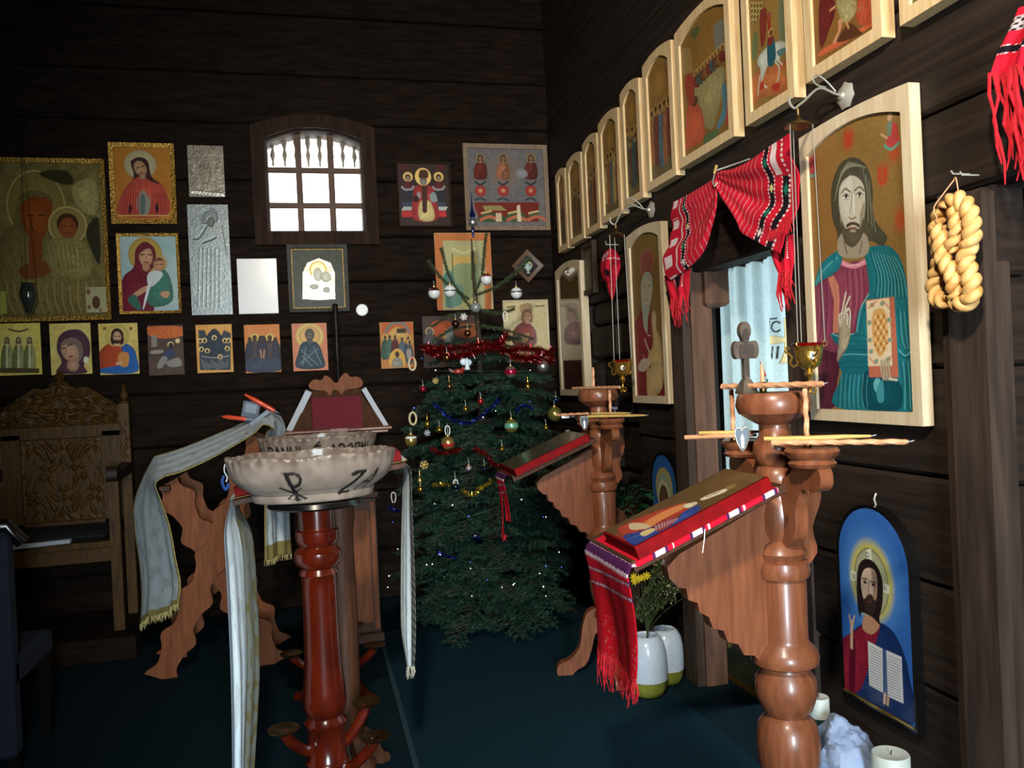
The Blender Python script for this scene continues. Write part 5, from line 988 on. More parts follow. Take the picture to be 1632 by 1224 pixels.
MB().lathe([(.012, -.14), (.022, -.13), (.03, -.10), (.044, -.06), (.05, -.02), (.04, .02), (.034, .03), (.042, .04), (.038, .04), (.03, .028)], 20).build('glass_bowl', mat('smoky_glass', (60, 66, 58), .12, .3, coat=.6), t); MB().tube([(0, .14, 1.02), (0, .03, 1.0), (0, 0, .97)], .004, 6).build('bracket', 'black_iron', t)
for k in range(3): MB().tube([(0, 0, .97), (.045*math.cos(k*2.09), .045*math.sin(k*2.09), .02)], .001, 5).build('chain', 'black_iron', t)

# ================================================================ cloths, bread and small things along the screen
def curve(pts, t):
    p = np.array(smooth([tuple(q) for q in pts], 12, False)); s = np.r_[0, np.cumsum(np.linalg.norm(np.diff(p, axis=0), axis=1))]; s /= s[-1]
    return np.stack([np.interp(t, s, p[:, k]) for k in range(p.shape[1])], -1)
def drape(upper, lower, x0, colfn, nu=110, nv=150, folds=(.013, 1.3, .004, 4.0), bow=0., end=None):
    """cloth hung between two measured edges on the plane x = x0; t runs along, s from the upper to the lower edge"""
    up = [(*rw(a, b, x0),) for a, b in upper]; lo = [(*rw(a, b, x0),) for a, b in lower]
    t = np.linspace(0, 1, nv); A = curve(up, t); B = curve(lo, t); s = np.linspace(0, 1, nu)
    if end is not None: Ee = curve([(*rw(a, b, x0),) for a, b in end], s)
    P = A[None]*(1-s)[:, None, None]+B[None]*s[:, None, None]
    if end is not None: P = P+((Ee-(A[-1]*(1-s)[:, None]+B[-1]*s[:, None]))[:, None, :])*(t[None, :, None]**3)
    SS, TT = np.meshgrid(s, t, indexing='ij'); fan = np.clip(TT*1.6, .25, 1)
    xx = x0-folds[0]*np.sin(folds[1]*2*math.pi*(SS+.10*TT)+.6)*fan-folds[2]*np.sin(folds[3]*2*math.pi*(SS-.12*TT))*fan-bow*np.sin(math.pi*SS)
    pts = np.stack([xx, P[..., 0], P[..., 1]], -1); return pts, SS, TT
RED, WHT, BLK, GRN, GLD = (np.array(lin(c)) for c in ((204, 26, 50), (236, 216, 214), (24, 18, 26), (20, 120, 96), (226, 206, 140)))
def towel_cols(SS, TT, n, b0, b1, motif):
    col = np.zeros(SS.shape+(3,)); col[:] = RED; col *= (.86+.28*vnoise(SS*30, TT*60, 3))[..., None]
    ph = TT*n+.10*np.sin(SS*5+TT*4); k = (np.abs((ph % 1)-.5) < .06) & (TT < b0-.02); col[k] = col[k]*.5+WHT*.4
    for c0 in motif:
        k = np.abs(TT-c0) < .026; col[k] = BLK
        for q in (-.030, .030):
            k = (np.abs(TT-c0-q) < .008) & (np.sin(SS*150) > -.1); col[k] = WHT
        for i, s0 in enumerate((.16, .42, .68, .9)):
            k = (np.abs(TT-c0)/.020+np.abs(SS-s0)/.05) < 1; col[k] = (GRN, GLD, GRN, WHT)[i]
    return col
dt = thing('door_towel', 'red striped woven towel swagged over the altar doorway from a hook', 'towel', (0, 0, 0))
XT = 1.585
pts, SS, TT = drape([(1143, 282), (1122, 296), (1098, 311), (1077, 322)], [(1143, 302), (1142, 331), (1135, 361), (1122, 400), (1098, 426), (1067, 447)], XT, None, end=[(1077, 322), (1070, 350), (1065, 382), (1061, 420), (1067, 447)])
c = towel_cols(SS, TT, 15, .70, .80, (.70,)); k = (TT > .87) & (TT < .975); c[k & (np.sin(SS*26)+.4*np.sin(SS*90) > .1)] = WHT; c[np.abs(TT-.80) < .010] = WHT
vgrid('left_swag', pts.swapaxes(0, 1), c.swapaxes(0, 1), 'cloth', dt, thick=.003)
pts, SS, TT = drape([(1138, 280), (1150, 273), (1171, 269), (1199, 256), (1231, 234), (1247, 224), (1264, 213)], [(1139, 287), (1151, 313), (1167, 334), (1180, 353), (1189, 370), (1207, 381), (1226, 392), (1250, 404)], XT, None, folds=(.018, 1.15, .005, 3.5), end=[(1264, 213), (1267, 270), (1266, 330), (1250, 404)])
c = towel_cols(SS, TT, 18, .70, .80, (.745,)); k = (TT > .80) & (TT < .86) & (SS < .3); c[k] = WHT; c[(np.abs(TT-.885) < .03) & (SS > .32)] = BLK; c[(np.abs(np.abs(TT-.885)-.035) < .008) & (np.sin(SS*140) > 0)] = WHT; c[((np.abs(TT-.885)/.022+np.abs(SS-.45)/.06) < 1)] = GRN
vgrid('right_swag', pts.swapaxes(0, 1)[:, ::-1], c.swapaxes(0, 1)[:, ::-1], 'cloth', dt, thick=.003)
def tail(px, name, wch, band=True):
    L = [q[0] for q in px]; Rr = [q[1] for q in px]
    pts, SS, TT = drape(L, Rr, XT+.012, None, nu=40, nv=60, folds=(.008, 1.6, .003, 4.))
    col = np.zeros(SS.shape+(3,)); col[:] = RED*.95
    if band: k = np.abs(SS-.55) < .14; k &= TT < .6; col[k] = BLK; k = (np.abs(np.abs(SS-.55)-.2) < .03) & (TT < .6) & (np.sin(TT*90) > 0); col[k] = WHT
    return vgrid(name, pts.swapaxes(0, 1)[:, ::-1] if wch else pts.swapaxes(0, 1), col.swapaxes(0, 1)[:, ::-1] if wch else col.swapaxes(0, 1), 'cloth', dt, thick=.003), pts
tl = [tail([((1059, 440), (1100, 428)), ((1064, 455), (1096, 448)), ((1072, 480), (1095, 472))], 'tail', 0), tail([((1228, 388), (1265, 372)), ((1232, 410), (1264, 400)), ((1245, 440), (1260, 432))], 'tail', 0)]
r = random.Random(4); mb = MB()
for (o, P3), n in zip(tl, (34, 34)):
    for i in range(n):
        j = int(i/(n-1)*(P3.shape[0]-1)); a = P3[j, -1]; ln = r.uniform(.05, .13); mb.tube([(a[0], a[1], a[2]+.01), (a[0]-r.uniform(0, .01), a[1]+r.uniform(-.012, .012), a[2]-ln*.5), (a[0], a[1]+r.uniform(-.016, .016)-.004, a[2]-ln)], (.003, .0025, .001), 5)
for i in range(22):
    a = np.array((XT-.012, *rw(1228+i*1.9, 366-i*1.3, XT-.012))); mb.tube([a, a+np.array((-.006, r.uniform(-.006, .006), -.03)), a+np.array((0, r.uniform(-.012, .012), -.055))], (.0028, .0024, .001), 5)
f_ = mb.build('fringe', 'rednet', dt); f_['kind'] = 'stuff'
a = onX(1141, 282, XT-.01); MB().tube([(WX-.002, a.y-.05, a.z+.06), (a.x-.01, a.y-.015, a.z+.02), (a.x-.012, a.y+.005, a.z-.02), (a.x-.002, a.y+.012, a.z-.035), (a.x+.01, a.y+.008, a.z-.02)], .0035, 6).build('hook', 'wire', dt); MB().tube([(a.x-.012, a.y-.012, a.z+.012), (a.x-.014, a.y-.035, a.z+.035)], .0055, 7).build('hook_sleeve', 'waxy', dt)
# cloth in the top right corner
tt = thing('fringed_towel', 'red banded towel with knotted fringe hanging at the upper right edge', 'towel', (0, 0, 0))
pts, SS, TT = drape([(1624, 14), (1610, 50), (1596, 85), (1586, 122)], [(1700, -20), (1690, 30), (1680, 70), (1668, 96)], 1.62, None, nu=60, nv=60, folds=(.014, 2, .004, 5))
col = np.zeros(SS.shape+(3,)); col[:] = RED; k = (TT > .12) & (TT < .34); col[k] = WHT*.55; col[k & (np.sin(SS*40)*np.sin(TT*70) > .2)] = BLK; k = np.abs(TT-.62) < .05; col[k] = BLK; col[(np.abs(np.abs(TT-.62)-.06) < .012) & (np.sin(SS*110) > 0)] = WHT
vgrid('cloth', pts.swapaxes(0, 1), col.swapaxes(0, 1), 'cloth', tt, thick=.003); MB().tube([(WX, *rw(1640, 10, WX)), (1.60, *rw(1645, 8, 1.60))], .004, 6).build('nail', 'wire', tt)
mb = MB()
for i in range(30):
    j = int(i/29*59); a = pts[j, -1]; ln = .22+r.uniform(-.04, .05); k = [(a[0], a[1], a[2]+.008)]+[(a[0]+r.uniform(-.006, .006), a[1]+r.uniform(-.010, .010)-.02*q, a[2]-ln*q) for q in (.2, .4, .6, .8, 1.)]; mb.tube(k, (.004, .0042, .0028, .0042, .003, .0015), 5)
f_ = mb.build('fringe', 'rednet', tt); f_['kind'] = 'stuff'
# red tasselled pouch on a nail
yy = 4.42; pc = lambda x, y: onX(920+x/4.71, 380+y/4.71, 1.62)
a = pc(225, 80); b = pc(235, 460); t = thing('tasselled_pouch', 'small red woven pouch with white motifs and fringe on a nail', 'pouch', (1.635, a.y, b.z)); hgt = a.z-b.z
n = 60; th = np.linspace(0, 2*math.pi, 73); v = np.linspace(0, 1, n); TH, V = np.meshgrid(th, v); rad = np.interp(V, [0, .08, .25, .5, .7, .85, 1], [.02, .05, .082, .09, .072, .045, .022])*(1+.10*np.sin(TH*7+V*6))
P3 = np.stack([rad*.45*np.cos(TH), rad*np.sin(TH)*1.15, hgt*(1-V*.78)], -1); col = np.zeros(TH.shape+(3,)); col[:] = RED*.95
fz = (np.cos(TH) < 0)
for y0, v0, rr in ((.028, .16, .017), (-.022, .15, .019)): d = np.hypot(P3[..., 1]-y0, (V-v0)*hgt*.78); col[fz & (d < rr)] = WHT; col[fz & (d < rr*.45)] = BLK
col[np.abs(V-.3-.03*np.cos(TH*1.)) < .012] = WHT*.7; col[fz & (np.abs(P3[..., 1]+.03)+np.abs(V-.62)*.2 < .025)] = BLK
vgrid('pouch_body', P3[:, ::-1], col[:, ::-1], 'cloth', t); mb = MB()
for i in range(30): an = r.uniform(0, 6.28); q = r.uniform(.3, 1); mb.tube([(.018*math.cos(an), .05*q*math.sin(an), hgt*.3), (.01*math.cos(an), .035*q*math.sin(an), hgt*.15), (0, .02*q*math.sin(an), hgt*r.uniform(-.02, .08))], (.005, .004, .0015), 5)
f_ = mb.build('fringe', 'rednet', t); f_['kind'] = 'stuff'; MB().tube([(.064, .035, hgt+.03), (-.01, .03, hgt+.03), (-.012, .03, hgt+.05)], .003, 6).build('nail', 'steel', t)
# white altar curtain with gold cross and letters
def curt(p):
    p.z(1060, 400, 5.44); p.bg((206, 226, 228)); p.mottle(.04, 30)
    p.line([(945, 590), (972, 584)], 13, (20, 26, 34)); p.line([(945, 610), (945, 705)], 15, (20, 26, 34), False); p.line([(937, 610), (953, 610)], 7, (20, 26, 34)); p.line([(937, 706), (953, 706)], 7, (20, 26, 34)); p.line([(984, 625), (975, 612), (962, 625), (958, 660), (964, 690), (976, 700), (985, 685)], 14, (20, 26, 34))
    p.line([(942, 830), (942, 930)], 14, (20, 26, 34), False); p.line([(942, 832), (966, 926)], 9, (20, 26, 34), False); p.line([(966, 830), (966, 930)], 14, (20, 26, 34), False); p.line([(984, 830), (984, 930)], 14, (20, 26, 34), False)
    for w, c in ((20, (150, 120, 60)), (10, (236, 214, 160))):
        g = w/2
        p.poly([(1005-g/2, 590-g), (1060+g/2, 590-g), (1045+g, 700), (1050+g, 760-g), (1130, 725-g), (1130, 810+g), (1050+g, 785+g), (1045+g, 860), (1050+g, 965+g), (1000-g, 965+g), (1018-g, 860), (1015-g, 785+g), (935-g, 810+g), (935-g, 725-g), (1015-g, 760-g), (1018-g, 700)], c, False)
CUR = vcmat('curtain_cloth', .9); _n = CUR.node_tree; _t = _n.nodes.new('ShaderNodeBsdfTranslucent'); _m = _n.nodes.new('ShaderNodeMixShader'); _m.inputs[0].default_value = .5
_n.links.new(_n.nodes['Attribute'].outputs['Color'], _t.inputs['Color']); _n.links.new(_n.nodes['Principled BSDF'].outputs[0], _m.inputs[1]); _n.links.new(_t.outputs[0], _m.inputs[2]); _n.links.new(_m.outputs[0], _n.nodes['Material Output'].inputs[0])
XC = 2.02; ya, _ = rw(1152, 560, XC); P = Panel('altar_curtain', 'white altar doorway curtain with a gold cross and black letters', 'curtain', (XC, (ya+2.75)/2, .62), -math.pi/2, ya-2.75, 1.33)
o = P.picture(-P.w, P.w, 0, P.h, 0, .0034, curt, CUR); me = o.data; co = np.empty(len(me.vertices)*3, np.float32); me.vertices.foreach_get('co', co); co = co.reshape(-1, 3); co[:, 1] += .022*np.sin(co[:, 0]*38)*(1.1-.5*co[:, 2]/1.33)+.008*np.sin(co[:, 0]*83+1); me.vertices.foreach_set('co', co.ravel()); me.update()
MB().tube([(-P.w-.05, .02, 1.33), (P.w+.20, .02, 1.33), (P.w+.22, -.14, 1.33), (P.w+.22, -.26, 1.33)], .009, 8).build('curtain_rod', 'brass', P.root)
for i in range(9): MB().tube([(-P.w+.03+i*(2*P.w-.06)/8, .02+.017*math.cos(a), 1.325+.017*math.sin(a)) for a in np.linspace(0, 6.28, 11)[:-1]], .002, 5, close=True).build('curtain_ring', 'brass', P.root)
# plaited bread hung from two nails
bz = lambda x, y: Vector(onX(1440+x/4.71, 240+y/4.71, 1.60)); c0 = bz(410, 740)
bt = thing('plaited_bread', 'golden plaited bread loaf hung by a cord on the post beside the large portrait', 'bread', c0)
def rope(path, R_, pitch, ph, dx=0., n=None):
    p = [bz(*q)-c0 for q in path]; p = smooth([(q.x+dx, q.y, q.z) for q in p], 14, False); p = [Vector(q) for q in p]; s = [0]
    for a, b in zip(p, p[1:]): s.append(s[-1]+(b-a).length)
    for k in range(2):
        pts = []; rs = []
        for i, q in enumerate(p):
            t = (p[min(i+1, len(p)-1)]-p[max(i-1, 0)]).normalized(); e = Vector((1, 0, 0)); f = t.cross(e); an = 2*math.pi*s[i]/pitch+ph+k*math.pi
            pts.append(q+(e*math.cos(an)*.9+f*math.sin(an))*R_*.62); en = min(1, .35+6*min(s[i], s[-1]-s[i])/s[-1]); rs.append(R_*.78*en*(1+.06*math.sin(s[i]*160+k)))
        MB().tube(pts, rs, 10).build('strand', 'crust', bt)
rope([(350, 1105), (300, 1140), (240, 1090), (232, 990), (262, 880), (270, 760), (252, 640), (262, 520), (300, 430), (350, 400)], .0165, .062, 0)
rope([(385, 1085), (440, 1150), (530, 1120), (545, 1010), (520, 900), (495, 790), (530, 690), (545, 580), (520, 450), (440, 370), (370, 390), (330, 440)], .0175, .058, 1.2, -.012)
rope([(300, 560), (330, 640), (340, 740), (370, 830), (420, 920), (440, 1030), (420, 1100)], .0165, .060, .6, -.024)
rope([(430, 420), (440, 510), (450, 600), (420, 690), (400, 760)], .0155, .056, 2., -.018)
a, b, w = bz(372, 175)-c0, bz(440, 183)-c0, Vector((WX-.05, 0, 0))
for q in (a, b): MB().tube([q+Vector((.05, 0, .0)), q, q+Vector((-.006, 0, .008))], .0022, 6).build('nail', 'steel', bt)
MB().tube(smooth([tuple(q) for q in (bz(340, 510)-c0+Vector((-.035, 0, 0)), bz(328, 430)-c0+Vector((-.04, 0, 0)), bz(345, 330)-c0+Vector((-.02, 0, 0)), bz(372, 230)-c0, bz(392, 205)-c0, bz(410, 300)-c0, bz(412, 340)-c0)], 6, False), .0016, 6).build('cord', 'wax', bt)
# vases with dried flowers
def vase(p, h, r_, label):
    t = thing('vase', label, 'vase', p, group='white and olive egg shaped vases'); k = r_/.085; z = h/.25
    pr = [(.050, 0), (.066, .008), (.078, .03), (.084, .06), (.0865, .07)]; MB().lathe([(a*k, b*z) for a, b in pr], 36).build('olive_base', 'olive', t)
    pr = [(.0866, .0702), (.088, .10), (.0875, .14), (.085, .18), (.077, .215), (.065, .237), (.055, .247), (.050, .249), (.046, .242), (.055, .20), (.06, .15)]; MB().lathe([(a*k, b*z) for a, b in pr], 36).build('white_body', 'glaze', t); return t
v1 = onZ(1060, 1080, 0); v2 = onZ(1008, 1104, 0); v1 = Vector((1.545, 3.59, .001)); v2 = Vector((1.398, 3.455, .012))
vase(v1, .255, .084, 'white egg shaped vase with olive base, nearest the doorway post'); vase(v2, .27, .088, 'white egg shaped vase with olive base, half hidden by the red towel')
bo = thing('dried_bouquet', 'bunch of dried green stems with tiny white blooms in the half hidden vase', 'bouquet', (v2.x, v2.y, .24)); st = MB(); fl_ = MB(); gr = MB()
for i in range(60):
    a = r.uniform(0, 6.28); q = r.uniform(0, 1)**.6; tip = Vector((.165+.11*q*math.cos(a), -.0+.10*q*math.sin(a), r.uniform(.22, .44))); mid = tip*.5+Vector((-.03, 0, .03)); st.tube(smooth([(0, 0, -.1), (.006, 0, .04), tuple(mid), tuple(tip)], 3, False), .0014, 4)
    for j in range(5): f0 = tip+Vector((r.uniform(-.03, .03), r.uniform(-.03, .03), r.uniform(-.05, .03))); fl_.ball(f0, r.uniform(.0028, .0055), 5, 4); st.tube([tip-Vector((0, 0, .03)), f0], .0008, 3)
    for j in range(8): g0 = Vector(mid)+(tip-Vector(mid))*r.uniform(-.6, .8)+Vector((r.uniform(-.03, .03), r.uniform(-.03, .03), 0)); d = Vector((r.uniform(-1, 1), r.uniform(-1, 1), .8)).normalized()*.03; gr.add([g0, g0+Vector((.005, .003, .01)), g0+d, g0+Vector((-.005, .003, .01))], [(0, 1, 2, 3)])
o = st.build('stems', 'stem', bo); o['kind'] = 'stuff'; o = fl_.build('blooms', 'tiny', bo); o['kind'] = 'stuff'; o = gr.build('leaves', 'stem', bo); o['kind'] = 'stuff'
p = onY(1020, 917, 3.45); yf = thing('yellow_flower', 'small bright yellow flower head beside the red towel, above the vases', 'flower', (v2.x, v2.y-.02, .25)); q = p-Vector((v2.x, v2.y-.02, .25))
MB().tube(smooth([(0, 0, -.1), (.0, 0, .08), (q.x*.5, q.y*.5, q.z*.6), tuple(q)], 4, False), .002, 5).build('stem', 'stem', yf)
for k in range(5):
    c = q+Vector((r.uniform(-.028, .028), r.uniform(-.02, .02), r.uniform(-.028, .024)))
    mb = MB(); [mb.add([c, c+Vector((.012*math.cos(a-.3), -.006, .012*math.sin(a-.3))), c+Vector((.022*math.cos(a), -.004, .022*math.sin(a))), c+Vector((.012*math.cos(a+.3), -.006, .012*math.sin(a+.3)))], [(0, 1, 2, 3)]) for a in np.linspace(0, 5.6, 8)]; mb.ball(c, .007, 7, 5); mb.build('petals', 'yellowf', yf)
# pot plant on a narrow wooden pedestal behind the far stand
pp = Vector((1.535, 4.02, 0)); t = thing('plant_pedestal', 'narrow dark wooden pedestal under the green plant', 'pedestal', pp); MB().box(-.11, .11, -.11, .11, .64, .67, ch=.004).build('top', 'postd', t); MB().box(-.05, .05, -.05, .05, .04, .64, ch=.004).build('shaft', 'postd', t); MB().box(-.12, .12, -.12, .12, 0.0, .04, ch=.004).build('base', 'postd', t)
t = thing('potted_plant', 'green glossy leaved pot plant behind the far stand under the red robed mother', 'plant', (pp.x, pp.y, .6705)); MB().lathe([(.05, 0), (.07, .09), (.074, .10), (.066, .1), (.062, .085)], 24).build('pot', 'pottery', t)
for i in range(64):
    a = r.uniform(0, 6.28); q = r.uniform(.05, .17); z = r.uniform(.07, .24)-q*.3; q0 = Vector((q*math.cos(a)*.75, q*math.sin(a)*1.1, z)); d = Vector((math.cos(a), math.sin(a), r.uniform(-.3, .5))).normalized(); s_ = d.cross(Vector((0, 0, 1))).normalized(); L = r.uniform(.05, .08)
    V = [q0, q0+d*L*.3+s_*L*.28, q0+d*L*.65+s_*L*.24+Vector((0, 0, -.006)), q0+d*L-Vector((0, 0, .015)), q0+d*L*.65-s_*L*.24+Vector((0, 0, -.006)), q0+d*L*.3-s_*L*.28, q0+d*L*.35+Vector((0, 0, -.008)), q0+d*L*.7+Vector((0, 0, -.014))]
    V.append(q0-d*.001); mb = MB().add(V, [(0, 6, 1), (1, 6, 7, 2), (2, 7, 3), (0, 5, 6), (5, 4, 7, 6), (4, 3, 7)]); mb.tube([(0, 0, .08), q0], .0016, 4); mb.build('leaf', 'leaf', t)
# things on the floor at the lower right
xq = 1.56; a = onX(1304, 1110, xq); t = thing('pillar_candle', 'tall white pillar candle with a dark green band behind the near stand base', 'candle', (a.x, a.y, 0)); h = a.z
MB().lathe([(.033, 0), (.034, .004), (.034, h-.004), (.032, h), (.012, h-.004)], 28).build('wax_body', 'white', t); MB().lathe([(.0345, h-.088), (.0348, h-.086), (.0348, h-.066), (.0345, h-.064)], 28).build('band', mat('dark_green_band', (28, 66, 62), .5), t); MB().tube([(0, 0, h-.004), (.002, 0, h+.010)], .0014, 5).build('wick', 'black', t)
a = onX(1419, 1200, xq+.0); h = a.z; t = thing('pillar_candle', 'short broad white pillar candle at the lower right frame edge', 'candle', (a.x, a.y, 0)); MB().lathe([(.050, 0), (.052, .005), (.052, h-.004), (.049, h), (.016, h-.005)], 32).build('wax_body', 'white', t); MB().tube([(0, 0, h-.006), (.003, -.002, h+.008)], .0016, 5).build('wick', 'black', t)
a = onX(1335, 1165, xq); t = thing('crumpled_tissue', 'crumpled bluish white tissue bundle beside the tall pillar candle', 'tissue', (a.x-.02, a.y-.065, 0)); h = a.z+.05
mb = MB(); mb.ball((0, 0, h*.5), h*.5, 40, 26, (.62, .66, 1)); V = []
for v in mb.v:
    d = Vector(v)-Vector((0, 0, h*.5)); n_ = float(vnoise(np.array([v[0]+v[2]*.7+3]), np.array([v[1]-v[2]*.6+5]), 22, 2)[0]); m_ = float(vnoise(np.array([v[1]+v[2]+7]), np.array([v[0]+2]), 55, 4)[0]); q = Vector((0, 0, h*.5))+d*(.8+.34*n_+.10*m_); V.append((q.x, q.y, max(0., q.z)))
mb.v = V; mb.build('tissue_body', 'bag', t, ang=25)

# ================================================================ clay bowls on turned pedestals
STROKES = dict(P=[[(0, 0), (0, 1), (.6, 1), (.8, .8), (.6, .55), (0, .5)]], A=[[(0, 0), (.4, 1), (.8, 0)], [(.15, .38), (.65, .38)]], N=[[(0, 0), (0, 1), (.75, 0), (.75, 1)]], U=[[(0, 1), (0, .2), (.2, 0), (.55, 0), (.75, .2), (.75, 1)]], L=[[(0, 1), (0, 0), (.65, 0)]],
 E=[[(.65, 1), (0, 1), (0, 0), (.65, 0)], [(0, .52), (.5, .52)]], D=[[(0, 0), (0, 1), (.45, 1), (.75, .7), (.75, .3), (.45, 0), (0, 0)]], O=[[(.38, 0), (.05, .25), (.05, .75), (.38, 1), (.7, .75), (.7, .25), (.38, 0)]], R=[[(0, 0), (0, 1), (.6, 1), (.78, .8), (.6, .55), (0, .5)], [(.3, .5), (.8, 0)]], M=[[(0, 0), (.05, 1), (.42, .35), (.8, 1), (.85, 0)]], I=[[(.2, 0), (.2, 1)]], Z=[[(0, 1), (.7, 1), (0, 0), (.75, 0)]])
INK = (34, 33, 31)
def write(p, text, x, z, h, w):
    tf = p.tf; p.tf = lambda a, b: (a, b); k0 = p.k; p.k = (0, 0, 1)
    for ch in text:
        if ch == ' ': x += h*.55; continue
        for st in STROKES[ch.replace('É', 'E')]: p.line([(x+a*h*.8, z+b*h) for a, b in st], w, INK, sm=False)
        if ch == 'É': p.line([(x+.2*h, z+1.15*h), (x+.45*h, z+1.35*h)], w, INK, sm=False)
        x += h*.92
    p.tf = tf; p.k = k0
def clay_bowl(name, label, loc, rz, a, b, fn, hgt=.150, cols=((164, 150, 138), (116, 101, 90))):
    t = thing(name, label, 'bowl', loc, (0, 0, rz)); nu = 460
    pr = [(.60, 0), (.66, .0), (.70, .005), (.72, .02), (.728, .030), (.74, .036), (.83, .052), (.92, .076), (.97, .105), (.99, .13), (1.0, .144), (.985, .151), (.955, .150), (.945, .14), (.93, .12), (.86, .085), (.74, .058), (.4, .05), (.02, .05)]
    pr = smooth(pr, 5, False); n = len(pr); ph = np.linspace(-math.pi, math.pi, nu); rr = np.array([q[0] for q in pr]); zz = np.array([q[1] for q in pr])*hgt/.15
    PH, Rr = np.meshgrid(ph, rr); Zz = np.repeat(zz[:, None], nu, 1); outer = np.repeat((np.arange(n) < n*.63)[:, None], nu, 1)
    kz = np.clip((Zz/hgt-.62)/.38, 0, 1); fl = np.sin(PH*44+1.2*np.sin(PH*3))
    Rr = Rr*(1+.022*kz*fl*outer*.3+.006*np.sin(PH*5)); Zz = Zz+kz*(.0014*np.sin(PH*44+1.)+.003*np.sin(PH*7))
    X = a*Rr*np.sin(PH); Y = -b*Rr*np.cos(PH)
    Mx = Matrix.Translation(loc) @ Matrix.Rotation(rz, 4, 'Z'); inv = Mx.inverted(); nrm = Mx.to_3x3() @ Vector((0, -1, 0))
    def tf(px, py):
        d = ray(px, py); x = 0.; y = -b*.92
        for _ in range(4):
            c = Mx @ Vector((0, y, 0)); q = inv @ (O+d*((c-O).dot(nrm)/d.dot(nrm))); s_ = max(-.98, min(.98, q.x/(a*.92))); y = -b*.92*math.sqrt(1-s_*s_)
        return math.asin(s_)*a, q.z
    p = Paint(PH*a, np.where(outer, Zz, -1-Zz), tf, 1.); p.pitch = .0015
    p.bg(cols[0], cols[1], 14, 6); d = np.clip((Zz/hgt-.72)/.28, 0, 1)[..., None]; nn = vnoise(PH*a, Zz, 60, 8)[..., None]; nn = np.clip(nn*2.0-.35+.3*np.sin(PH*44+1.)[..., None], 0, 1); p.C = p.C*(1-.75*d*nn)+np.array(lin((92, 74, 62)))*.75*d*nn; g = ((np.abs(Zz-.031*hgt/.15) < .003) & outer)[..., None]; p.C = np.where(g, p.C*.5, p.C)
    fn(p); vgrid('bowl_body', np.stack([X, Y, Zz], -1)[::-1], p.C[::-1], 'glazep', t); return t
b0 = onY(500, 806, 2.72); FB = Vector((b0.x+.001, 2.80, b0.z+.002)); FB.z = onY(500, 806, 2.62).z
def f_front(p):
    p.z(200+890/3.4-890/4.0, 600+602/3.4-602/4.0, 4.0); w = 22
    p.line([(872, 520), (892, 600), (908, 688)], 34, INK); p.line([(842, 515), (905, 512)], 10, INK); p.line([(880, 520), (935, 518), (958, 550), (940, 590), (895, 602)], 22, INK); p.line([(882, 690), (935, 690)], 10, INK); p.line([(812, 612), (870, 640), (975, 682)], 18, INK); p.line([(958, 608), (900, 645), (836, 684)], 9, INK); p.line([(800, 612), (825, 606)], 8, INK); p.line([(830, 684), (850, 690)], 8, INK); p.line([(955, 678), (988, 680)], 8, INK)
    p.z(200, 600, 3.4)
    p.line([(1228, 528), (1250, 520), (1290, 510), (1250, 575), (1200, 632)], 24, INK, False); p.line([(1190, 634), (1262, 622)], 12, INK); p.line([(1300, 612), (1330, 560), (1356, 500)], 12, INK, False); p.line([(1356, 500), (1362, 590)], 22, INK, False); p.line([(1318, 570), (1360, 566)], 13, INK)
clay_bowl('clay_bowl', 'front long oval grey glazed clay bowl with black monogram letters', FB, R(6), .275, .175, f_front)
RB = onY(508, 740, 3.75); RB = Vector((RB.x, 3.9, onY(508, 697, 3.75).z-.150))
clay_bowl('clay_bowl', 'rear oval grey glazed clay bowl with a line of black capital letters', RB, R(4), .268, .17, lambda p: write(p, 'PANUL É ADORMI', -.268, .066, .047, .0095))
def pedestal(loc, label, top, k=1., m='mahog', extra=()):
    t = thing('turned_pedestal', label, 'pedestal', loc, group='turned pedestals under the clay bowls')
    pr = [(.10, .04), (.11, .05), (.10, .075), (.085, .10), (.100, .125), (.086, .155), (.072, .175), (.060, .195), (.066, .212), (.072, .222), (.062, .235), (.060, .33), (.068, .342), (.070, .352), (.060, .362), (.055, .372), (.064, .385), (.0715, .41), (.069, .46), (.060, .55), (.056, .68), (.0555, .80), (.058, .834), (.064, .842), (.060, .852), (.056, .86), (.070, .872), (.078, .892), (.076, .915), (.062, .928), (.058, .934), (.064, .94), (.070, .955), (.070, .985), (.060, .99), (.060, top-.03)]
    MB().lathe([(r_*k, z) for r_, z in pr if z < top-.02]+[(.06*k, top-.03)], 32).build('column', m, t)
    MB().lathe([(.06*k, top-.03), (.15, top-.022), (.155, top-.016), (.15, top-.002)], 32).build('top_plate', 'blackw', t)
    for i in range(4):
        a = math.pi/4+i*math.pi/2+.25; recalc(MB().prism(smooth([(.05, .10), (.12, .09), (.16, .05), (.205, .03), (.21, 0), (.17, 0), (.12, .02), (.05, .035)], 4), -.02, .02, Matrix.Rotation(a, 4, 'Z')).build('foot', m, t))
    for i, (ang, rad, z) in enumerate(extra):
        c, s_ = math.cos(R(ang)), math.sin(R(ang)); MB().tube(smooth([(.05*c, .05*s_, z-.10), (rad*.5*c, rad*.5*s_, z-.10), (rad*.85*c, rad*.85*s_, z-.05), (rad*c, rad*s_, z-.012)], 4, False), [.018]*12+[.014]*1, 8).build('dish_arm', m, t)
        MB().lathe([(.016, z-.022), (.030, z-.014), (.046, z-.006), (.050, z), (.045, z-.001), (.028, z-.008)], 24, (rad*c, rad*s_, 0)).build('side_dish', 'brass', t)
    return t
PF = Vector((FB.x+.005, 2.80, 0)); pedestal(PF, 'front red mahogany turned pedestal under the monogram bowl', FB.z-.001, 1., extra=((-20, .165, .30), (35, .17, .36), (215, .16, .38)))
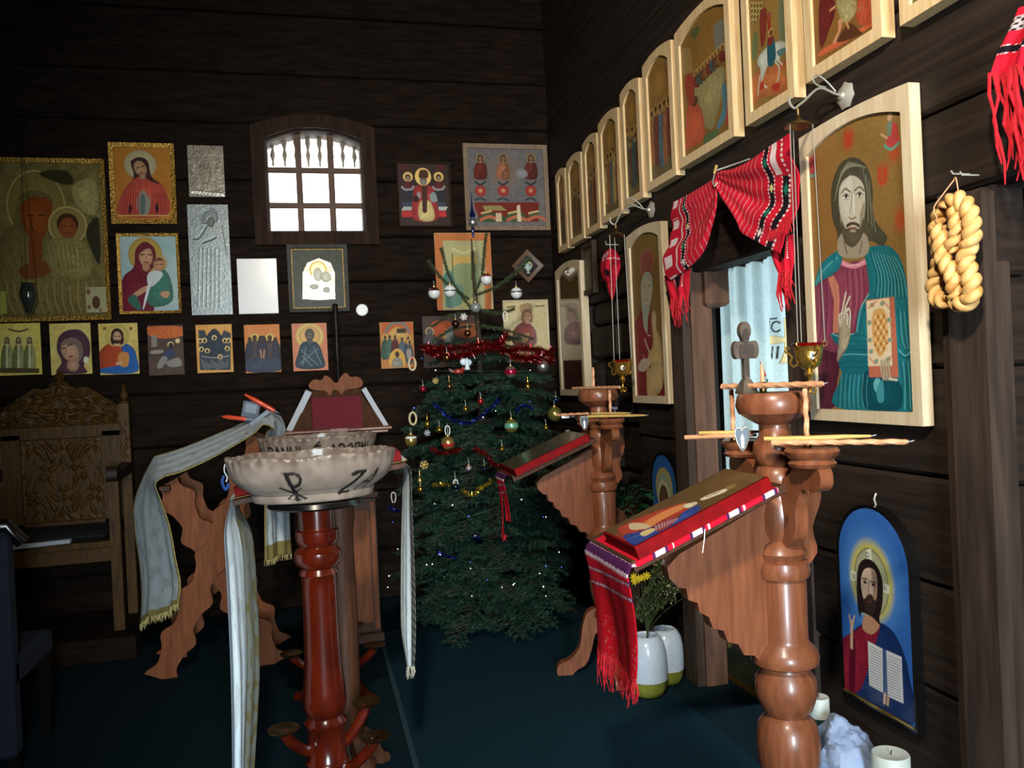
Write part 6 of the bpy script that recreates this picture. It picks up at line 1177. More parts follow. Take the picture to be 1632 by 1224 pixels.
PR = Vector((RB.x+.03, 3.9, 0)); pedestal(PR, 'rear turned pedestal, mostly hidden behind the front mahogany one', RB.z-.001, 1., 'mahog', extra=((-25, .20, .27), (60, .2, .30), (200, .2, .27)))

# ================================================================ sloping stand with the white towel behind the front bowl
def patch(A, B, fold=(.012, 2.5, .005, 7.), d=(0, -1, 0), nu=60, nv=90, fade=True):
    t = np.linspace(0, 1, nv); a = curve([tuple(q) for q in A], t); b = curve([tuple(q) for q in B], t); s = np.linspace(0, 1, nu)
    P = a[None]*(1-s)[:, None, None]+b[None]*s[:, None, None]; SS, TT = np.meshgrid(s, t, indexing='ij'); k = TT if fade else 1.
    off = (fold[0]*np.sin(fold[1]*2*math.pi*SS+1.3*TT)+fold[2]*np.sin(fold[3]*2*math.pi*SS+2*TT))*k
    return P+off[..., None]*np.array(d)[None, None], SS, TT
CL, CL2, TRIM = (np.array(lin(c)) for c in ((226, 240, 246), (186, 206, 218), (180, 164, 100)))
def brocade(SS, TT, b=.05, base=CL, trim=TRIM):
    n = vnoise(SS*9, TT*14, 1.6, 3); c = np.where((n > .62)[..., None], base*.82, base); k = (SS < b) | (SS > 1-b); c = np.where(k[..., None], trim*(.7+.6*vnoise(SS*60, TT*90, 1., 5))[..., None], c); return c
A0, B0 = onY(370, 792, 3.0), onY(645, 731, 3.0)
al = math.atan2(B0.z-A0.z, B0.x-A0.x); mid = (A0+B0)*.5; wl_ = (B0-A0).length; SC = Vector((mid.x+.06, 3.17, 0))
t = thing('towel_stand', 'dark oak pedestal stand with a sloping top behind the front clay bowl', 'stand', SC)
zt = mid.z+.06*math.tan(al); T = Matrix.Translation((-.06, 0, mid.z-.012)) @ Matrix.Rotation(-al, 4, 'Y')
MB().box(-wl_/2, wl_/2, -.17, .17, -.022, 0, T, ch=.003).build('slope_board', 'oakd', t); MB().lathe([(.10, 0), (.10, .03), (.07, .06), (.05, .10), (.065, .2), (.05, .3), (.055, .6), (.05, .9), (.06, .97), (.05, mid.z-.03)], 24).build('column', 'oakd', t)
for i in range(4): recalc(MB().prism(smooth([(.05, .16), (.10, .12), (.13, .05), (.155, .03), (.155, 0), (.12, 0), (.05, .04)], 4), -.02, .02, Matrix.Rotation(i*math.pi/2+.4, 4, 'Z')).build('foot', 'oakd', t))
Px = Panel('red_edged_icon', 'red edged glazed board on the white towel, its end showing right of the front bowl', 'icon', (0, 0, 0), 0, wl_-.02, .30)
Px.root.matrix_world = Matrix.Translation((mid.x, 3.0, mid.z-.004)) @ Matrix.Rotation(-al, 4, 'Y') @ Matrix.Rotation(R(-90), 4, 'X') @ Matrix.Identity(4); Px.Mx = Px.root.matrix_world.copy()
Px.board(.034, 'redwood'); Px.picture(-Px.w+.02, Px.w-.02, .02, .28, -.036, .004, lambda p: (p.bg((92, 96, 96), (70, 74, 74), 12), p.mottle(.2, 50)), 'paintg', 1.)
wt = thing('white_towel', 'pale blue white brocade towel laid under the front bowl and hanging at both ends', 'towel', (0, 0, 0))
e = Vector((math.cos(al), 0, math.sin(al))); nv_ = Vector((-math.sin(al), 0, math.cos(al))); q0 = Vector((mid.x, 0, mid.z-.009))
def bp(d, y, up=0.): v = q0+e*d+nv_*up; return (v.x, y, v.z)
P3, SS, TT = patch([bp(-wl_/2-.012, 3.02), bp(0, 3.02), bp(wl_/2+.012, 3.02)], [bp(-wl_/2-.012, 3.32), bp(0, 3.32), bp(wl_/2+.012, 3.32)], (0, 1, 0, 1)); vgrid('laid_cloth', P3, brocade(SS, TT), 'cloth', wt, thick=.002)
L = lambda pts, y: [tuple(onY(a, b, y)) for a, b in pts]
lt = bp(-wl_/2-.012, 3.02); lf = bp(-wl_/2-.012, 3.32)
P3, SS, TT = patch([lf]+[tuple(onY(a, b, yy)) for a, b, yy in ((383, 812, 3.1), (401, 850, 2.98), (408, 930, 2.9), (412, 1060, 2.85), (403, 1215, 2.85), (398, 1300, 2.85))], [lt]+[tuple(onY(a, b, yy)) for a, b, yy in ((366, 806, 2.9), (358, 850, 2.78), (362, 930, 2.72), (368, 1060, 2.70), (371, 1180, 2.70), (372, 1300, 2.70))], (.010, 1.5, .004, 4.), (.6, -.8, 0), 60, 140)
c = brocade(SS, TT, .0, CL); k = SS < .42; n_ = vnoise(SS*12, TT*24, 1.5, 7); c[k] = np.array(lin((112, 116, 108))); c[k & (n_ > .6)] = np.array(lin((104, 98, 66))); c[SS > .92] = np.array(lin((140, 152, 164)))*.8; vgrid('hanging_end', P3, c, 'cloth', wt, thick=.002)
rt = bp(wl_/2+.012, 3.02); rf = bp(wl_/2+.012, 3.32)
P3, SS, TT = patch([rt]+[tuple(onY(a, b, yy)) for a, b, yy in ((646, 738, 2.97), (655, 752, 2.96), (656, 800, 2.96), (659, 900, 2.96), (660, 1000, 2.96), (657, 1062, 2.96))], [rf]+[tuple(onY(a, b, yy)) for a, b, yy in ((640, 740, 3.2), (643, 758, 3.16), (640, 800, 3.14), (637, 900, 3.12), (637, 1000, 3.1), (647, 1062, 3.06))], (.006, 1.2, .002, 4.), (1, 0, 0), 50, 120)
c = brocade(SS, TT, .04, CL); k = SS < .22; c[k] = (np.array(lin((96, 96, 92)))*(.5+1.*(np.sin(TT*170+SS*20) > 0))[..., None])[k]; vgrid('hanging_end', P3, c, 'cloth', wt, thick=.002)
mb = MB(); r = random.Random(9)
for i in range(26): a = P3[int(i/25*49), -1]; mb.tube([a, (a[0]+r.uniform(-.004, .004), a[1], a[2]-.02), (a[0]+r.uniform(-.006, .006), a[1], a[2]-r.uniform(.03, .05))], (.002, .0016, .0006), 4)
f_ = mb.build('fringe', mat('pale_fringe', (190, 186, 164), .9), wt); f_['kind'] = 'stuff'
lp = thing('blue_cord_loop', 'small blue and white cord loop hooked on the left rim of the front bowl', 'loop', onY(362, 745, 2.78)); MB().tube(smooth([(0.012, 0, .01), (-.004, -.01, .012), (-.008, -.012, -.01), (.0, -.012, -.03), (-.004, -.012, -.045)], 4, False), .0022, 6).build('cord', 'page', lp); MB().tube(smooth([(-.010, -.012, -.025), (-.016, -.012, -.045), (-.006, -.012, -.07), (.004, -.012, -.05)], 4, False), .005, 7).build('blue_clip', 'bluep', lp)

# ================================================================ folding cross legged lectern with draped cloth
t = thing('folding_lectern', 'folding wooden lectern with scalloped crossed legs under a pale cloth', 'lectern', (-.52, 4.7, 0))
def scallop(a, b, w, n, m=72):
    a, b = Vector((a[0], 0, a[1])), Vector((b[0], 0, b[1])); d = (b-a); L_ = d.length; d.normalize(); p = Vector((d.z, 0, -d.x)); l = []; rr = []
    for i in range(m+1):
        s_ = i/m; ww = w*(1+.30*math.cos(2*math.pi*n*s_+.3)+.08*math.cos(4*math.pi*n*s_)); c = a+d*(L_*s_); l.append(c+p*ww); rr.append(c-p*ww)
    q = l+rr[::-1]; return [(v.x, v.z) for v in q]
for y0 in (-.16, .17):
    o1 = scallop((-.305, 0), (.245, 1.20), .066, 6.0); o2 = scallop((.25, 0), (-.235, 1.00), .066, 5.5)
    recalc(MB().prism(o1, y0-.014, y0+.010, None).build('leg', 'oakm', t)); recalc(MB().prism(o2, y0+.012, y0+.036, None).build('leg', 'oakm', t))
MB().tube([(-.03, -.17, .60), (-.03, .21, .60)], .016, 10).build('pivot_rod', 'oakd', t)
for x, z in ((.25, 1.16), (-.24, .96)): MB().box(x-.02, x+.02, -.2, .21, z, z+.03, ch=.004).build('cross_rail', 'oakd', t)
cl = thing('draped_cloth', 'pale blue brocade cloth with gold trim draped over the folding lectern', 'cloth', (0, 0, 0))
N1 = [onY(a, b, 4.42) for a, b in ((437, 682), (420, 676), (405, 690), (370, 712), (330, 734), (290, 752), (262, 760))]; F1 = [onY(a, b, 4.95) for a, b in ((436, 654), (424, 656), (400, 668), (360, 686), (320, 703), (280, 718), (245, 728))]
P3, SS, TT = patch(F1, N1, (.003, .8, .0015, 4.), (0, 0, 1), 50, 110, False); vgrid('top_cloth', P3, brocade(SS, TT, .06)*np.where(SS[..., None] < .06, 1., 1.), 'cloth', cl, thick=.003)
g1 = F1[-1]; g2 = N1[-1]
P3, SS, TT = patch([g1]+[onY(a, b, y) for a, b, y in ((228, 760, 4.95), (213, 800, 4.95), (212, 840, 4.95), (219, 900, 4.95), (221, 950, 4.95), (218, 995, 4.95))], [g2]+[onY(a, b, y) for a, b, y in ((248, 772, 4.40), (258, 800, 4.38), (272, 840, 4.36), (282, 890, 4.36), (290, 930, 4.36), (287, 962, 4.36))], (.022, 1.6, .008, 4.), (.7, -.7, 0), 70, 120)
c = brocade(SS, TT, .035); k = TT > .965; c[k] = TRIM; vgrid('hanging_end', P3, c, 'cloth', cl, thick=.003)
mb = MB()
for i in range(60): a = P3[int(i/59*69), -1]; mb.tube([a, (a[0]+r.uniform(-.004, .004), a[1], a[2]-.02), (a[0]+r.uniform(-.008, .008), a[1]+r.uniform(-.004, .004), a[2]-r.uniform(.03, .045))], (.003, .0024, .001), 4)
P3, SS, TT = patch([F1[0]]+[onY(a, b, y) for a, b, y in ((448, 664, 4.93), (456, 690, 4.92), (459, 760, 4.9), (459, 830, 4.9), (460, 882, 4.9))], [N1[0]]+[onY(a, b, y) for a, b, y in ((424, 690, 4.52), (422, 720, 4.56), (420, 780, 4.58), (420, 840, 4.6), (421, 893, 4.6))], (.020, 1.3, .006, 4.), (.7, -.7, 0), 60, 100)
c = brocade(SS, TT, .05); k = TT > .90; c[k] = TRIM*.75; vgrid('hanging_end', P3, c, 'cloth', cl, thick=.003)
for i in range(36): a = P3[int(i/35*59), -1]; mb.tube([a, (a[0]+r.uniform(-.003, .003), a[1], a[2]-.015), (a[0]+r.uniform(-.006, .006), a[1], a[2]-.032)], (.003, .002, .001), 4)
f_ = mb.build('fringe', mat('gold_fringe', (190, 176, 116), .9), cl); f_['kind'] = 'stuff'
# bits lying on the lectern's top end
def lie(px, py, y=4.72): return onY(px, py, y)
a, b = lie(398, 633), lie(438, 655); d = b-a; q = d.to_track_quat('Z', 'Y').to_matrix().to_4x4(); g = thing('gas_lighter', 'orange gas lighter with black nozzle leaning on top of the draped lectern', 'lighter', a)
MB().lathe([(.005, 0), (.006, -.03), (.010, .008), (.013, .02), (.013, d.length*.8), (.011, d.length)], 14, T=q).build('body', 'orange', g); MB().lathe([(.004, -.03), (.0045, .008)], 8, T=q).build('nozzle', 'blackw', g); MB().lathe([(.0115, d.length-.002), (.012, d.length+.02), (.008, d.length+.04)], 10, T=q).build('end_cap', 'blackw', g)
a, b = lie(357, 664, 4.75), lie(392, 668, 4.75); d = b-a; q = d.to_track_quat('Z', 'Y').to_matrix().to_4x4(); g = thing('gas_lighter', 'second orange gas lighter, lying low at the left edge of the lectern top', 'lighter', a)
MB().lathe([(.004, -.01), (.008, .004), (.012, .02), (.012, d.length)], 14, T=q).build('body', 'orange', g); MB().lathe([(.003, -.03), (.0042, -.008)], 8, T=q).build('nozzle', 'blackw', g); MB().lathe([(.0115, d.length-.001), (.010, d.length+.05)], 10, T=q).build('end_cap', 'grey', g)
c = lie(400, 655, 4.78); g = thing('navy_box', 'small dark navy box standing among the lighters on the lectern', 'box', c); T = Matrix.Rotation(R(12), 4, 'Y'); MB().box(-.045, .045, -.03, .03, -.06, .055, T, ch=.004).build('box_body', 'navy', g); MB().box(-.03, .03, -.0325, -.0295, -.01, .04, T).build('label_plate', 'grey', g)
c = lie(412, 664, 4.68); g = thing('grey_gadget', 'flat grey plastic piece beside the navy box on the lectern', 'gadget', c); MB().box(-.06, .06, -.02, .02, -.022, .004, Matrix.Rotation(R(-35), 4, 'Y'), ch=.003).build('gadget_body', 'grey', g)

# ================================================================ rotating book stand
BX, BY = .125, 4.9; t = thing('book_lectern', 'carved wooden book lectern on a panelled cabinet behind the clay bowls', 'lectern', (BX, BY, 0))
MB().box(-.20, .20, -.2, .2, 0.0, .06, ch=.008).box(-.185, .185, -.185, .185, .06, .82, ch=.004).box(-.20, .20, -.2, .2, .82, .86, ch=.006).build('cabinet_body', 'oakd', t)
MB().box(-.145, .145, -.193, -.187, .12, .76, ch=.002).build('front_panel', 'oakm', t)
for x in (-.165, .165): MB().box(x-.012, x+.012, -.197, -.183, .08, .80, ch=.003).build('pilaster', 'oakm', t)
MB().lathe([(.09, .86), (.07, .90), (.05, .95), (.06, 1.05), (.05, 1.15), (.08, 1.19)], 24).build('neck', 'oakd', t)
tz = 1.225; MB().box(-.27, .27, -.24, .24, tz-.035, tz-.018, ch=.004).box(-.29, .29, -.26, .26, tz-.018, tz, ch=.005).build('book_tray', 'oak', t)
V = [(-.25, -.21, tz), (.25, -.21, tz), (.25, .21, tz), (-.25, .21, tz), (-.125, -.06, tz+.235), (.125, -.06, tz+.235), (.125, .06, tz+.235), (-.125, .06, tz+.235)]
recalc(MB().add(V, [(3, 2, 1, 0), (4, 5, 6, 7), (0, 1, 5, 4), (1, 2, 6, 5), (2, 3, 7, 6), (3, 0, 4, 7)]).build('sloping_body', 'oakd', t))
MB().box(-.045, .045, -.275, -.255, tz-.05, tz+.004, ch=.003).build('book_stop', 'oak', t)
cr_ = smooth([(-.14, .0), (-.15, .03), (-.12, .055), (-.08, .05), (-.06, .075), (-.03, .06), (-.012, .035), (0, .03), (.012, .035), (.03, .065), (.06, .085), (.085, .06), (.12, .062), (.15, .035), (.14, .0), (.05, -.015), (.03, -.04), (.01, -.015), (-.02, -.012), (-.035, -.045), (-.06, -.015)], 3)
recalc(MB().prism(cr_, -.09, -.07, Matrix.Translation((0, 0, tz+.225))).build('carved_crest', 'oakm', t))
def book(name, label, Mx, w, h, th, cover):
    g = thing(name, label, 'book', (0, 0, 0)); g.matrix_world = Mx; MB().box(-w/2, w/2, 0, .004, 0, h, ch=.001).box(-w/2, w/2, th-.004, th, 0, h, ch=.001).box(-w/2, -w/2+.004, 0, th, 0, h).build('cover', cover, g); MB().box(-w/2+.004, w/2-.004, .004, th-.004, .004, h-.004).build('pages', 'page', g); return g
sl = math.atan2(.15, .235); a = onY(535, 672, BY-.2)
book('closed_book', 'burgundy covered book propped on the front slope of the book lectern', Matrix.Translation((BX-.005, BY-.243, tz+.004)) @ Matrix.Rotation(-sl, 4, 'X'), .275, .205, .028, 'burg')
ss = math.atan2(.125, .235)
book('closed_book', 'book with white page edge leaning on the left slope of the lectern', Matrix.Translation((BX-.285, BY-.0, tz+.003)) @ Matrix.Rotation(ss, 4, 'Y') @ Matrix.Rotation(R(-90), 4, 'Z'), .30, .25, .036, 'page')
book('closed_book', 'book with white page edge leaning on the right slope of the lectern', Matrix.Translation((BX+.285, BY-.0, tz+.003)) @ Matrix.Rotation(-ss, 4, 'Y') @ Matrix.Rotation(R(90), 4, 'Z'), .30, .25, .036, 'page')
p0, p1 = onY(541, 640, 5.27), onY(536, 484, 5.27); t = thing('standing_pole', 'slim black pole standing behind the book lectern, top under the silver icon', 'pole', (p0.x, 5.27, 0)); MB().lathe([(.11, 0), (.11, .012), (.02, .03)], 24).build('pole_base', 'black_iron', t); MB().tube([(0, 0, .02), (0, 0, 1.62)], .009, 10).build('pole_shaft', 'black_iron', t); MB().lathe([(.011, 1.60), (.017, 1.62), (.019, 1.72), (.013, 1.78), (.018, 1.80), (.018, p1.z-.01), (.012, p1.z)], 14).build('pole_head', 'black_iron', t)

# ================================================================ carved throne
ds = MB().box(-2.3, -1.02, 4.92, 5.62, .001, .13, ch=.008).build('throne_step', 'log'); tag(ds, 'low dark wooden step under the carved throne', 'step')
t = thing('carved_throne', 'tall carved yellow brown wooden throne at the left under the gilt icon', 'chair', (-1.5, 5.3, .131)); z_ = lambda z: z-.131
xr, xl = onY(201, 700, 5.45).x+1.5, onY(-4, 700, 5.45).x+1.5
for x in (xl, xr):
    MB().box(x-.028, x+.028, .12, .175, 0, z_(1.42), ch=.006).build('back_post', 'throne', t); MB().lathe([(.030, 0), (.032, .008), (.014, .014), (.026, .03), (.028, .05), (.016, .07), (.008, .09), (.012, .10), (.004, .115)], 16, (x, .148, z_(1.42))).build('finial', 'throne', t)
    MB().box(x-.028, x+.028, -.24, -.19, 0, z_(1.03), ch=.005).build('front_leg', 'throne', t)
    o = recalc(MB().prism(smooth([(.16, z_(1.06)), (.0, z_(1.04)), (-.14, z_(1.03)), (-.235, z_(1.065)), (-.27, z_(1.03)), (-.25, z_(.98)), (-.12, z_(.985)), (.16, z_(1.0))], 4), x-.03, x+.03, YZ).build('armrest', mat('dark_worn_arm', (40, 28, 16), .5) if x == xl else bpy.data.materials['dark_worn_arm'], t))
xm = (xl+xr)/2; hw_ = (xr-xl)/2-.028
def carve(w, h, seedf, amp, name, x0, z0, y, mt='throne', nx=120, nz=150, topf=None):
    u = np.linspace(-1, 1, nx); v = np.linspace(0, 1, nz); U, Vv = np.meshgrid(u, v); top = topf(U) if topf else np.ones_like(U); Z = z0+h*Vv*top; a = np.abs(U); hgt = np.sin(14*a+3.6*np.sin(10*Vv)+seedf)*np.cos(13*Vv*h/.3+3*np.sin(8*a)); hgt = np.clip(hgt, -.3, 1)*amp*np.clip((1-a)*10, 0, 1)*np.clip(np.minimum(Vv, 1-Vv)*12, 0, 1)
    P3 = np.stack([x0+U*w/2, y-hgt, Z], -1)[::-1]; o = vgrid(name, P3, np.zeros(P3.shape), mt, t); md = o.modifiers.new('thickness', 'SOLIDIFY'); md.thickness = .02; md.offset = -1; return o
MB().box(xm-hw_, xm+hw_, .13, .165, z_(.66), z_(1.26), ch=.003).build('backrest', 'throne', t)
for bx in ((-hw_, -hw_+.10, .66, 1.26), (hw_-.10, hw_, .66, 1.26), (-hw_, hw_, 1.22, 1.30), (-hw_, hw_, .66, .73)): MB().box(xm+bx[0], xm+bx[1], .115, .14, z_(bx[2]), z_(bx[3]), ch=.006).build('panel_rail', 'throne', t)
carve(2*hw_-.20, .49, .4, .016, 'carved_panel', xm, z_(.73), .128)
carve(2*hw_, .27, 1.3, .02, 'carved_crest', xm, z_(1.30), .13, topf=lambda U: np.interp(np.abs(U), [0, .10, .14, .3, .42, .6, .8, 1.], [1., .98, .86, .80, .84, .70, .52, .34]))
MB().lathe([(.02, 0), (.03, .02), (.022, .045), (.008, .06)], 12, (xm, .14, z_(1.565))).build('crest_finial', 'throne', t)
for x in (xl, xr): carve(.05, .36, .2, .006, 'carved_strip', x, z_(.95), .118, nx=14, nz=80)
MB().box(xm-hw_, xm+hw_, -.23, .14, z_(.60), z_(.645), ch=.004).build('seat', 'throne', t); MB().box(xm-hw_, xm+hw_, -.245, -.205, z_(.53), z_(.61), ch=.004).build('front_rail', 'throne', t)
cu_ = MB().box(-hw_+.01, hw_-.03, -.19, .17, 0, .06, ch=.025).build('seat_cushion', 'black'); cu_.location = (-1.5+xm, 5.3-.03, .6465); tag(cu_, 'flat black cushion on the seat of the carved throne', 'cushion')
pp_ = onY(68, 866, 5.07); o = MB().box(-.15, .15, -.02, .02, -.012, .012, ch=.004).build('folded_paper', 'page'); o.location = (pp_.x, 5.045, pp_.z); o.rotation_euler = (0, R(-2), 0); tag(o, 'pale folded paper at the front edge of the throne seat', 'paper')
# blue upholstered chair at the very edge
q = onY(16, 860, 3.5); t = thing('blue_chair', 'dark blue upholstered chair cut by the left frame edge', 'chair', (q.x-.25, 3.72, 0))
MB().box(-.25, .25, -.22, .22, .36, .47, ch=.02).build('seat', 'blue', t); MB().box(-.25, .25, -.25, -.19, .10, q.z+.03, ch=.02).build('backrest', 'blue', t); MB().tube([(-.27, -.20, q.z+.05), (.24, -.20, q.z+.05), (.28, -.18, q.z-.02)], .028, 10).build('back_rail', 'blackw', t)
for x in (-.22, .22):
    for y in (-.2, .2): MB().box(x-.018, x+.018, y-.018, y+.018, 0, .37, ch=.003).build('leg', 'blackw', t)

# ================================================================ the decorated fir
TC = Vector((.97, 4.80, 0)); rng = np.random.default_rng(5)
def trad(z): return float(np.interp(z, [.08, .3, .7, 1.1, 1.3, 1.5, 1.66, 1.75, 1.85, 2.2], [.50, .57, .56, .51, .47, .40, .33, .22, .12, .03]))
tree = thing('fir_tree', 'decorated dark green fir tree in the corner beside the icon screen', 'tree', TC)
r = random.Random(12); seg = []; seg2 = []; wood = MB()
MB().tube([(0, 0, 0), (.005, 0, .6), (-.005, .01, 1.2), (0, 0, 1.7), (-.015, .0, 2.05), (-.02, 0, 2.3)], [.04, .034, .026, .016, .010, .004], 10).build('trunk', 'bark', tree)
def branch(p0, az, L_, rise, droop, out, dens=1.):
    d = Vector((math.cos(az), math.sin(az), 0)); s_ = Vector((-math.sin(az), math.cos(az), 0)); pts = []
    for i in range(9): t = i/8; pts.append(p0+d*(L_*t)+Vector((0, 0, rise*t-droop*t*t))+s_*(.03*math.sin(t*3+az)))
    wood.tube(pts, [.008*(1-.8*i/8) for i in range(9)], 5)
    for a, b in zip(pts, pts[1:]): out.append((a, b))
    n = max(2, int(L_/.05*dens))
    for i in range(1, n):
        t = .18+.80*i/n; k = min(7, int(t*8)); c = pts[k].lerp(pts[k+1], t*8-k); ln = (.05+.42*L_*(1-t))*r.uniform(.7, 1.1)
        for sg in (-1, 1):
            dd = (d*.75+s_*sg*.8+Vector((0, 0, r.uniform(-.25, .12)))).normalized(); e = c+dd*ln+Vector((0, 0, -.15*ln)); out.append((c, c.lerp(e, .5)+Vector((0, 0, .006)))); out.append((c.lerp(e, .5)+Vector((0, 0, .006)), e)); wood.tube([c, e], [.003, .0012], 3)
            if ln > .13:
                for q in (.4, .7): f0 = c.lerp(e, q); out.append((f0, f0+(d*.5-s_*sg*.1+dd*.5).normalized()*ln*.35)); out.append((f0, f0+(dd*.8+s_*sg*.6).normalized()*ln*.3))
z = .11
while z < 1.72:
    R_ = trad(z); n = 10 if z < 1.5 else 7; o = r.uniform(0, 6.28)
    for i in range(n): branch(Vector((0, 0, z)), o+2*math.pi*i/n+r.uniform(-.2, .2), R_*r.uniform(.82, 1.08), r.uniform(.02, .12), r.uniform(.08, .20), seg)
    z += r.uniform(.085, .115)
def pt(px, py, y=4.72): return onY(px, py, y)-TC
for a in ([(757, 500), (735, 470), (716, 440), (703, 395)], [(748, 478), (725, 462), (700, 440), (683, 415)], [(760, 470), (790, 458), (820, 436), (845, 412)], [(756, 490), (790, 500), (820, 492)], [(745, 500), (715, 505), (690, 520)], [(757, 465), (768, 440), (772, 400), (775, 372)], [(754, 520), (720, 525), (690, 545)], [(765, 520), (800, 525), (850, 540)], [(760, 545), (810, 552), (870, 560)]):
    P3 = [pt(*q) for q in smooth(a, 4, False)]
    wood.tube(P3, .004, 5)
    for p, q in zip(P3, P3[1:]): seg2.append((p, q))
for p, q in zip(np.linspace(1.75, 2.22, 9), np.linspace(1.75, 2.22, 9)[1:]): seg2.append((Vector((-.015, 0, p)), Vector((-.015, 0, q))))
def needles(segs, per, ln, name, m, flat=.5):
    A = np.array([tuple(a) for a, b in segs]); B = np.array([tuple(b) for a, b in segs]); d = B-A; L_ = np.linalg.norm(d, axis=1); n = np.maximum(2, (L_*per).astype(int)); i = np.repeat(np.arange(len(segs)), n); N = len(i)
    t = rng.random(N); p = A[i]+d[i]*t[:, None]; dn = d[i]/np.maximum(L_[i], 1e-6)[:, None]; u = rng.normal(size=(N, 3)); u[:, 2] = u[:, 2]*flat+.18; u -= dn*(u*dn).sum(1)[:, None]; u /= np.linalg.norm(u, axis=1)[:, None]
    dr = u*.8+dn*.55; dr /= np.linalg.norm(dr, axis=1)[:, None]; w = np.cross(dr, rng.normal(size=(N, 3))); w /= np.linalg.norm(w, axis=1)[:, None]; l_ = ln*(.75+.5*rng.random(N))[:, None]
    V = np.stack([p-w*.0016, p+w*.0016, p+dr*l_], 1).reshape(-1, 3); me = bpy.data.meshes.new(name); me.vertices.add(3*N); me.vertices.foreach_set('co', V.astype(np.float32).ravel()); me.loops.add(3*N); me.loops.foreach_set('vertex_index', np.arange(3*N, dtype=np.int32)); me.polygons.add(N); me.polygons.foreach_set('loop_start', (np.arange(N)*3).astype(np.int32)); me.update(calc_edges=True); me.materials.append(M[m]); o = bpy.data.objects.new(name, me); C.objects.link(o); o.parent = tree; o['kind'] = 'stuff'; return o
needles(seg, 620, .021, 'needles', 'needle'); needles(seg2, 2400, .021, 'needles', 'needle2', 1.)
o = wood.build('branches', 'bark', tree); o['kind'] = 'stuff'
# ornaments: measured directions met with the crown's outline
def surf(px, py, f=1.0, y=None):
    if y: return onY(px, py, y)
    d = ray(px, py)
    for i in range(700):
        p = O+d*((3.9+i*.002)/d.y)
        if math.hypot(p.x-TC.x, p.y-TC.y) < trad(p.z)*f: return p
    return onY(px, py, 4.70)
OM = {}
def om(name, c, metal=.6, rough=.18, coat=.5, c2=None):
    if name not in OM: OM[name] = mat('ornament_'+name, c, rough, metal, coat=coat, col2=c2, scale=40)
    return OM[name]
BALLS = 'glass baubles on the fir tree'
def bauble(px, py, rp, key, label, band=None, y=None, dz=.0):
    p = surf(px, py, 1.0, y); R_ = rp*(p.y*.97+.2)/F_PX; t = thing('bauble', label, 'bauble', p, group=BALLS)
    MB().ball((0, 0, 0), R_, 20, 14).build('glass_ball', key, t)
    if band is not None:
        bm_, lo, hi = band; MB().lathe([(R_*1.012*math.cos(a), R_*1.012*math.sin(a)) for a in np.linspace(lo, hi, 8)], 20).build('painted_band', bm_, t)
    MB().lathe([(R_*.24, R_*.95), (R_*.26, R_*1.02), (R_*.22, R_*1.18), (R_*.08, R_*1.22)], 10).build('cap', 'gold', t); MB().tube([(0, 0, R_*1.2), (.002, .004, R_*1.2+.012), (0, .01, R_*1.2+.03+dz)], .0012, 5).build('hook', 'page', t); return t
Wt, Br = om('white', (226, 228, 226), 0, .3), om('brown', (70, 34, 28), .1, .3)
bauble(692, 467, 9.5, Wt, 'white bauble with a brown cap half, far left among the top branches', (Br, .35, 1.5), 4.68)
bauble(717, 464, 10, Wt, 'plain white bauble beside the brown capped one on the top branches', (om('slate', (84, 92, 104), 0, .4), -.1, .15), 4.68)
bauble(775, 445, 9.5, Wt, 'white bauble with a reddish cap, highest on the tree below the diamond picture', (om('rust', (120, 60, 56), .1, .3), .4, 1.5), 4.68)
bauble(823, 467, 9.5, Wt, 'white bauble with a grey band hanging alone right of the leader', (om('slate', (84, 92, 104)), .0, .3), 4.68)
bauble(758, 490, 8.5, om('clear', (150, 160, 156), .3, .1), 'clear greyish glass bauble on the leader in front of the orange bordered icon', None, 4.66)
bauble(865, 584, 10, om('silver', (206, 208, 206), .9, .3), 'matt silver bauble under the red tinsel at the right edge of the tree', None, None, .02)
bauble(814, 593, 10, om('silver', (206, 208, 206)), 'silver bauble with a dark pink band below the red tinsel', (om('pink', (166, 22, 60), .5, .2), -.4, .5))
bauble(714, 706, 11, om('palegold', (206, 176, 96), .8, .25), 'pale gold bauble with a red and white printed figure and a ribbon', (om('printred', (176, 40, 44), .1, .4), -.5, -.05), None, .03)
bauble(655, 702, 10, om('palegold', (206, 176, 96)), 'pale gold bauble at the far left edge above the clay bowls', (Wt, .35, .7))
bauble(815, 679, 11.5, om('greengold', (170, 160, 84), .75, .25), 'large gold bauble with a pale green sheen, middle of the tree', (om('aqua', (120, 190, 160), .4, .25), -.25, .45))
bauble(884, 660, 12, om('greengold', (170, 160, 84)), 'green gold bauble at the right edge behind the far stand', (om('palegold', (206, 176, 96)), -1.2, -.9))
bauble(742, 652, 4.5, om('gold', (230, 186, 60), .95, .12), 'small gold bauble above the upper blue tinsel')
bauble(726, 516, 6.5, om('darkbrown', (58, 28, 20), .5, .12), 'dark brown bauble at the left of the leader above the tinsel', None, 4.6)
bauble(745, 531, 6, om('bronze', (130, 92, 50), .9, .15), 'bronze bauble just above the red tinsel', None, 4.55)
bauble(712, 570, 7, om('bronze', (130, 92, 50)), 'bronze bauble left of the white angel figure')
bauble(674, 620, 5, om('pinkred', (190, 36, 72), .7, .15), 'small pink bauble near the left edge of the tree')
bauble(886, 637, 4.5, om('blue', (30, 60, 110), .7, .12), 'small blue bauble at the right edge above the green gold one')
bauble(766, 640, 5, om('red', (180, 30, 30), .6, .15), 'small red bauble in the middle above the upper blue tinsel')
bauble(747, 746, 5, om('pearl', (190, 170, 176), .6, .2), 'small pearl coloured bauble below the lower red tinsel')
bauble(772, 747, 5, om('night', (20, 34, 52), .7, .1), 'small night blue bauble right of the pearl one')
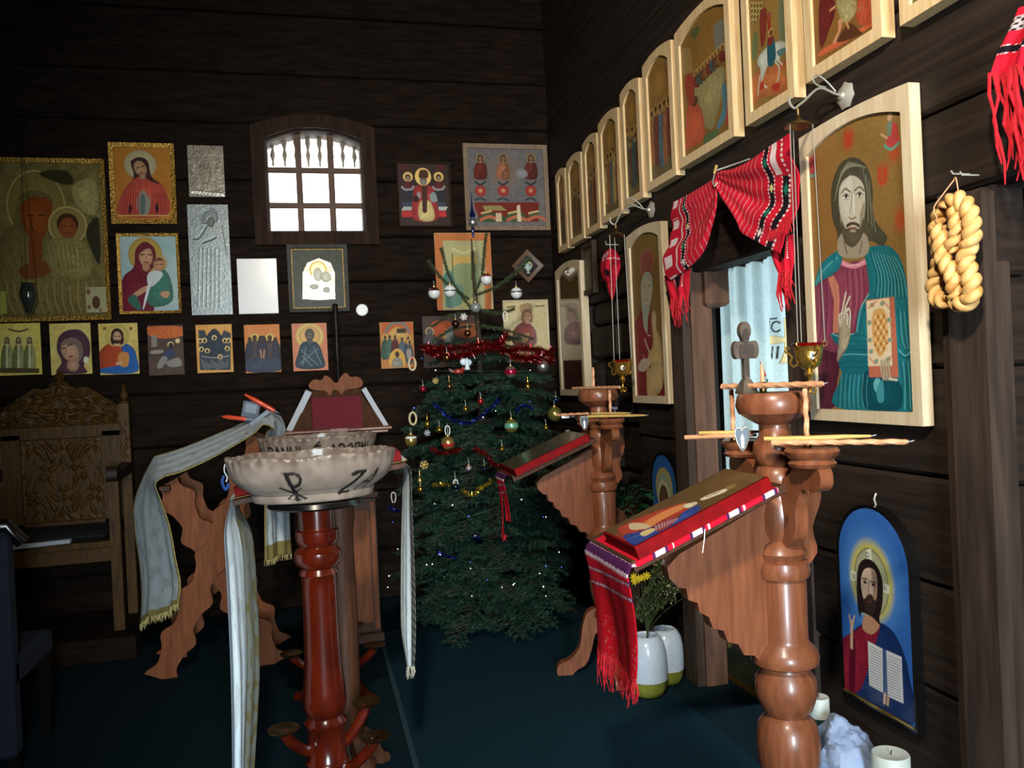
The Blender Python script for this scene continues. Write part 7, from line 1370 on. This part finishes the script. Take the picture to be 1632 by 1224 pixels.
bauble(726, 776, 6, om('night', (20, 34, 52)), 'night blue bauble on a white ribbon loop', None, None, .03)
bauble(800, 716, 4.5, om('gold', (230, 186, 60)), 'small gold bauble at the end of the lower red tinsel')
bauble(700, 685, 5, om('gold', (230, 186, 60)), 'small gold bauble above the pale gold printed one')
bauble(870, 682, 4.5, om('gold', (230, 186, 60)), 'small gold bauble left below the green gold one')
bauble(670, 780, 5, om('gold', (230, 186, 60)), 'small gold bauble low on the left behind the white towel')
# other hangings
def hang(px, py, name, label, cat, y=None): return thing(name, label, cat, surf(px, py, 1., y))
for px, py, lb in ((657, 580, 'upper straw coloured wreath ring at the left edge of the tree'), (658, 667, 'lower straw coloured wreath ring at the left edge of the tree')):
    t = hang(px, py, 'wreath_ring', lb, 'ornament', 4.6); MB().tube([(.019*math.cos(a), 0, .034*math.sin(a)) for a in np.linspace(0, 6.283, 25)[:-1]], [.0055+.0012*(i % 2) for i in range(24)], 7, close=True).build('ring', 'tiny', t); MB().tube([(0, 0, .036), (0, .01, .055)], .001, 4).build('hook', 'wire', t)
    if py < 600: MB().ball((0, -.004, .028), .008, 8, 6).build('bow', 'rednet', t)
t = hang(743, 580, 'angel_ornament', 'white heart winged angel figure in the middle of the tree top', 'ornament'); w_ = om('porcelain', (200, 220, 230), 0, .3); MB().ball((-.014, 0, .012), .020, 10, 8, (1, .5, 1)).build('wing', w_, t); MB().ball((.014, 0, .008), .018, 10, 8, (1, .5, 1)).build('wing', w_, t); MB().lathe([(.016, -.032), (.012, -.01), (.008, .014), (.010, .024), (.002, .034)], 10, (.004, -.006, 0)).build('gown', w_, t)
t = hang(731, 592, 'bird_ornament', 'red and brown bird ornament left below the white angel', 'ornament'); b_ = om('birdred', (150, 44, 36), .1, .4); MB().ball((0, 0, 0), .02, 10, 8, (1.5, .8, .8)).build('body', b_, t); MB().ball((.026, 0, .014), .011, 8, 6).build('head', b_, t); MB().prism([(-.02, .004), (-.055, .02), (-.05, .0), (-.022, -.008)], -.004, .004).build('tail', om('birdbrown', (96, 56, 40), .0, .5), t)
for px, py, lb, k, m in ((739, 505, 'white snowflake ornament beside the leader above the red tinsel', .9, 'paper'), (681, 690, 'grey snowflake ornament at the left edge below the small gold drop', .8, 'page'), (694, 607, 'pale gold star ornament left in the tree below the tinsel', .8, 'waxy'), (676, 741, 'straw star ornament left below the pale gold baubles', 1.1, 'waxy'), (905, 690, 'white ribbon star at the right edge beside the far stand', .8, 'paper')):
    t = hang(px, py, 'star_ornament', lb, 'ornament', 4.55 if py < 520 else (4.45 if px > 900 else None)); mb = MB()
    for i in range(6): a = i*math.pi/3+.2; mb.tube([(0, 0, 0), (.024*k*math.cos(a), 0, .024*k*math.sin(a))], [.0035*k, .0016*k], 5); [mb.tube([(.013*k*math.cos(a), 0, .013*k*math.sin(a)), (.02*k*math.cos(a+s_), 0, .02*k*math.sin(a+s_))], .0014*k, 4) for s_ in (-.45, .45)]
    mb.build('rays', m, t); MB().ball((0, 0, 0), .006*k, 8, 6).build('centre', m, t)
for px, py, c, lb in ((841, 612, 'gold', 'long gold drop ornament right of the silver and pink bauble'), (681, 672, 'gold', 'gold drop ornament at the left edge right of the lower wreath ring'), (716, 612, 'bronze', 'bronze cone drop ornament left of the middle of the tree'), (669, 762, 'palegold', 'pale icicle drop low at the left edge')):
    t = hang(px, py, 'drop_ornament', lb, 'ornament'); MB().lathe([(.001, -.040), (.006, -.034), (.014, -.018), (.011, -.004), (.004, .006), (.006, .014), (.003, .03), (.001, .045)], 12).build('drop', OM[c], t)
for px, py, lb in ((726, 768, 'white satin ribbon loop in the lower middle of the tree'), (713, 682, 'white satin ribbon loop above the printed gold bauble'), (627, 788, 'white satin ribbon loop low at the left edge'), (805, 500, 'white thread bow right of the leader')):
    t = hang(px, py, 'ribbon_loop', lb, 'ribbon', 4.55 if py < 510 else None); MB().tube([(.016*math.sin(a)*(.5+.5*math.cos(a/2)**2), 0, -.02+.032*math.cos(a)) for a in np.linspace(-2.6, 2.6, 18)], .0026, 5).build('ribbon', 'paper', t)
t = hang(753, 352, 'tree_topper', 'blue and silver glass spire at the top of the fir', 'tree topper', 4.79); nb = om('topblue', (30, 50, 110), .7, .1)
MB().lathe([(.004, -.10), (.009, -.085), (.006, -.07), (.012, -.05), (.008, -.04), (.006, -.025)], 14).build('stem', nb, t); MB().ball((0, 0, -.01), .028, 16, 12).build('silver_ball', OM['silver'], t); MB().lathe([(.008, .016), (.018, .03), (.017, .045), (.009, .055), (.006, .08), (.003, .13), (.001, .17)], 14).build('spire', nb, t)
# tinsel
def tinsel(paths, name, label, m, w=.03, dens=2600, f=1.02, strand=.0014):
    t = thing(name, label, 'tinsel', surf(*paths[0][0], f)); o0 = Vector(t.location)
    for path in paths:
        P3 = np.array([tuple(surf(a, b, f)-o0) for a, b in smooth(path, 5, False)]); P3 = curve([tuple(q) for q in P3], np.linspace(0, 1, 80)); L_ = np.linalg.norm(np.diff(P3, axis=0), axis=1).sum(); N = int(L_*dens)
        i = rng.random(N)*78.99; k = i.astype(int); c = P3[k]+(P3[k+1]-P3[k])*(i-k)[:, None]; u = rng.normal(size=(N, 3)); u /= np.linalg.norm(u, axis=1)[:, None]; e = c+u*w*(.5+.6*rng.random(N))[:, None]; q = np.cross(u, rng.normal(size=(N, 3))); q /= np.linalg.norm(q, axis=1)[:, None]
        V = np.stack([c-q*strand, c+q*strand, e+q*strand*.6, e-q*strand*.6], 1).reshape(-1, 3); mb = MB(); mb.v = [tuple(v) for v in V]; mb.f = [(4*j, 4*j+1, 4*j+2, 4*j+3) for j in range(N)]; o = mb.build('strands', m, t); o['kind'] = 'stuff'
        MB().tube([tuple(v) for v in P3[::4]], .002, 5).build('core', m, t)
rt_ = om('tinselred', (128, 5, 11), .75, .25); bt_ = om('tinselblue', (20, 42, 130), .8, .22); gt_ = om('tinselgold', (180, 160, 50), .85, .22)
tinsel([[(672, 552), (700, 556), (740, 553), (775, 548), (800, 556), (830, 570), (862, 566), (884, 556)], [(680, 560), (720, 568), (760, 560), (795, 548), (808, 530)], [(800, 560), (835, 556), (870, 562), (878, 575), (840, 572), (815, 566)]], 'tinsel_garland', 'thick red tinsel garland round the upper tree', rt_, .034, 3000)
tinsel([[(686, 714), (705, 722), (735, 716)], [(756, 715), (775, 725), (790, 742), (810, 740), (835, 730), (862, 722), (880, 715)]], 'tinsel_garland', 'lower dark red tinsel swag reaching towards the far stand', rt_, .022, 2200)
tinsel([[(690, 642), (705, 655), (720, 668), (745, 674), (765, 665), (785, 648), (795, 636)], [(822, 656), (835, 646), (850, 652)]], 'tinsel_garland', 'upper blue tinsel swag across the middle of the tree', bt_, .018, 2200)
tinsel([[(738, 782), (752, 790), (765, 778), (785, 766)], [(690, 772), (715, 772)]], 'tinsel_garland', 'short gold tinsel swag low in the tree', gt_, .02, 2200)
tinsel([[(697, 880), (712, 886), (728, 890)], [(620, 808), (636, 816)], [(755, 855), (768, 860)]], 'tinsel_garland', 'blue tinsel bits near the bottom of the tree', bt_, .018, 1800)
# fairy lights
ls = thing('light_string', 'string of tiny blue and white fairy lights winding through the lower tree', 'lights', (TC.x, TC.y, .4)); ew = mat('lit_white_bulb', (255, 246, 226), .3, emit=5.); eb = mat('lit_blue_bulb', (70, 90, 255), .3, emit=5.); r = random.Random(21)
pl = [(693, 803), (747, 823), (689, 899), (634, 875), (835, 745), (801, 783), (831, 796), (701, 880), (870, 824), (910, 828), (866, 824), (757, 854), (702, 884), (749, 896), (680, 900), (750, 906), (895, 904), (820, 930), (866, 935), (870, 902), (818, 932), (860, 914), (777, 924), (800, 936), (752, 950), (626, 832), (620, 918), (618, 936), (672, 571), (694, 590), (845, 590), (660, 650), (870, 950), (891, 880), (706, 660), (770, 665), (790, 655), (845, 640), (721, 805), (640, 845)]
pp = []
for i, (a, b) in enumerate(pl):
    p = surf(a, b, 1.01)-Vector(ls.location); pp.append(p); MB().ball(p, r.uniform(.0018, .0034), 8, 6).build('bulb', eb if i % 3 == 1 else ew, ls)
pp.sort(key=lambda v: (round(v.z*6), v.x)); MB().tube([tuple(v+Vector((0, .012, -.004))) for v in pp], .0012, 4).build('wire', 'needle', ls)

# ================================================================ pieces of a part go one level deeper
NEST = dict(ruby_glass='cup', enamel_medallion='cup', finial_scroll='cup', scroll_ornament='cup', bracket_scroll='bracket_arm', side_dish=('side_bracket', 'dish_arm'), front_panel='cabinet_body', pilaster='cabinet_body', carved_panel='backrest', panel_rail='backrest',
            finial='back_post', carved_strip='back_post', crest_finial='carved_crest', hook='cap', bead_rim='heart', bead_motif='heart', relief='cross_body', wick='wax_body', band='wax_body', gold_fillet='frame', gilt_fillet='frame', top_cloth=None, label_plate='box_body', nozzle='body', end_cap='body', dove='backing', stop_rail='slope_board', sand_fill='top_bowl', curtain_ring='curtain_rod', basket_handle='basket', pages='cover')
def mid(o): return sum((Vector(c) for c in o.bound_box), Vector())/8
for root in [o for o in C.objects if o.parent is None and not o.data and len(o.children)]:
    ch = list(root.children); base = lambda o: o.name.split('.')[0]
    for o in ch:
        t = NEST.get(base(o))
        if not t: continue
        c = [q for q in ch if q is not o and base(q) in ((t,) if isinstance(t, str) else t) and q.parent == root]
        if c: o.parent = min(c, key=lambda q: (mid(q)-mid(o)).length)
